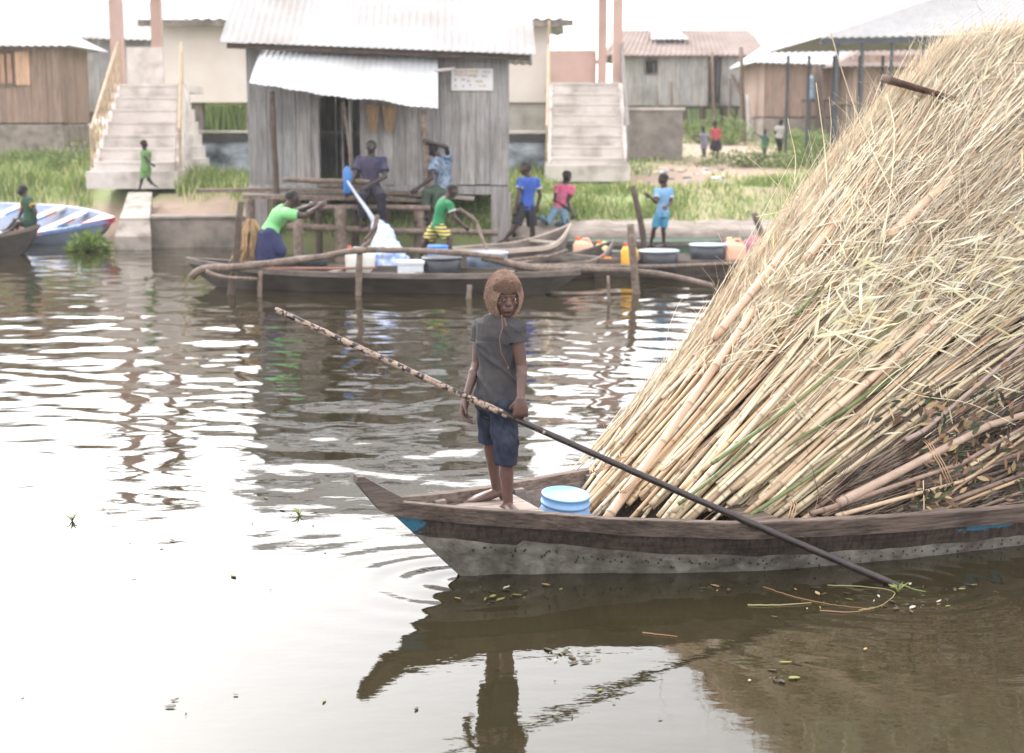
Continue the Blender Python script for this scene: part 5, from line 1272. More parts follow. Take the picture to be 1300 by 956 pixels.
# --- man seated on the jetty
person('man in a dark blue checked shirt seated on the jetty under the awning', 1.72, 24.4,
       dict(head=(471, 187), neck=(471, 201), chest=(470, 215), pelvis=(471, 242), sha=(456, 204, .05), shb=(486, 204, .05), ela=(450, 222, -.1), wra=(443, 240, -.3), elb=(489, 224, -.1), wrb=(467, 236, -.35),
            kna=(459, 250, -.5), knb=(484, 248, -.5), ana=(462, 283, -.35), anb=(486, 284, -.35)), (-.15, -1, -.05),
       dict(mat=cloth('check_blue', (40, 48, 84), pat=(84, 70, 92), pscale=(7, 7, 7)), sleeve=.7, hem=-.05, loose=.016), dict(kind='trousers', mat=cloth('dark_trousers', (44, 42, 58)), len=1.75), skin=M_skin_dark, hs_k=.064, hair=1)
# --- second seated adult behind the pole
person('person in a patterned blue and white shirt seated with an arm raised', 1.65, 25.0,
       dict(head=(549, 190), neck=(557, 201), chest=(562, 212), pelvis=(563, 240), sha=(551, 206, -.1), shb=(570, 206, .15), ela=(548, 226, -.35), wra=(530, 239, -.4), elb=(567, 187, -.2), wrb=(547, 181, -.25),
            kna=(541, 245, -.4), knb=(552, 248, -.3), ana=(540, 275, -.4), anb=(551, 278, -.3)), (-1, -.4, -.2),
       dict(mat=cloth('print_blue', (36, 78, 124), pat=(176, 190, 204), pscale=(11, 11, 11)), sleeve=.6, hem=-.08, loose=.02), dict(kind='trousers', mat=cloth('dark_green_cloth', (66, 84, 70)), len=1.6), skin=M_skin_dark, hs_k=.066)
# --- boy in the green shirt
person('boy in a green shirt and yellow striped shorts bending in the canoe', 1.3, 21.3,
       dict(head=(574, 243), neck=(568, 253), chest=(560, 265), pelvis=(556, 287), sha=(565, 255, .1), shb=(571, 260, -.12), ela=(578, 268, .15), wra=(582, 268, .25), elb=(577, 276, -.15), wrb=(588, 286, -.15),
            kna=(541, 306, .1), knb=(571, 303, -.1), ana=(533, 328, .25), anb=(572, 325, -.15)), (1, .1, -.5),
       dict(mat=cloth('tee_green', (52, 150, 96)), sleeve=.55, hem=-.12, trim=cloth('cuff_white', (225, 225, 220))), dict(kind='shorts', mat=cloth('striped', (206, 190, 60)), len=.85, loose=.02), toes={'a': (.8, 0, -.3), 'b': (1, 0, 0)}, skin=M_skin, voxel=.01)
# --- boy in blue
person('boy in a blue shirt and black shorts walking beside the hut stilt', 1.42, 24.6,
       dict(head=(667, 215), neck=(671, 226), chest=(671, 238), pelvis=(668, 262), sha=(661, 230, -.05), shb=(681, 230, .1), ela=(658, 247, -.12), wra=(654, 266, -.15), elb=(686, 248, .12), wrb=(682, 262, .1),
            kna=(655, 286, -.1), knb=(676, 288, .05), ana=(642, 303, -.1), anb=(675, 308, .1)), (-1, -.25, -.1),
       dict(mat=cloth('football_blue', (64, 104, 200)), sleeve=.55, hem=-.12, trim=MATS['cuff_white']), dict(kind='shorts', mat=cloth('black_cloth', (44, 44, 54)), len=.95, loose=.024), toes={'a': (-1, 0, -.2), 'b': (-1, -.2, 0)}, voxel=.01)
# --- kneeling child in pink
person('child in a pink shirt and jeans kneeling on the embankment', 1.4, 27.2,
       dict(head=(720, 224), neck=(718, 234), chest=(715, 246), pelvis=(710, 266), sha=(708, 238, .05), shb=(727, 240, -.05), ela=(704, 254, 0), wra=(721, 265, -.15), elb=(721, 256, -.1), wrb=(726, 270, -.2),
            kna=(696, 282, -.25), knb=(720, 283, -.3), ana=(685, 276, .1), anb=(704, 285, .15)), (.75, -.6, -.4),
       dict(mat=cloth('tee_pink', (224, 70, 120), pat=(240, 150, 180), pscale=(6, 6, 6)), sleeve=.5, hem=-.05), dict(kind='trousers', mat=cloth('jeans', (120, 156, 176)), len=1.75), toes={'a': (-.8, .5, 0), 'b': (-.8, .5, 0)}, skin=M_skin_dark, voxel=.012)
# --- boy in light blue
pr = person('boy in a light blue football kit standing on a canoe, seen from behind', 1.3, 24.2,
       dict(head=(842, 228), neck=(842, 239), chest=(843, 250), pelvis=(841, 272), sha=(834, 242, 0), shb=(851, 242, .05), ela=(833, 257, -.12), wra=(825, 250, -.25), elb=(852, 258, -.02), wrb=(846, 262, -.25),
            kna=(830, 292, 0), knb=(842, 292, .05), ana=(826, 310, .05), anb=(843, 310, .1)), (-.85, .45, -.3),
       dict(mat=cloth('kit_sky', (120, 176, 226), pat=(160, 200, 236), pscale=(5, 5, 5)), sleeve=.6, hem=-.1, loose=.008, trim=MATS['cuff_white']), dict(kind='shorts', mat=cloth('kit_short', (90, 176, 216)), len=.8, loose=.012), toes={'a': (-.7, -.2, 0), 'b': (-.5, -.3, 0)}, voxel=.01, fat=.92)
# --- child in bright green walking by the stairs
person('small child in lime green walking past the foot of the lattice stairs', 1.1, 29.4,
       dict(head=(183, 183), neck=(184, 191), chest=(185, 199), pelvis=(185, 214), sha=(181, 194), shb=(189, 194), ela=(186, 203, -.1), wra=(192, 208, -.15), elb=(190, 204, .05), wrb=(190, 212, .1),
            kna=(181, 226), knb=(187, 224, .05), ana=(177, 240), anb=(193, 232, .1)), (1, -.1, 0),
       dict(mat=cloth('lime', (132, 176, 110)), sleeve=.5, hem=-.15), dict(kind='shorts', mat=MATS['lime'], len=1.0, loose=.02), toes={'a': (1, 0, 0), 'b': (1, 0, -.5)}, skin=M_skin_dark, voxel=.012)
# --- child seated in the left canoe
person('child in a green and yellow shirt seated on the bow of the dark left canoe', 1.3, 25.9,
       dict(head=(28, 242), neck=(32, 250), chest=(36, 262), pelvis=(37, 284), sha=(31, 254), shb=(38, 254, -.1), ela=(28, 268, .1), wra=(22, 280, .1), elb=(45, 268, -.2), wrb=(46, 285, -.2),
            kna=(21, 279, -.05), knb=(24, 283, -.2), ana=(10, 290, -.05), anb=(14, 292, -.15)), (-1, -.2, -.1),
       dict(mat=cloth('shirt_bottle', (44, 84, 66), pat=(60, 96, 70)), sleeve=.55, hem=-.1, trim=cloth('cuff_yellow', (226, 180, 60))), dict(kind='shorts', mat=cloth('short_bottle', (50, 88, 70)), len=.8), toes={'a': (-1, 0, 0), 'b': (-1, 0, 0)}, skin=M_skin_dark, voxel=.011)
# --- far children
person('small child in a pale lilac outfit with one arm held out on the bare path', 1.05, 42.5,
       dict(head=(893, 164), neck=(893.5, 169), pelvis=(894, 183), sha=(890, 171), shb=(897, 171), ela=(887, 173), wra=(883, 172), elb=(900, 175), wrb=(901, 178), kna=(892, 190), knb=(895, 190), ana=(893, 198), anb=(895.5, 198)), (-.2, -1, 0),
       dict(mat=cloth('lilac', (176, 172, 196)), sleeve=.9, hem=-.15), dict(kind='shorts', mat=MATS['lilac'], len=.9), skin=M_skin_dark, voxel=.016)
person('girl in a red jacket and dark skirt standing on the bare path', 1.25, 41.5,
       dict(head=(908, 157), neck=(908, 163), pelvis=(909, 179), sha=(904, 165), shb=(913, 165), ela=(904, 172), wra=(906, 178, -.1), elb=(914, 172), wrb=(912, 178, -.1), kna=(906, 191), knb=(911, 191), ana=(905, 201), anb=(911, 201)), (.1, -1, 0),
       dict(mat=cloth('red_jacket', (206, 70, 82), pat=(220, 110, 110)), sleeve=1.6, hem=-.05), dict(kind='skirt', mat=cloth('dark_skirt', (60, 56, 70)), len=.95, flare=.15), skin=M_skin_dark, voxel=.016)
person('small child in green reaching out towards the taller child in white', 1.0, 44.0,
       dict(head=(971, 167), neck=(971, 172), pelvis=(970, 184), sha=(968, 174), shb=(974, 174), ela=(963, 172), wra=(959, 169), elb=(976, 178), wrb=(975, 182), kna=(969, 190), knb=(972, 190), ana=(969, 196), anb=(972, 196)), (-.7, -.6, 0),
       dict(mat=cloth('teal_dress', (80, 130, 116)), sleeve=.6, hem=-.15), dict(kind='skirt', mat=cloth('green_skirt', (110, 160, 110)), len=.9, flare=.11), skin=M_skin_dark, voxel=.016)
person('taller child in a white shirt and black trousers at the far right of the path', 1.2, 44.0,
       dict(head=(991, 155), neck=(991, 160), pelvis=(989, 175), sha=(986, 162), shb=(996, 162), ela=(984, 168), wra=(986, 173), elb=(1000, 166), wrb=(999, 172), kna=(989, 184), knb=(991, 184), ana=(989, 193), anb=(991, 193)), (-.6, .6, 0),
       dict(mat=cloth('white_shirt', (226, 222, 220), .93), sleeve=.6, hem=-.05), dict(kind='trousers', mat=MATS['black_cloth'], len=1.8), skin=M_skin_dark, voxel=.016)

# striped shorts and shirt number in fabric: extra bands
def stripes(m, c1, c2, scale, axis=2):
    N, L = m.node_tree.nodes, m.node_tree.links; b = N['Principled BSDF']
    tc = N.new('ShaderNodeTexCoord'); wv = N.new('ShaderNodeTexWave'); wv.bands_direction = 'XYZ'[axis]; wv.inputs['Scale'].default_value = scale; wv.inputs['Distortion'].default_value = 1.2
    cr = N.new('ShaderNodeValToRGB'); cr.color_ramp.interpolation = 'CONSTANT'; cr.color_ramp.elements[1].position = .5
    cr.color_ramp.elements[0].color = (*c1, 1); cr.color_ramp.elements[1].color = (*c2, 1)
    L.new(tc.outputs['Object'], wv.inputs[0]); L.new(wv.outputs['Fac'], cr.inputs[0]); L.new(cr.outputs[0], b.inputs['Base Color'])
stripes(MATS['striped'], srgb(52, 50, 92), srgb(214, 196, 70), 6.0)
# ------------------------------------------------------------------ the big loaded canoe
BOW = Vector((-0.72, 6.9, 0)); YAW = R(25); LEN = 8.8
cdir = Vector((math.cos(YAW), math.sin(YAW), 0)); cnrm = Vector((-math.sin(YAW), math.cos(YAW), 0))
def to_w(s, u, z): return BOW + cdir * s + cnrm * u + Vector((0, 0, z))     # u > 0: away from the camera
Bs = [0, .15, .3, .5, .65, 1.0, 1.6, 2.4, 3.35, 5, 7, 8.0, 8.8]; Bv = [.014, .07, .135, .22, .28, .46, .69, .83, .91, .95, .85, .55, .05]
zgs = [0, .3, .66, 1.0, 1.6, 3.35, 5, 7, 8.8]; zgv = [.455, .41, .372, .34, .305, .25, .25, .33, .52]
def zg(s): return interp(s, zgs, zgv)
def Bb(s): return interp(s, Bs, Bv)
def sstem(z): return float(np.interp(z, [-.2, 0, .5], [.7, .49, 0.0]))
def hull_pt(t, z, side, off=0.0):
    """t 0..1 along the hull at height z"""
    s0 = sstem(z); s = s0 + t * (LEN - s0); b = Bb(t * LEN); g = zg(s)
    fl = 1 - .16 * max(0, (g - z) / .45) ** 1.3
    return Vector((s, side * (max(.012, b * fl) + off), z))
ts = np.concatenate([np.linspace(0, .08, 14), np.linspace(.09, .5, 52), np.linspace(.52, 1, 26)])
big = thing('cargo_canoe', 'big weathered plank canoe piled high with cut reeds, in the foreground', 'canoe', BOW, YAW)
M_bigwood = mat('big_canoe_wood', srgb(118, 106, 99), srgb(82, 72, 66), 0.85, (1.4, 14, 22), 0.005, (3, 40, 70), spec=.25, dirt=srgb(40, 34, 31), dirt_amt=0.6, dirt_scale=2.6, attr='Col', grain=.6)
M_bigwood2 = mat('big_canoe_plank', srgb(84, 72, 64), srgb(50, 42, 38), 0.85, (1.0, 10, 34), 0.005, (34, 34, 3), spec=.25, dirt=srgb(30, 27, 26), dirt_amt=0.6, dirt_scale=3, grain=.6)
M_inside = mat('canoe_inside', srgb(132, 119, 111), srgb(98, 87, 80), 0.85, (1.4, 14, 14), 0.004, (3, 40, 60), grain=.5, dirt=srgb(76, 66, 58), dirt_amt=0.5)
def paint_patch(m, boxes, col):
    """worn paint: noise-edged areas at given places of the object"""
    N, L = m.node_tree.nodes, m.node_tree.links; b = N['Principled BSDF']; src = b.inputs['Base Color'].links[0].from_socket
    tc = N.new('ShaderNodeTexCoord'); ns = N.new('ShaderNodeTexNoise'); ns.inputs['Scale'].default_value = 14; ns.inputs['Detail'].default_value = 6; ns.inputs['Roughness'].default_value = .7
    mpn = N.new('ShaderNodeMapping'); mpn.inputs['Scale'].default_value = (.6, 1, 2.2); L.new(tc.outputs['Object'], mpn.inputs[0]); L.new(mpn.outputs[0], ns.inputs['Vector'])
    for (c, r, thr) in boxes:
        mp = N.new('ShaderNodeMapping'); mp.vector_type = 'POINT'; mp.inputs['Location'].default_value = [-c[k] / r[k] for k in range(3)]; mp.inputs['Scale'].default_value = [1 / q for q in r]
        L.new(tc.outputs['Object'], mp.inputs[0]); ln = N.new('ShaderNodeVectorMath'); ln.operation = 'LENGTH'; L.new(mp.outputs[0], ln.inputs[0])
        a = N.new('ShaderNodeMath'); a.operation = 'ADD'; L.new(ln.outputs['Value'], a.inputs[0])
        s1 = N.new('ShaderNodeMath'); s1.operation = 'MULTIPLY'; s1.inputs[1].default_value = 2.4; L.new(ns.outputs['Fac'], s1.inputs[0]); L.new(s1.outputs[0], a.inputs[1])
        lt = N.new('ShaderNodeMath'); lt.operation = 'LESS_THAN'; lt.inputs[1].default_value = thr; L.new(a.outputs[0], lt.inputs[0])
        k = N.new('ShaderNodeMath'); k.operation = 'MULTIPLY'; k.inputs[1].default_value = .85; L.new(lt.outputs[0], k.inputs[0])
        mx = N.new('ShaderNodeMix'); mx.data_type = 'RGBA'; L.new(k.outputs[0], mx.inputs[0]); L.new(src, mx.inputs[6]); mx.inputs[7].default_value = (*col, 1); src = mx.outputs[2]
    L.new(src, b.inputs['Base Color'])
# outer + inner shell
mb = MB(); mb.sm = False
rings = []
for t in ts:
    r = []
    zt = lambda tt: zg(tt * LEN) - .03
    Z = [zt(t), .12, 0.0, -.12, -.2]
    for z in Z: r.append(hull_pt(t, z, -1))
    for z in Z[::-1]: r.append(hull_pt(t, z, 1))
    for z in (zt(t) - .0, .06): r.append(hull_pt(t, z, 1, -min(.03, Bb(t * LEN) * .6)))
    for z in (.06, zt(t) - .0): r.append(hull_pt(t, z, -1, -min(.03, Bb(t * LEN) * .6)))
    rings.append(r)
mb.loft(rings)
mb.m = 0; me = mb.mesh()
k = len(rings[0])
for i, p in enumerate(me.polygons):
    if i < (len(rings) - 1) * k and (i % k) in (10, 11, 12): p.material_index = 1
paint_patch(M_bigwood2, [((.16, -.05, .31), (.17, .5, .10), 1.85), ((3.25, -.9, .145), (.34, .3, .028), 1.75)], srgb(48, 104, 130))
obj('hull', me, [M_bigwood2, M_inside], big, local=True)
for side, nm in ((-1, 'gunwale'), (1, 'gunwale')):
    mb = MB(); rr = []
    for i, t in enumerate(ts):
        mb.cur = (1, 1, 1)
        s = t * LEN; g = zg(s) + .004 * mnoise.noise(Vector((s * 3, side, 0))); w = .10 + .006 * mnoise.noise(Vector((s * 1.7, 5, side)))
        o = .017 + .003 * mnoise.noise(Vector((s * 5, 9, side)))
        rr.append([hull_pt(t, g - w, side, o), hull_pt(t, g - .006, side, o + .004), hull_pt(t, g, side, o), hull_pt(t, g, side, -min(.034, Bb(s) * .7)), hull_pt(t, g - .05, side, -min(.034, Bb(s) * .7)), hull_pt(t, g - w, side, .0)])
    mb.cur = (1.12, 1.06, 1.02); mb.loft(rr); obj(nm, mb, M_bigwood, big, local=True)
# grey sheathing nailed on below
M_sheath = mat('hull_sheathing', srgb(138, 134, 125), srgb(90, 84, 75), 0.6, (7, 7, 3.5), 0.02, (13, 13, 13), dirt=srgb(52, 43, 36), dirt_amt=0.85, dirt_scale=4.5, grain=.45)
zsh = lambda s: interp(s, [0, .3, .65, 1.1, 1.6, 2.5, 3.5, 5, 8.8], [.37, .235, .18, .125, .095, .075, .06, .05, .06])
for side in (-1, 1):
    mb = MB(); mb.sm = True; rr = []
    for t in ts:
        if t > .96: break
        s = t * LEN + .25 * (t < .05) ; zs_ = zsh(s) + .012 * mnoise.noise(Vector((s * 4, 3, side))) + .006 * mnoise.noise(Vector((s * 13, 3, side)))
        row = []
        for k_ in range(9):
            z = zs_ + (-.19 - zs_) * k_ / 8; of = .006 + .007 * mnoise.noise(Vector((s * 6, z * 14, side * 3.0)))
            row.append(hull_pt(t, z, side, of))
        rr.append(row)
    mb.loft(rr, closed=False)
    mb.sm = True; mb.m = 1
    for q in range(150):
        s = .5 + q % 75 * .05 + rnd.uniform(-.022, .022); row = q // 105
        t = max(0.01, (s - .3) / LEN); z = zsh(s) - (.025 if row == 0 else .085) + rnd.uniform(-.02, .02)
        if q % 3 == 0: z -= .03
        if z < -.01: continue
        p = hull_pt(t, z, side, .012); mb.ell(p, (rnd.uniform(.004, .007), .004, rnd.uniform(.004, .008)), 6, 4)
    obj('sheathing', mb, [M_sheath, mat('nail_rust', srgb(46, 34, 28), None, .8)], big, local=True)
# stem head, ribs, thwarts, foredeck
def hw(s, z):
    s0 = sstem(z); t = max(0, (s - s0) / (LEN - s0)); g = zg(s)
    return Bb(t * LEN) * (1 - .16 * max(0, (g - z) / .45) ** 1.3)
mb = MB(); mb.cur = (.9, .88, .88)
mb.loft([[Vector((s, -w, z - h)), Vector((s, w, z - h)), Vector((s, w, z)), Vector((s, -w, z))] for s, w, z, h in ((-.062, .034, .585, .035), (-.03, .038, .583, .075), (.06, .044, .525, .13), (.17, .05, .455, .1))])
obj('stem_head', mb, M_bigwood, big, local=True)
for s in (.42, .98, 1.55, 2.15, 2.75, 3.35, 4.0, 4.7, 5.4, 6.1, 6.8):
    for side in (-1, 1):
        g = zg(s); zl = g - (.2 if s < .6 else .3); mb = MB(); mb.cur = (1.15, 1.1, 1.05)
        b1, b0 = hw(s, g) - .036, hw(s, zl) - .034
        mb.loft([[Vector((s + e, side * (b1 - d), g - .012)) for e, d in ((-.03, 0), (.03, 0), (.03, .045), (-.03, .045))], [Vector((s + e, side * max(0, b0 - d), zl)) for e, d in ((-.03, 0), (.03, 0), (.03, .045), (-.03, .045))]]); obj('rib', mb, M_inside, big, local=True)
for s in (1.98, 3.0, 4.2, 5.6):
    mb = MB(); w = hw(s, zg(s) - .05) - .034; mb.cur = (1.1, 1.05, 1)
    mb.box((s, 0, zg(s) - .04), (.16, 2 * w, .03)); obj('thwart', mb, M_bigwood, big, local=True)
mb = MB(); mb.cur = (1.5, 1.42, 1.36)
for k in range(3):
    a, b_ = -1 + 2 * k / 3, -1 + 2 * (k + 1) / 3
    pts = []
    for s in (.24, .4, .6, .75, .92): 
        w = max(.006, hw(s, .30) - .04); pts.append((s, w))
    top = [Vector((s, w * a + .003, .322 + (.9 - s) * .06)) for s, w in pts] + [Vector((s, w * b_ - .003, .322 + (.9 - s) * .06)) for s, w in pts[::-1]]
    bot = [p - Vector((0, 0, .025)) for p in top]; mb.loft([bot, top])
obj('foredeck', mb, mat('foredeck_wood', srgb(150, 136, 126), srgb(122, 108, 99), .85, (2, 14, 14), .003, (4, 40, 40), dirt=srgb(80, 68, 58), dirt_amt=.5, dirt_scale=7), big, local=True)
mb = MB(); mb.box((4.5, 0, .035), (5.8, .9, .03)); obj('floor_board', mb, M_bigwood2, big, local=True)

# ------------------------------------------------------------------ blue lidded bucket
bc = P(713, 625, 7.36); br_ = .140; zb0 = .05
bk = thing('lidded_bucket', 'light blue plastic bucket with a screw lid, standing in the big canoe by the boy', 'bucket', (bc.x, bc.y, zb0))
h = bc.z - zb0; c = Vector((bc.x, bc.y, zb0))
tiltR = Matrix.Rotation(R(4), 3, 'X') @ Matrix.Rotation(R(4), 3, 'Y')
M_bblue = mat('bucket_light_blue', srgb(120, 160, 202), srgb(108, 148, 194), .45, (3, 3, 3), dirt=srgb(150, 165, 180), dirt_amt=.35, dirt_scale=8)
mb = MB(); mb.sm = True
mb.lathe(c, [(br_ * .80, 0), (br_ * .88, .012), (br_ * 1.02, h * .35), (br_ * 1.05, h * .52), (br_ * 1.0, h * .68), (br_ * .86, h * .80), (br_ * .80, h * .84), (br_ * .80, h * .9)], 40, rot=tiltR); obj('body', mb, M_bblue, bk)
mb = MB(); mb.sm = True
mb.lathe(c, [(br_ * .80, h * .82), (br_ * .93, h * .83), (br_ * .95, h * .85), (br_ * .94, h * .875), (br_ * .90, h * .88), (br_ * .90, h * .975), (br_ * .93, h * .98), (br_ * .93, h * 1.0), (br_ * .86, h * 1.005), (br_ * .84, h * .996), (br_ * .2, h * .994)], 40, rot=tiltR); obj('lid', mb, M_bblue, bk)
mb = MB(); mb.tube([c + Vector((-br_ * 1.0, -.02, h * .72)), c + Vector((-br_ * 1.14, -.03, h * .66)), c + Vector((-br_ * 1.1, -.04, h * .5))], .008, 6); obj('handle', mb, M_bblue, bk)

# ------------------------------------------------------------------ boy with the hood
M_bskin = mat('boy_skin', srgb(94, 66, 57), srgb(70, 48, 42), 0.48, (10, 10, 10), 0.0006, (70, 70, 70), dirt=srgb(96, 74, 66), dirt_amt=.35, dirt_scale=9)
M_tee = mat('grey_tee', srgb(76, 74, 76), srgb(58, 57, 59), 0.95, (6, 6, 6), 0.0008, (160, 160, 160), spec=.15, dirt=srgb(92, 82, 74), dirt_amt=.25, dirt_scale=5)
M_short = mat('denim_shorts', srgb(48, 54, 70), srgb(26, 29, 40), 0.95, (16, 16, 9), 0.0012, (120, 120, 120), spec=.15, dirt=srgb(78, 80, 90), dirt_amt=.5, dirt_scale=9)
pole_w = G(1140, 742, 0.0); pole_h = P(660, 530, 7.08); pd = (pole_h - pole_w).normalized()
Fb = Vector((-.30, -1, 0)).normalized()
SHZ = P(640, 432, 7.25).z
def tee_fold(p):
    q = Vector((p.x * 3.2 - p.z * 1.5, p.y * 4, p.z * 9 + p.x * 7)); a = mnoise.noise(q); b_ = mnoise.noise(Vector((p.x * 16 + p.z * 3, p.y * 9, p.z * 5 - p.x * 3)))
    return (.35 if p.z > SHZ else 1) * (.012 * max(0, 1 - 3.2 * abs(a)) ** 1.4 + .006 * max(0, 1 - 3 * abs(b_)) ** 1.4) - .004 + .002 * mnoise.noise(p * 40)
def denim_fold(p):
    q = Vector((p.x * 10, p.y * 8, p.z * 8 + p.x * 8)); a = mnoise.noise(q); b_ = mnoise.noise(q * 2.3)
    return .008 * max(0, 1 - 3 * abs(a)) ** 1.4 + .003 * max(0, 1 - 3 * abs(b_)) - .003
boy, j, Fr, hp, hs, sp, sd, upv = person('boy in a brown fur hood and grey shirt standing on the big canoe bow', 1.31, 7.25,
    dict(head=(640, 377, -.03), neck=(636, 400), chest=(633, 440, -.02), pelvis=(632, 512), sha=(611, 417, .07), shb=(655, 418, -.09), ela=(606, 462, .06), wra=(592, 503, -.05), elb=(662, 466, -.1), wrb=(661, 507, -.2),
         hipa=(624, 514, .045), hipb=(639, 516, -.045), kna=(624, 570, .07), knb=(643, 580, -.08), ana=(631, 622, .12), anb=(645, 640, -.07)), (.30, -1, -.06),
    dict(mat=M_tee, sleeve=.34, hem=-.04, loose=.012, fold=tee_fold), dict(kind='trousers', name='shorts', mat=M_short, len=1.15, lena=.82, loose=.013, waist=.0, fold=denim_fold),
    toes={'a': (-.95, -.35, 0), 'b': (.35, -.8, 0)}, skin=M_bskin, voxel=.0048, hat=True, hs_k=.078, wr=.006, fat=.93, torso_fwd=Fb,
    hands={'a': dict(d=(-.2, -.1, -1), n=(.8, -.2, -.1), s=(.15, -1, 0), curl=.58, thumb=.25, L=.128), 'b': dict(d=(.03, -.02, -1), n=(-.1, 1, 0), s=(-1, .1, 0), curl=1.15, thumb=.9, L=.125)})
bl_ = Vector(boy.location)
# eyelids, lips, brows
mb = MB(); mb.sm = True
mb.tube([hp(-.23, .79, -.49), hp(-.1, .845, -.47), hp(0, .855, -.48), hp(.1, .845, -.47), hp(.23, .79, -.49)], [.01 * hs, .038 * hs, .034 * hs, .038 * hs, .01 * hs], 8)
mb.tube([hp(-.21, .78, -.51), hp(0, .85, -.56), hp(.21, .78, -.51)], [.01 * hs, .05 * hs, .01 * hs], 8)
obj('lips', mb, mat('lips', srgb(98, 64, 58), srgb(78, 50, 46), .4, (30, 30, 30)), boy)
for s in (-1, 1):
    mb = MB(); mb.sm = True; mb.tube([hp(s * .13, .86, .24), hp(s * .3, .81, .30), hp(s * .5, .68, .24)], [.02 * hs, .035 * hs, .01 * hs], 6); obj('eyebrow', mb, M_hair, boy)
    mb = MB(); mb.sm = True; mb.tube([hp(s * .13, .77, .06), hp(s * .29, .825, .12), hp(s * .46, .72, .05)], [.03 * hs, .04 * hs, .03 * hs], 8); obj('eyelid', mb, M_bskin, boy)
# fur hood
M_fur = mat('brown_fur', srgb(140, 118, 104), srgb(92, 70, 60), .95, (22, 22, 22), .004, (60, 60, 60), spec=.2)
M_furd = mat('dark_fur', srgb(112, 88, 76), srgb(76, 56, 48), .95, (22, 22, 22), .004, (60, 60, 60), spec=.2)
hood = MB(); hood.sm = True
nU, nV = 56, 40; ids = {}
hinv = Fr.transposed()
def hood_pt(a, b, k=1.0):
    """a azimuth from the face, b polar"""
    x, y, z = math.sin(b) * math.sin(a), math.sin(b) * math.cos(a), math.cos(b)
    low = max(0, -z); 
    rx = (.90 - .20 * low ** 2 - .12 * max(0, z) ** 2); ry = 1.06 - .12 * low; rz = 1.20 if z > 0 else 1.34
    q = Vector((x * rx, y * ry - .12 + .06 * low, z * rz + .12)) * k
    return q
me = None
mb = MB(); mb.sm = True
for i in range(nU):
    for jv in range(1, nV):
        ids[i, jv] = mb.vert(hp(*hood_pt(2 * math.pi * i / nU, math.pi * jv / nV)))
tp = mb.vert(hp(*hood_pt(0, 0)))
def is_open(q): return q.y > 0 and (q.x / .60) ** 2 + ((q.z + .20) / .84) ** 2 < 1
for i in range(nU):
    i2 = (i + 1) % nU
    mb.face((tp, ids[i, 1], ids[i2, 1]))
    for jv in range(1, nV - 1):
        qc = hood_pt(2 * math.pi * (i + .5) / nU, math.pi * (jv + .5) / nV)
        if is_open(qc) or qc.z < -1.02: continue
        mb.face((ids[i, jv], ids[i, jv + 1], ids[i2, jv + 1], ids[i2, jv]))
me = mb.mesh()
bm = bmesh.new(); bm.from_mesh(me); bmesh.ops.delete(bm, geom=[v for v in bm.verts if not v.link_faces], context='VERTS')
bmesh.ops.recalc_face_normals(bm, faces=bm.faces); bm.to_mesh(me); bm.free()
oo = bpy.data.objects.new('tmp', me); COL.objects.link(oo); sol = oo.modifiers.new('s', 'SOLIDIFY'); sol.thickness = .10 * hs; sol.offset = -.3
sb = oo.modifiers.new('b', 'SUBSURF'); sb.levels = 1; dg = bpy.context.evaluated_depsgraph_get(); dg.update()
me2 = bpy.data.meshes.new_from_object(oo.evaluated_get(dg), depsgraph=dg); bpy.data.objects.remove(oo, do_unlink=True)
displace(me2, lambda p: .05 * hs * (mnoise.noise(p * 22) + .6 * mnoise.noise(p * 55)))
shift_mesh(me2, bl_); hat = obj('fur_hood', me2, M_fur, boy, smooth=True, local=True)
mb = MB(); mb.sm = True; pts = []; rr_ = []
for k in range(27):
    a = math.radians(-104 + 208 * k / 26); pts.append(hp(.68 * math.sin(a), .80 - .14 * abs(math.sin(a)) ** 2, .30 + .32 * math.cos(a) - .18)); e = math.sin(math.pi * (k + .6) / 27.2); rr_.append((.08 * hs + .12 * hs * e, .06 * hs + .1 * hs * e))
band = MB(); band.sm = True
bp_ = [hp(-.62, .45, .52), hp(-.48, .70, .60), hp(-.26, .84, .65), hp(0, .89, .67), hp(.26, .84, .65), hp(.48, .70, .60), hp(.62, .45, .52)]
band.tube(bp_, [(.16 * hs, .10 * hs), (.25 * hs, .13 * hs), (.29 * hs, .15 * hs), (.30 * hs, .15 * hs), (.29 * hs, .15 * hs), (.25 * hs, .13 * hs), (.16 * hs, .10 * hs)], 14, side=Fr @ Vector((0, 0, 1)))
bme = remeshed(band, .005, 3); displace(bme, lambda p: .05 * hs * (mnoise.noise(p * 30) + .6 * mnoise.noise(p * 75))); 
# fur hairs standing on hood and band
def fur_on(me, off, n, L_, col, grav=.3):
    me.calc_loop_triangles(); tris = me.loop_triangles; vs_ = me.vertices
    ar = np.array([t.area for t in tris]); pr_ = ar / ar.sum(); pick = rng.choice(len(tris), n, p=pr_)
    A = np.zeros((n, 3, 3)); Cc = np.zeros((n, 3))
    for q, ti in enumerate(pick):
        t = tris[ti]; a, b_ = rnd.random(), rnd.random()
        if a + b_ > 1: a, b_ = 1 - a, 1 - b_
        v0, v1, v2 = [vs_[i].co for i in t.vertices]; p = v0 + (v1 - v0) * a + (v2 - v0) * b_; nn = t.normal
        d = (nn + Vector((rnd.uniform(-.7, .7), rnd.uniform(-.7, .7), rnd.uniform(-.7, .5) - grav))).normalized(); l_ = L_ * rnd.uniform(.5, 1.3)
        A[q] = [list(p), list(p + d * l_ * .6), list(p + d * l_ + Vector((0, 0, -.15 * l_)))]; Cc[q] = np.array(col) * rnd.uniform(.75, 1.5)
    return strands(A, np.tile([.0007, .0006, .0002], (n, 1)), Cc)
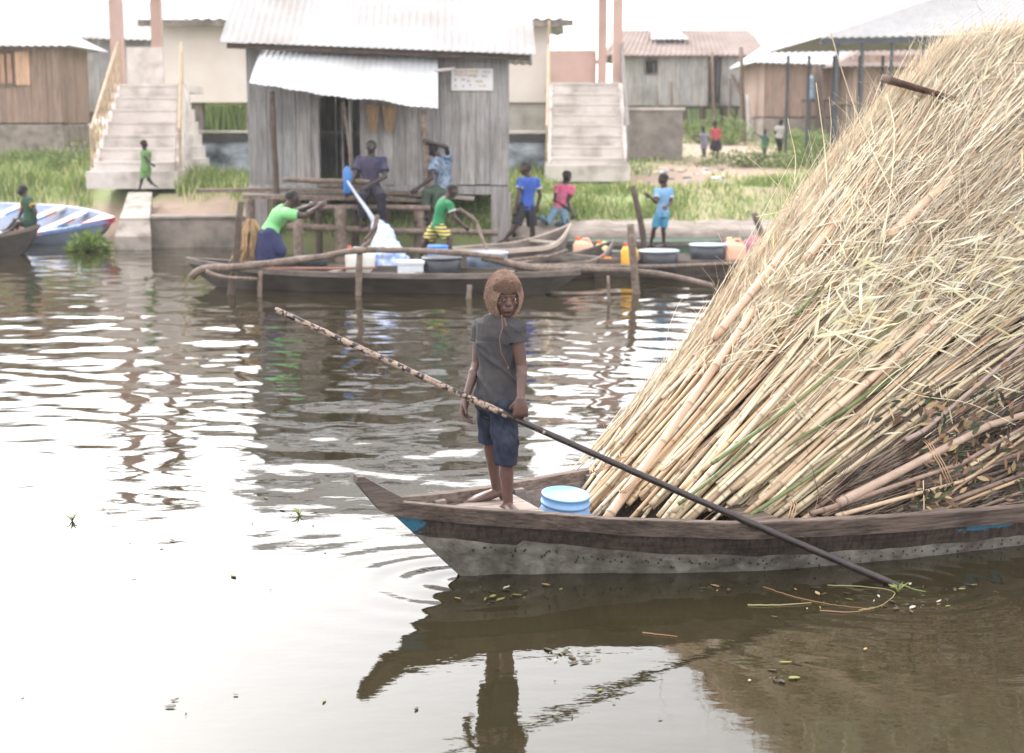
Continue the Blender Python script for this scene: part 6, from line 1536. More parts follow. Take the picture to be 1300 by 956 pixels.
M_hairs = mat('fur_hairs', (1, 1, 1), (.9, .86, .82), .9, (5, 5, 5), attr='Col', spec=.2)
V, F, C = fur_on(me2, None, 16000, .0065, srgb(144, 121, 107)); obj('fur', np_mesh(V, F, C), M_hairs, hat, local=True)
shift_mesh(bme, bl_); band_o = obj('fur_band', bme, M_furd, hat, smooth=True, local=True)
V, F, C = fur_on(bme, None, 5000, .0065, srgb(122, 98, 86)); obj('fur', np_mesh(V, F, C), M_hairs, band_o, local=True)
# pale piping round the face opening
mb = MB(); mb.sm = True; pts = []
for k in range(41):
    a = 2 * math.pi * k / 40; x, z = .60 * math.sin(a), -.20 + .84 * math.cos(a)
    yy = 1.08 * math.sqrt(max(.02, 1 - (x / .9) ** 2 - ((z - .12) / 1.25) ** 2)) - .12
    pts.append(hp(x, yy + .02, z))
mb.tube(pts, .04 * hs, 6); obj('hood_edge', mb, mat('hood_edge', srgb(150, 124, 108), srgb(116, 92, 78), .9, (40, 40, 40)), hat)
# drawstrings
neckp = hp(0, .62, -1.12)
fr = lambda px, py, dy: P(px, py, 7.25 + dy)
mb = MB(); mb.sm = True
mb.tube([neckp, fr(637, 400, -.13), fr(638, 415, -.15), fr(634, 430, -.155), fr(636, 447, -.15), fr(645, 465, -.145)], .0028, 6); mb.ell(fr(645, 467, -.145), (.005, .005, .009), 8, 6)
obj('drawstring', mb, mat('cord_brown', srgb(112, 84, 70), None, .8), boy)
mb = MB(); mb.tube([neckp, fr(640, 404, -.13), fr(643, 414, -.14)], .004, 6); obj('drawstring', mb, MATS['cord_brown'], boy)
# placket seam on the shirt
# ------------------------------------------------------------------ punting pole
top_p = pole_w + (pole_h - pole_w) * ((650 - 350 + 0.0) and 1.0)
# extend until pixel column 350
def pxcol(p):
    v = p - Vector((0, 0, CAM_Z)); ax = v.y * ct - v.z * st; return 650 + FPX * v.x / ax
t = 1.0
while pxcol(pole_w + (pole_h - pole_w) * t) > 351: t += .002
top_p = pole_w + (pole_h - pole_w) * t; low_p = pole_w + (pole_w - pole_h).normalized() * .6
pp = thing('punting_pole', 'long dark brown punting pole held by the standing boy and dipping into the water', 'pole', pole_h)
Lp = (top_p - low_p).length; ph_t = (pole_h - low_p).length / Lp
mb = MB(); mb.sm = True; n = 90; pts = []; rad = []
for i in range(n + 1):
    u = i / n; p = low_p.lerp(top_p, u) + Vector((0, 0, -.02 * math.sin(math.pi * u)))
    pts.append(p); rad.append((.0205 - .006 * u) * (1 + rnd.uniform(-.05, .05))); 
mb.tube(pts, rad, 10, wob=.05)
M_ppole = mat('punt_pole_wood', srgb(44, 31, 29), srgb(26, 18, 18), .35, (20, 20, 20), .002, (60, 60, 60), dirt=srgb(66, 54, 50), dirt_amt=.4, dirt_scale=12)
obj('shaft', mb, M_ppole, pp)
mb = MB(); mb.sm = False   # pale flaking bark patches on the upper part
for i in range(230):
    u = rnd.uniform(ph_t + .02, 1.0) if rnd.random() < .9 else rnd.uniform(ph_t - .06, 1)
    p = low_p.lerp(top_p, u) + Vector((0, 0, -.02 * math.sin(math.pi * u))); r = (.0205 - .006 * u) * 1.07; d = pd
    s = d.cross(Vector((0, 0, 1))).normalized(); w = s.cross(d); a = math.pi + rnd.gauss(0, 1.0) - .5; ln = rnd.uniform(.008, .034)
    q = []
    for k in range(4):
        aa = a + k * .33; o = s * math.cos(aa) * r + w * math.sin(aa) * r; q.append((p - d * ln / 2 * (.6 + .4 * rnd.random()) + o, p + d * ln / 2 * (.6 + .4 * rnd.random()) + o))
    for k in range(3): mb.quad(q[k][0], q[k + 1][0], q[k + 1][1], q[k][1])
obj('bark', mb, mat('pale_bark', srgb(176, 154, 138), srgb(120, 100, 88), .7, (50, 50, 50)), pp)

# ------------------------------------------------------------------ reed pile
xe_y = [20, 45, 60, 130, 200, 330, 440, 612, 640]; xe_x = [1350, 1275, 1212, 1132, 1066, 966, 888, 730, 714]
def left_edge(py): return float(np.interp(py, xe_y, xe_x))
def top_edge(px): return float(np.interp(px, [714, 730, 888, 966, 1066, 1132, 1212, 1275, 1350, 1420, 1520, 1620, 1700], [640, 612, 440, 330, 200, 130, 60, 45, 40, 60, 140, 330, 560]))
def y_pile(px, py, inner=0.0):
    yg = float(np.interp(px, [700, 900, 1100, 1300, 1500, 1700], [7.25, 7.2, 7.42, 7.72, 8.05, 8.45]))
    hgt = (665 - py) / 235.0
    d = max(0.0, min(1.0, (py - top_edge(px)) / 200.0)) if px < 1760 else 0
    bulge = 0.10 * mnoise.noise(Vector((px / 170.0, py / 150.0, 2.0)))
    return yg + .12 + .50 * hgt + .55 * (1 - d) ** 2 + bulge + inner
def S(px, py, inner=0.0): return P(px, py, y_pile(px, py, inner))
# filler core of the heap; dark colour stands in for shade between reeds
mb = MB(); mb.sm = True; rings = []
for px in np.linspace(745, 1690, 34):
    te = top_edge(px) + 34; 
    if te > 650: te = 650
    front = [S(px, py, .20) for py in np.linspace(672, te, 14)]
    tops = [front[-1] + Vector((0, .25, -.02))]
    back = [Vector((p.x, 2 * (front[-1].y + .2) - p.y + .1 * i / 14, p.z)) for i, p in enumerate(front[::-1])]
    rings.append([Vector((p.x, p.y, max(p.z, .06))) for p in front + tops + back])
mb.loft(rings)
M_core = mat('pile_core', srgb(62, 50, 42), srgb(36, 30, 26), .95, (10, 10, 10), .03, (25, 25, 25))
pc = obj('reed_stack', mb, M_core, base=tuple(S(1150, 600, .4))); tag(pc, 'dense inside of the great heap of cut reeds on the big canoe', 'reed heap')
pc['kind'] = 'stuff'
def ang(px, py):
    d = px - left_edge(py) if py < 640 else px - 712
    d = max(0, d); return 53 - .047 * d - .000012 * d * d + max(0, (330 - py)) * .012
M_cane = mat('cane', (1, 1, 1), (.82, .76, .70), .5, (5, 5, 5), .0015, (60, 60, 60), attr='Col', spec=.4, dirt=srgb(140, 112, 92), dirt_amt=.35, dirt_scale=7)
cane_cols = [np.array(srgb(*c)) for c in ((228, 211, 180), (218, 194, 158), (234, 220, 192), (202, 172, 138), (236, 219, 184), (196, 170, 140))]
def cane_path(px, py, L_px, inner, jit=0.0, k=8, a=None, sag=0.0):
    th = R((ang(px + L_px * .22, py - L_px * .22) if a is None else a) + jit)
    while L_px > 60 and py - math.sin(th) * L_px < top_edge(min(1700, px + math.cos(th) * L_px)) + 6: L_px *= .93
    A = S(px, py, inner)
    q = (px + math.cos(th) * L_px, py - math.sin(th) * L_px)
    B = P(q[0], q[1], y_pile(min(q[0], 1690), max(q[1], 20), inner + .04)); 
    M_ = S(px + math.cos(th) * L_px * .5, py - math.sin(th) * L_px * .5, inner)
    ln = (A + B) / 2; dy = max(-.12, min(.12, M_.y - ln.y)) * .7
    pts = []
    for i in range(k + 1):
        u = i / k; p = A.lerp(B, u); p.y += dy * 4 * u * (1 - u); p.z -= sag * 4 * u * (1 - u); pts.append(p)
    return pts
def cane(px, py, L_px, r, inner, col, label, group, name='bamboo_cane', jit=0.0, a=None, m=M_cane, taper=.6, node=.24, sag=0.0, wobk=.004):
    path = cane_path(px, py, L_px, inner, jit, 6, a, sag); L_ = sum((path[i + 1] - path[i]).length for i in range(6))
    step = node * rnd.uniform(.8, 1.2); st_ = [0.0]; x = rnd.uniform(.03, .12)
    ev = [(0, 1.0, 1)]
    while x < L_ - .05:
        ev += [(x - .012, 1.0, 1), (x - .004, 1.14, 0), (x + .004, 1.14, 0), (x + .012, 1.0, 1)]; x += step * rnd.uniform(.9, 1.1)
    ev.append((L_, 1.0, 1)); ev = [e for i, e in enumerate(ev) if i == 0 or e[0] > ev[i - 1][0] + 1e-5]
    mb = MB(); mb.sm = True; off = Vector((rnd.uniform(0, 30), 0, 0))
    rings_p = []; rr = []; cc = []
    for (x, sw, pale) in ev:
        u = x / L_ * 6; i = min(5, int(u)); p = path[i].lerp(path[i + 1], u - i)
        w = Vector((mnoise.noise(off + Vector((x * 1.3, 0, 0))), mnoise.noise(off + Vector((x * 1.3, 7, 0))), mnoise.noise(off + Vector((x * 1.3, 14, 0))))) * wobk * 3
        rings_p.append(p + w); rr.append(r * sw * (1 - (1 - taper) * x / L_)); k = rnd.uniform(.9, 1.06) if pale else .58; cc.append(tuple(col * k))
    n = 8 if r > .009 else 6
    mb.tube(rings_p, rr, n)
    mb.c = [cc[i // n] for i in range(len(mb.v))]
    o = obj(name, mb, m, base=path[0]); tag(o, label, 'cane' if 'cane' in name else name.replace('_', ' '), group); return o
LAB = 'straight pale dry cane with dark joints, lying in the leaning heap on the big canoe'
GRP = 'dry canes heaped on the big canoe'
cnt = 0
# outer silhouette rows, then the body of the heap, butts low on the left
seeds = []
for i in range(34): 
    py = 655 - i * 10.5; seeds.append((left_edge(py) + rnd.uniform(2, 22), py + rnd.uniform(-6, 6), rnd.uniform(300, 620), rnd.uniform(.008, .015), rnd.uniform(0, .06)))
for i in range(100): seeds.append((rnd.uniform(735, 1010), rnd.uniform(596, 672), rnd.uniform(330, 640), rnd.uniform(.009, .019), rnd.uniform(-.02, .14)))
for i in range(70):
    py = rnd.uniform(400, 640); seeds.append((left_edge(py) + rnd.uniform(10, 320), py, rnd.uniform(200, 520), rnd.uniform(.007, .014), rnd.uniform(0, .12)))
for i in range(60): seeds.append((rnd.uniform(960, 1210), rnd.uniform(628, 672), rnd.uniform(320, 560), rnd.uniform(.009, .017), rnd.uniform(-.02, .12)))
for i in range(30): 
    seeds.append((rnd.uniform(1010, 1250), rnd.uniform(440, 600), rnd.uniform(200, 420), rnd.uniform(.007, .014), rnd.uniform(0, .10)))
for (px, py, L_, r, inn) in seeds:
    if py < 600 and px > 1120 and py > 430: continue
    if py > 600 and px > 1075 and rnd.random() < .75: continue
    # butts low near the gunwale stay inside the hull
    col = cane_cols[rnd.randrange(6)] * rnd.uniform(.6, 1.05)
    cane(px, py, L_, r, inn, col, LAB, GRP, jit=rnd.gauss(0, 3.4)); cnt += 1
# thick canes
for (px, py, L_, r, a, lab) in ((768, 664, 330, .028, 55, 'thickest bamboo pole in the heap, rising from just right of the blue bucket'),
                                (1128, 300, 150, .030, 44, 'thick bamboo end lying high in the heap, right of the crooked brown branch'),
                                (1022, 330, 150, .024, 52, 'thick smooth bamboo length in the upper left of the heap'),
                                (905, 430, 260, .026, 51, 'thick bamboo pole in the middle of the leaning left edge of the heap'),
                                (1010, 560, 260, .021, 41, 'thick brownish bamboo in the centre of the heap above the pole')):
    cane(px, py, L_, r, -.05, np.array(srgb(206, 176, 152)), lab, None, a=a, taper=.85, node=.3)
# green canes
for q, (px, py, L_, r, a, lab) in enumerate(((905, 590, 330, .0125, 38, 'longest green cane slanting across the middle of the heap'), (860, 640, 120, .012, 40, 'short green cane low in the heap above the punting pole'),
                                (985, 575, 210, .012, 33, 'green cane right of the longest one, in the dark gap of the heap'), (950, 655, 190, .012, 33, 'green cane low in the heap near the plank thwart'),
                                (1058, 530, 130, .013, 37, 'short green cane in the middle right of the heap'), (1010, 400, 60, .011, 50, 'short green tip in the upper middle of the heap'))):
    cane(px, py, L_, r, -.06, np.array(srgb(104, 114, 72)), lab, None, name='green_cane', a=a, taper=.6, node=.3)
# brown branches lower right
M_bark = mat('branch_bark', (1, 1, 1), (.75, .7, .66), .85, (14, 14, 14), .004, (50, 50, 50), attr='Col', dirt=srgb(190, 176, 164), dirt_amt=.4, dirt_scale=6)
for q in range(86):
    px = rnd.uniform(1020, 1290); py = rnd.uniform(560, 672); a = 33 - (px - 1000) * .06 + rnd.gauss(0, 3.5)
    col = np.array(srgb(122, 102, 90)) * rnd.uniform(.5, 1.25)
    cane(px, py, rnd.uniform(260, 480), rnd.uniform(.006, .015), rnd.uniform(-.02, .12), col, 'brown bark covered stick in the lower right of the heap', 'brown sticks low in the heap', name='stick', a=a, m=M_bark, node=.6, wobk=.02, taper=.5)
for (px, py, L_, r, a, col, lab) in ((1062, 640, 330, .027, 24, (170, 148, 132), 'thick pale forked branch low in the right of the heap, bound with twine'), (1030, 652, 300, .016, 22, (140, 118, 104), 'smooth brown branch under the thick pale one'),
                                     (1150, 560, 260, .014, 35, (160, 140, 132), 'thin straight grey branch rising to the right edge above the dry leaves'), (1060, 655, 220, .014, 17, (188, 166, 140), 'pale crooked branch lying along the gunwale at the right')):
    cane(px, py, L_, r, -.10, np.array(srgb(*col)), lab, None, name='branch', a=a, m=M_bark, node=.9, wobk=.03)
o = cane(1120, 98, 92, .027, -.10, np.array(srgb(84, 60, 50)), 'crooked dark brown branch end sticking out near the top left of the heap', None, name='branch', a=-19, m=M_bark, node=.6, wobk=.012)
# fine reed stems: nobody could count them
def stem_array(n, sampler, Lr, rr_, jit, cols, curl=.12, inner=(-.08, .12), k=6, dang=0):
    A = np.zeros((n, k, 3)); Rd = np.zeros((n, k)); Cc = np.zeros((n, 3)); q = 0; tries = 0
    while q < n and tries < n * 20:
        tries += 1
        px, py = sampler()
        if py < top_edge(px) + 2: continue
        th = R(ang(px, py) + dang + rnd.gauss(0, jit)); L_ = rnd.uniform(*Lr); inn = rnd.uniform(*inner)
        c = rnd.gauss(0, curl); x, y = px, py; r = rnd.uniform(*rr_)
        while L_ > 40 and y - math.sin(th) * L_ < top_edge(min(1700, x + math.cos(th) * L_)) - 14: L_ *= .9
        for i in range(k):
            ypx = min(max(x, 700), 1690); 
            te = top_edge(ypx); yy = max(y, te)
            p = P(x, y, y_pile(ypx, max(y, 22), inn) + (-.06 * i / k if y < te else 0)); A[q, i] = p; Rd[q, i] = r * (1 - .7 * i / (k - 1))
            x += math.cos(th) * L_ / (k - 1); y -= math.sin(th) * L_ / (k - 1); th += c
        Cc[q] = np.array(cols[rnd.randrange(len(cols))]) * (rnd.uniform(.35, .7) if rnd.random() < .22 else rnd.uniform(.8, 1.1)); q += 1
    return A[:q], Rd[:q], Cc[:q]
pale = [srgb(245, 233, 210), srgb(236, 220, 192), srgb(248, 241, 222), srgb(214, 191, 163), srgb(234, 212, 186)]
def samp_all():
    py = rnd.uniform(30, 660); return left_edge(py) + 2 + abs(rnd.gauss(0, 1)) * 40 + rnd.random() ** 1.3 * (1660 - left_edge(py)), py
mid_ = [srgb(170, 146, 120), srgb(140, 116, 96), srgb(196, 172, 142), srgb(112, 92, 76)]  # lower stems: darker browns paint in the shade of the gaps
def samp_upw():
    py = rnd.uniform(30, 440); return left_edge(py) + 2 + rnd.random() ** 1.2 * (1660 - left_edge(py)), py
def samp_low():
    py = rnd.uniform(400, 665); return left_edge(py) + 2 + rnd.random() * (1660 - left_edge(py)), py
def samp_edge():
    py = rnd.uniform(60, 480); return left_edge(py) + rnd.uniform(2, 70), py
def samp_up():
    py = 40 + 330 * rnd.random() ** .8; return left_edge(py) + rnd.uniform(4, 1660 - left_edge(py)), py
def samp_top():
    px = rnd.uniform(1060, 1640); return px, top_edge(px) + rnd.uniform(4, 60)
def samp_mid():
    px = rnd.uniform(960, 1640); return px, rnd.uniform(300, 560)
parts = []
for (n, sm, Lr, rg, jit, cl, cu, inn, dg_) in ((2300, samp_upw, (120, 380), (.0016, .0042), 6, pale, .03, (-.02, .14), 0), (1300, samp_low, (120, 340), (.0016, .0045), 6, mid_, .03, (.03, .17), 0), (3400, samp_up, (70, 260), (.0014, .0036), 16, pale, .07, (-.07, .12), 0),
                                          (1900, samp_up, (50, 220), (.0011, .0024), 38, pale, .14, (-.13, .04), 8), (1000, samp_up, (180, 460), (.0035, .0075), 5, pale, .015, (-.08, .08), 0), (1500, samp_edge, (50, 190), (.001, .0028), 24, pale, .13, (-.04, .06), 6), (520, samp_top, (40, 150), (.001, .002), 38, pale, .16, (-.05, .1), 18),
                                          (900, samp_mid, (120, 330), (.0016, .0035), 9, pale, .04, (-.05, .08), -2)):
    A, Rd, Cc = stem_array(n, sm, Lr, rg, jit, cl, cu, inn, 7, dg_); parts.append(strands(A, Rd, Cc))
def samp_rim():
    py = rnd.uniform(60, 650); return left_edge(py) + rnd.uniform(12, 34), py
for (n, Lr, rg, inn) in ((2200, (100, 340), (.003, .008), (.10, .95)),):
    A, Rd, Cc = stem_array(n, samp_rim, Lr, rg, 4, pale, .02, inn, 6); parts.append(strands(A, Rd, Cc))
def to_back(A):
    B = A.copy()
    for q in range(A.shape[0]):
        for i in range(A.shape[1]):
            x, y, z = A[q, i]; ax = y * ct - (z - CAM_Z) * st; px = min(1690, max(745, 650 + FPX * x / ax))
            yt = y_pile(px, min(650, top_edge(px) + 34), .20); B[q, i, 1] = 2 * (yt + .2) - y + .06
    return B
for (n, sm, Lr, rg, jit, cl, cu, inn) in ((3000, samp_all, (120, 380), (.003, .008), 7, pale, .03, (-.02, .10)), (900, samp_all, (60, 220), (.0015, .003), 30, pale, .10, (-.08, .05))):
    A, Rd, Cc = stem_array(n, sm, Lr, rg, jit, cl, cu, inn, 6); parts.append(strands(to_back(A), Rd, Cc))
M_stem = mat('reed_stem', (1, 1, 1), (.84, .8, .74), .7, (7, 7, 7), attr='Col', spec=.3)
add_translucency(M_stem, (.6, .5, .4), .12)
V, F, C = join_arrays(parts); o = obj('reed_stems', np_mesh(V, F, C, True), M_stem); struct(o, 'thousands of fine dry reed stems covering the heap on the big canoe', 'stuff')
# brush of dark twigs low on the right
def samp_br():
    px = rnd.uniform(1030, 1660); t = max(0, (px - 1030) / 270); return px, rnd.uniform(max(470, 620 - 130 * t), 672)
dk = [srgb(96, 78, 66), srgb(70, 56, 48), srgb(130, 110, 94), srgb(58, 48, 42), srgb(150, 128, 108)]
parts = []
for (n, Lr, rg, jit, cu, inn) in ((1500, (120, 380), (.0018, .005), 8, .03, (-.04, .12)), (500, (60, 200), (.0012, .0028), 26, .12, (-.08, .06))):
    A, Rd, Cc = stem_array(n, samp_br, Lr, rg, jit, dk, cu, inn, 7, -7); parts.append(strands(A, Rd, Cc))
V, F, C = join_arrays(parts); o = obj('brushwood', np_mesh(V, F, C, True), M_bark); struct(o, 'tangle of dark brushwood twigs low in the right of the heap', 'stuff')
# blade leaves
def leaf_array(n, sampler, Lr, W, cols, inner, jit=28, dang=-6):
    A = np.zeros((n, 4, 3)); Wd = np.zeros((n, 4)); Sd = np.zeros((n, 3)); Cc = np.zeros((n, 3)); q = 0; tries = 0
    while q < n and tries < n * 20:
        tries += 1
        px, py = sampler()
        if py < top_edge(min(px, 1690)) + 2: continue
        p = P(px, py, y_pile(min(max(px, 700), 1690), max(py, 22), rnd.uniform(*inner))); th = R(ang(px, py) + dang + rnd.gauss(0, jit)); L_ = rnd.uniform(*Lr); w = L_ * rnd.uniform(*W)
        d = Vector((math.cos(th), rnd.uniform(-.4, .25), math.sin(th))).normalized(); s = d.cross(Vector((rnd.uniform(-.6, .6), -1, rnd.uniform(-.2, .8)))).normalized()
        dr = Vector((0, -.25, -1)) * L_ * rnd.uniform(.0, .16)
        for i, u in enumerate((0, .35, .72, 1)): A[q, i] = p + d * L_ * u + dr * u * u
        Wd[q] = [w * .35, w, w * .7, w * .04]; Sd[q] = s; Cc[q] = np.array(cols[rnd.randrange(len(cols))]) * rnd.uniform(.8, 1.08); q += 1
    return ribbons(A[:q], Wd[:q], Sd[:q], Cc[:q])
lv = [srgb(236, 230, 206), srgb(226, 222, 190), srgb(240, 234, 220), srgb(230, 216, 176), srgb(220, 218, 196)]
def samp_c():
    while True:
        px = rnd.uniform(1030, 1640); py = 385 - (px - 1100) * .30 + rnd.gauss(0, 46)
        if py > 120: return px, py
def samp_l():
    py = rnd.uniform(60, 420); return left_edge(py) + rnd.uniform(3, 90), py
parts = [leaf_array(700, samp_c, (.08, .24), (.035, .10), lv, (-.12, .05), 36), leaf_array(420, samp_l, (.06, .16), (.035, .08), lv, (-.06, .05)), leaf_array(420, samp_up, (.05, .18), (.03, .075), lv, (-.08, .05), 45), leaf_array(200, samp_mid, (.06, .16), (.05, .1), lv, (-.08, .03), 50)]
M_leaf = mat('dry_blade', (1, 1, 1), (.88, .86, .76), .6, (9, 9, 9), attr='Col', spec=.3); add_translucency(M_leaf, (.6, .6, .4), .3)
V, F, C = join_arrays(parts); o = obj('reed_leaves', np_mesh(V, F, C), M_leaf); struct(o, 'pale dry blade leaves spread over the upper and middle heap', 'stuff')
# dry brown and green broad leaves at lower right
def samp_d():
    c = ((1245, 535, 38, 30), (1215, 560, 26, 22), (1285, 520, 24, 40), (1200, 590, 20, 16), (1280, 600, 30, 22), (1184, 635, 10, 7), (1340, 560, 60, 50), (1180, 520, 24, 14))[rnd.randrange(8)]
    return rnd.gauss(c[0], c[2]), rnd.gauss(c[1], c[3])
bl4 = [srgb(156, 122, 102), srgb(120, 96, 78), srgb(190, 166, 130), srgb(92, 100, 74), srgb(80, 68, 58), srgb(60, 68, 52), srgb(70, 78, 60)]
V, F, C = leaf_array(400, samp_d, (.035, .08), (.28, .42), bl4, (-.16, -.02), 70)
o = obj('withered_leaves', np_mesh(V, F, C), M_leaf); struct(o, 'withered brown and green broad leaves on the brushwood at lower right', 'stuff')
# bark sheaths and long loose strands
LS = [([(1000, 250), (990, 238), (968, 215), (950, 200)], .003), ([(1050, 235), (1047, 190), (1042, 150), (1036, 105)], .0035), ([(1008, 235), (1010, 200), (1004, 170), (1000, 150)], .003),
      ([(1045, 0), (1060, 60), (1090, 150), (1140, 260)], .0045), ([(1125, 120), (1135, 160), (1132, 230), (1118, 330)], .004), ([(903, 430), (918, 395), (930, 370), (945, 335)], .004), ([(895, 425), (905, 395), (912, 372)], .003),
      ([(960, 275), (985, 270), (1010, 262), (1040, 255)], .003), ([(1240, 60), (1200, 110), (1175, 150), (1150, 220)], .003), ([(1090, 240), (1120, 280), (1150, 270), (1180, 300)], .002),
      ([(1000, 500), (1040, 540), (1075, 545), (1100, 520)], .0028), ([(1160, 330), (1190, 390), (1215, 430), (1260, 470)], .0028), ([(1100, 505), (1140, 470), (1200, 440), (1290, 395)], .003), ([(1030, 455), (1060, 470), (1120, 462), (1200, 440)], .0025),
      ([(1172, 610), (1173, 640), (1172, 662)], .003), ([(850, 470), (846, 430), (862, 385), (878, 372)], .0015), ([(1260, 40), (1200, 45), (1150, 42)], .003), ([(1120, 470), (1160, 500), (1230, 512), (1290, 540)], .003)]
pts_l = []
for i, (pl, r) in enumerate(LS):
    mb = MB(); mb.sm = True; W = [P(a, b_, min(y_pile(min(max(a, 712), 1690), max(b_, top_edge(min(max(a, 712), 1690))), -.14), 9.2)) for a, b_ in pl]
    fine = []
    for q in range(len(W) - 1):
        p0, p1, p2, p3 = W[max(q - 1, 0)], W[q], W[q + 1], W[min(q + 2, len(W) - 1)]
        for k in range(5):
            t = k / 5; fine.append(0.5 * ((2 * p1) + (p2 - p0) * t + (2 * p0 - 5 * p1 + 4 * p2 - p3) * t * t + (3 * p1 - p0 - 3 * p2 + p3) * t ** 3))
    fine.append(W[-1]); mb.cur = tuple(np.array(srgb(232, 216, 188)) * rnd.uniform(.85, 1.05)); mb.tube(fine, [r * (1 - .5 * q / len(fine)) for q in range(len(fine))], 5)
    o = obj('loose_stalk', mb, M_stem, base=W[0]); tag(o, 'long thin loose stalk curling away from the heap of reeds', 'stalk', 'loose stalks on the reed heap')
# ties around canes
for (px, py, w_, a, lab) in ((1190, 590, 62, 62, 'twine binding the thick pale branch low in the heap'), (770, 590, 40, 150, 'twist of straw tying the canes by the blue bucket'), (800, 615, 34, 140, 'second twist of straw tying the lowest canes'), (1000, 655, 30, 110, 'white twine around the canes near the gunwale')):
    mb = MB(); mb.sm = True; th = R(a)
    for q in range(3):
        o_ = q * 3.5; A = S(px - math.cos(th) * w_ / 2 + o_, py - math.sin(th) * w_ / 2, -.13); B = S(px + math.cos(th) * w_ / 2 + o_, py + math.sin(th) * w_ / 2, -.13); M_ = (A + B) / 2 + Vector((0, -.03, .01))
        mb.cur = srgb(176, 146, 118); mb.tube([A + Vector((0, .08, 0)), A, M_, B, B + Vector((0, .08, 0))], .0035, 6)
    o = obj('twine', mb, M_stem, base=S(px, py)); tag(o, lab, 'twine')

# ------------------------------------------------------------------ things floating on the water
def float_leaf(px, py, L_, col, grp=True):
    p = G(px, py, .004); mb = MB(); a = rnd.uniform(0, 3.14); d = Vector((math.cos(a), math.sin(a), 0)); s = Vector((-d.y, d.x, 0)); w = L_ * rnd.uniform(.08, .22)
    ps = [(-.5, 0), (-.2, 1), (.2, .9), (.5, 0.05)]; n = len(ps)
    T = []; B_ = []
    for (u, k) in ps:
        z = .002 + .004 * rnd.random(); T.append((p + d * L_ * u + s * w * k + Vector((0, 0, z)), p + d * L_ * u - s * w * k + Vector((0, 0, z * .6))))
    for q in range(3): mb.quad(T[q][0], T[q][1], T[q + 1][1], T[q + 1][0]); mb.quad(T[q][1] - Vector((0, 0, .003)), T[q][0] - Vector((0, 0, .003)), T[q + 1][0] - Vector((0, 0, .003)), T[q + 1][1] - Vector((0, 0, .003)))
    o = obj('floating_leaf', mb, mat('fl%d' % col, [srgb(166, 140, 96), srgb(120, 120, 60), srgb(80, 58, 46), srgb(180, 170, 156), srgb(58, 54, 36)][col], None, .6), base=p)
    tag(o, 'small dead leaf floating on the brown water around the big canoe', 'leaf', 'dead leaves floating on the water')
clusters = [((635, 752), (45, 9), 30), ((726, 833), (32, 8), 26), ((985, 860), (35, 5), 14), ((1165, 768), (50, 8), 26), ((1050, 760), (80, 14), 16), ((930, 745), (40, 8), 12), ((470, 478), (20, 6), 7), ((380, 655), (25, 8), 6), ((300, 690), (160, 60), 12), ((1200, 745), (60, 6), 12), ((700, 900), (200, 25), 10), ((250, 900), (160, 25), 6), ((280, 530), (30, 6), 5), ((590, 480), (40, 8), 5), ((1000, 830), (120, 25), 8)]
for (c, r, n) in clusters:
    for q in range(n):
        x, y = rnd.gauss(c[0], r[0] * .6), rnd.gauss(c[1], r[1] * .6)
        if 470 < x and y < 742 - max(0, x - 1150) * .2 and y > 560: continue
        float_leaf(x, y, .012 + .05 * rnd.random() ** 2, rnd.choice([0, 1, 2, 2, 3, 4, 4]))
def float_strand(pts, r, col, lab, nm='floating_reed'):
    W0 = [G(a, b_, .004) for a, b_ in pts]; W = []
    for q in range(len(W0) - 1):
        p0, p1, p2, p3 = W0[max(q - 1, 0)], W0[q], W0[q + 1], W0[min(q + 2, len(W0) - 1)]
        for k in range(8):
            t = k / 8; v = 0.5 * ((2 * p1) + (p2 - p0) * t + (2 * p0 - 5 * p1 + 4 * p2 - p3) * t * t + (3 * p1 - p0 - 3 * p2 + p3) * t ** 3); W.append(v + Vector((rnd.gauss(0, .002), rnd.gauss(0, .002), 0)))
    W.append(W0[-1]); n_ = len(W); mb = MB(); mb.sm = True; mb.tube(W, [r * .7 * (1 - .5 * q / n_) for q in range(n_)], 5)
    o = obj(nm, mb, col, base=W[0]); tag(o, lab, 'reed stalk')
Mr = mat('reed_pale', srgb(160, 150, 108), srgb(130, 118, 80), .6); Mrb = mat('reed_brown', srgb(150, 116, 84), None, .7)
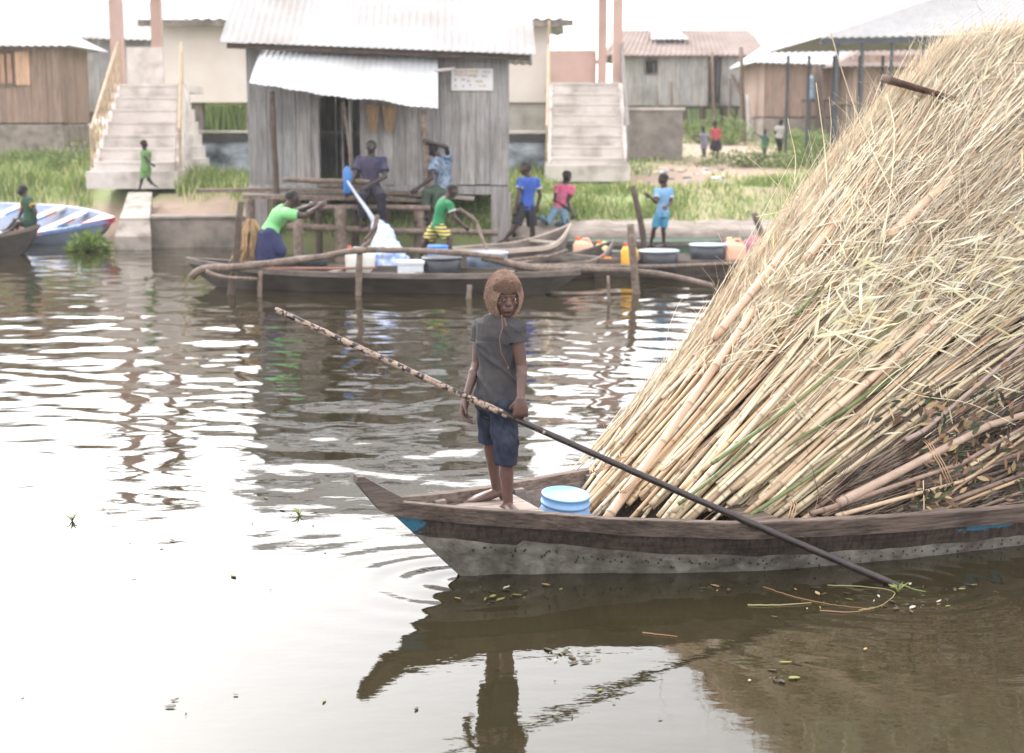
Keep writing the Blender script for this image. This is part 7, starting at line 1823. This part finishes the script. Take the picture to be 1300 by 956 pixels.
float_strand([(948, 768), (990, 768), (1030, 765)], .006, Mr, 'straight pale reed stalk floating below the punting pole tip')
float_strand([(970, 745), (1010, 758), (1060, 768), (1100, 772)], .004, Mrb, 'thin brown stalk floating left of the punting pole tip')
float_strand([(1050, 743), (1100, 745), (1135, 752), (1120, 768), (1090, 774)], .004, Mr, 'curved thin reed stalk floating around the punting pole tip')
float_strand([(1040, 775), (1080, 777), (1110, 772)], .005, Mrb, 'short reddish stalk floating below the curved one')
float_strand([(815, 803), (860, 808)], .005, Mrb, 'short stalk floating alone right of the leaf cluster')
float_strand([(1145, 742), (1160, 748), (1175, 751)], .008, mat('blade_green', srgb(112, 124, 66), None, .5), 'green blade floating at the punting pole tip', 'grass_sprig')
for (px, py, lab) in ((92, 662, 'tiny sprig of water weed floating alone at the left'), (380, 655, 'tiny sprig of water weed floating left of the big canoe bow'), (1140, 752, 'tuft of green weed caught at the punting pole tip'), (1002, 586, None)):
    if lab is None: continue
    p = G(px, py, 0); mb = MB(); mb.sm = True
    for q in range(7):
        a = rnd.uniform(0, 6.28); mb.tube([p, p + Vector((math.cos(a) * .02, math.sin(a) * .02, .03)), p + Vector((math.cos(a) * .05, math.sin(a) * .05, .03 + .03 * rnd.random()))], [.003, .004, .001], 4)
    o = obj('weed_sprig', mb, mat('weed', srgb(120, 130, 60), None, .6), base=p); tag(o, lab, 'water weed')
# ------------------------------------------------------------------ light haze over the lagoon
mb = MB(); mb.box((0, 90, 9.0), (330, 330, 25))
hz = obj('haze', mb, bpy.data.materials.new('haze')); struct(hz, 'thin pale humid haze over the water and the village', 'stuff')
hm = hz.data.materials[0]; hm.use_nodes = True; hn = hm.node_tree.nodes; hn.clear()
ho = hn.new('ShaderNodeOutputMaterial'); pv = hn.new('ShaderNodeVolumePrincipled')
pv.inputs['Color'].default_value = (.95, .95, .96, 1); pv.inputs['Density'].default_value = 0.0007; pv.inputs['Anisotropy'].default_value = 0.3
hm.node_tree.links.new(pv.outputs[0], ho.inputs['Volume'])
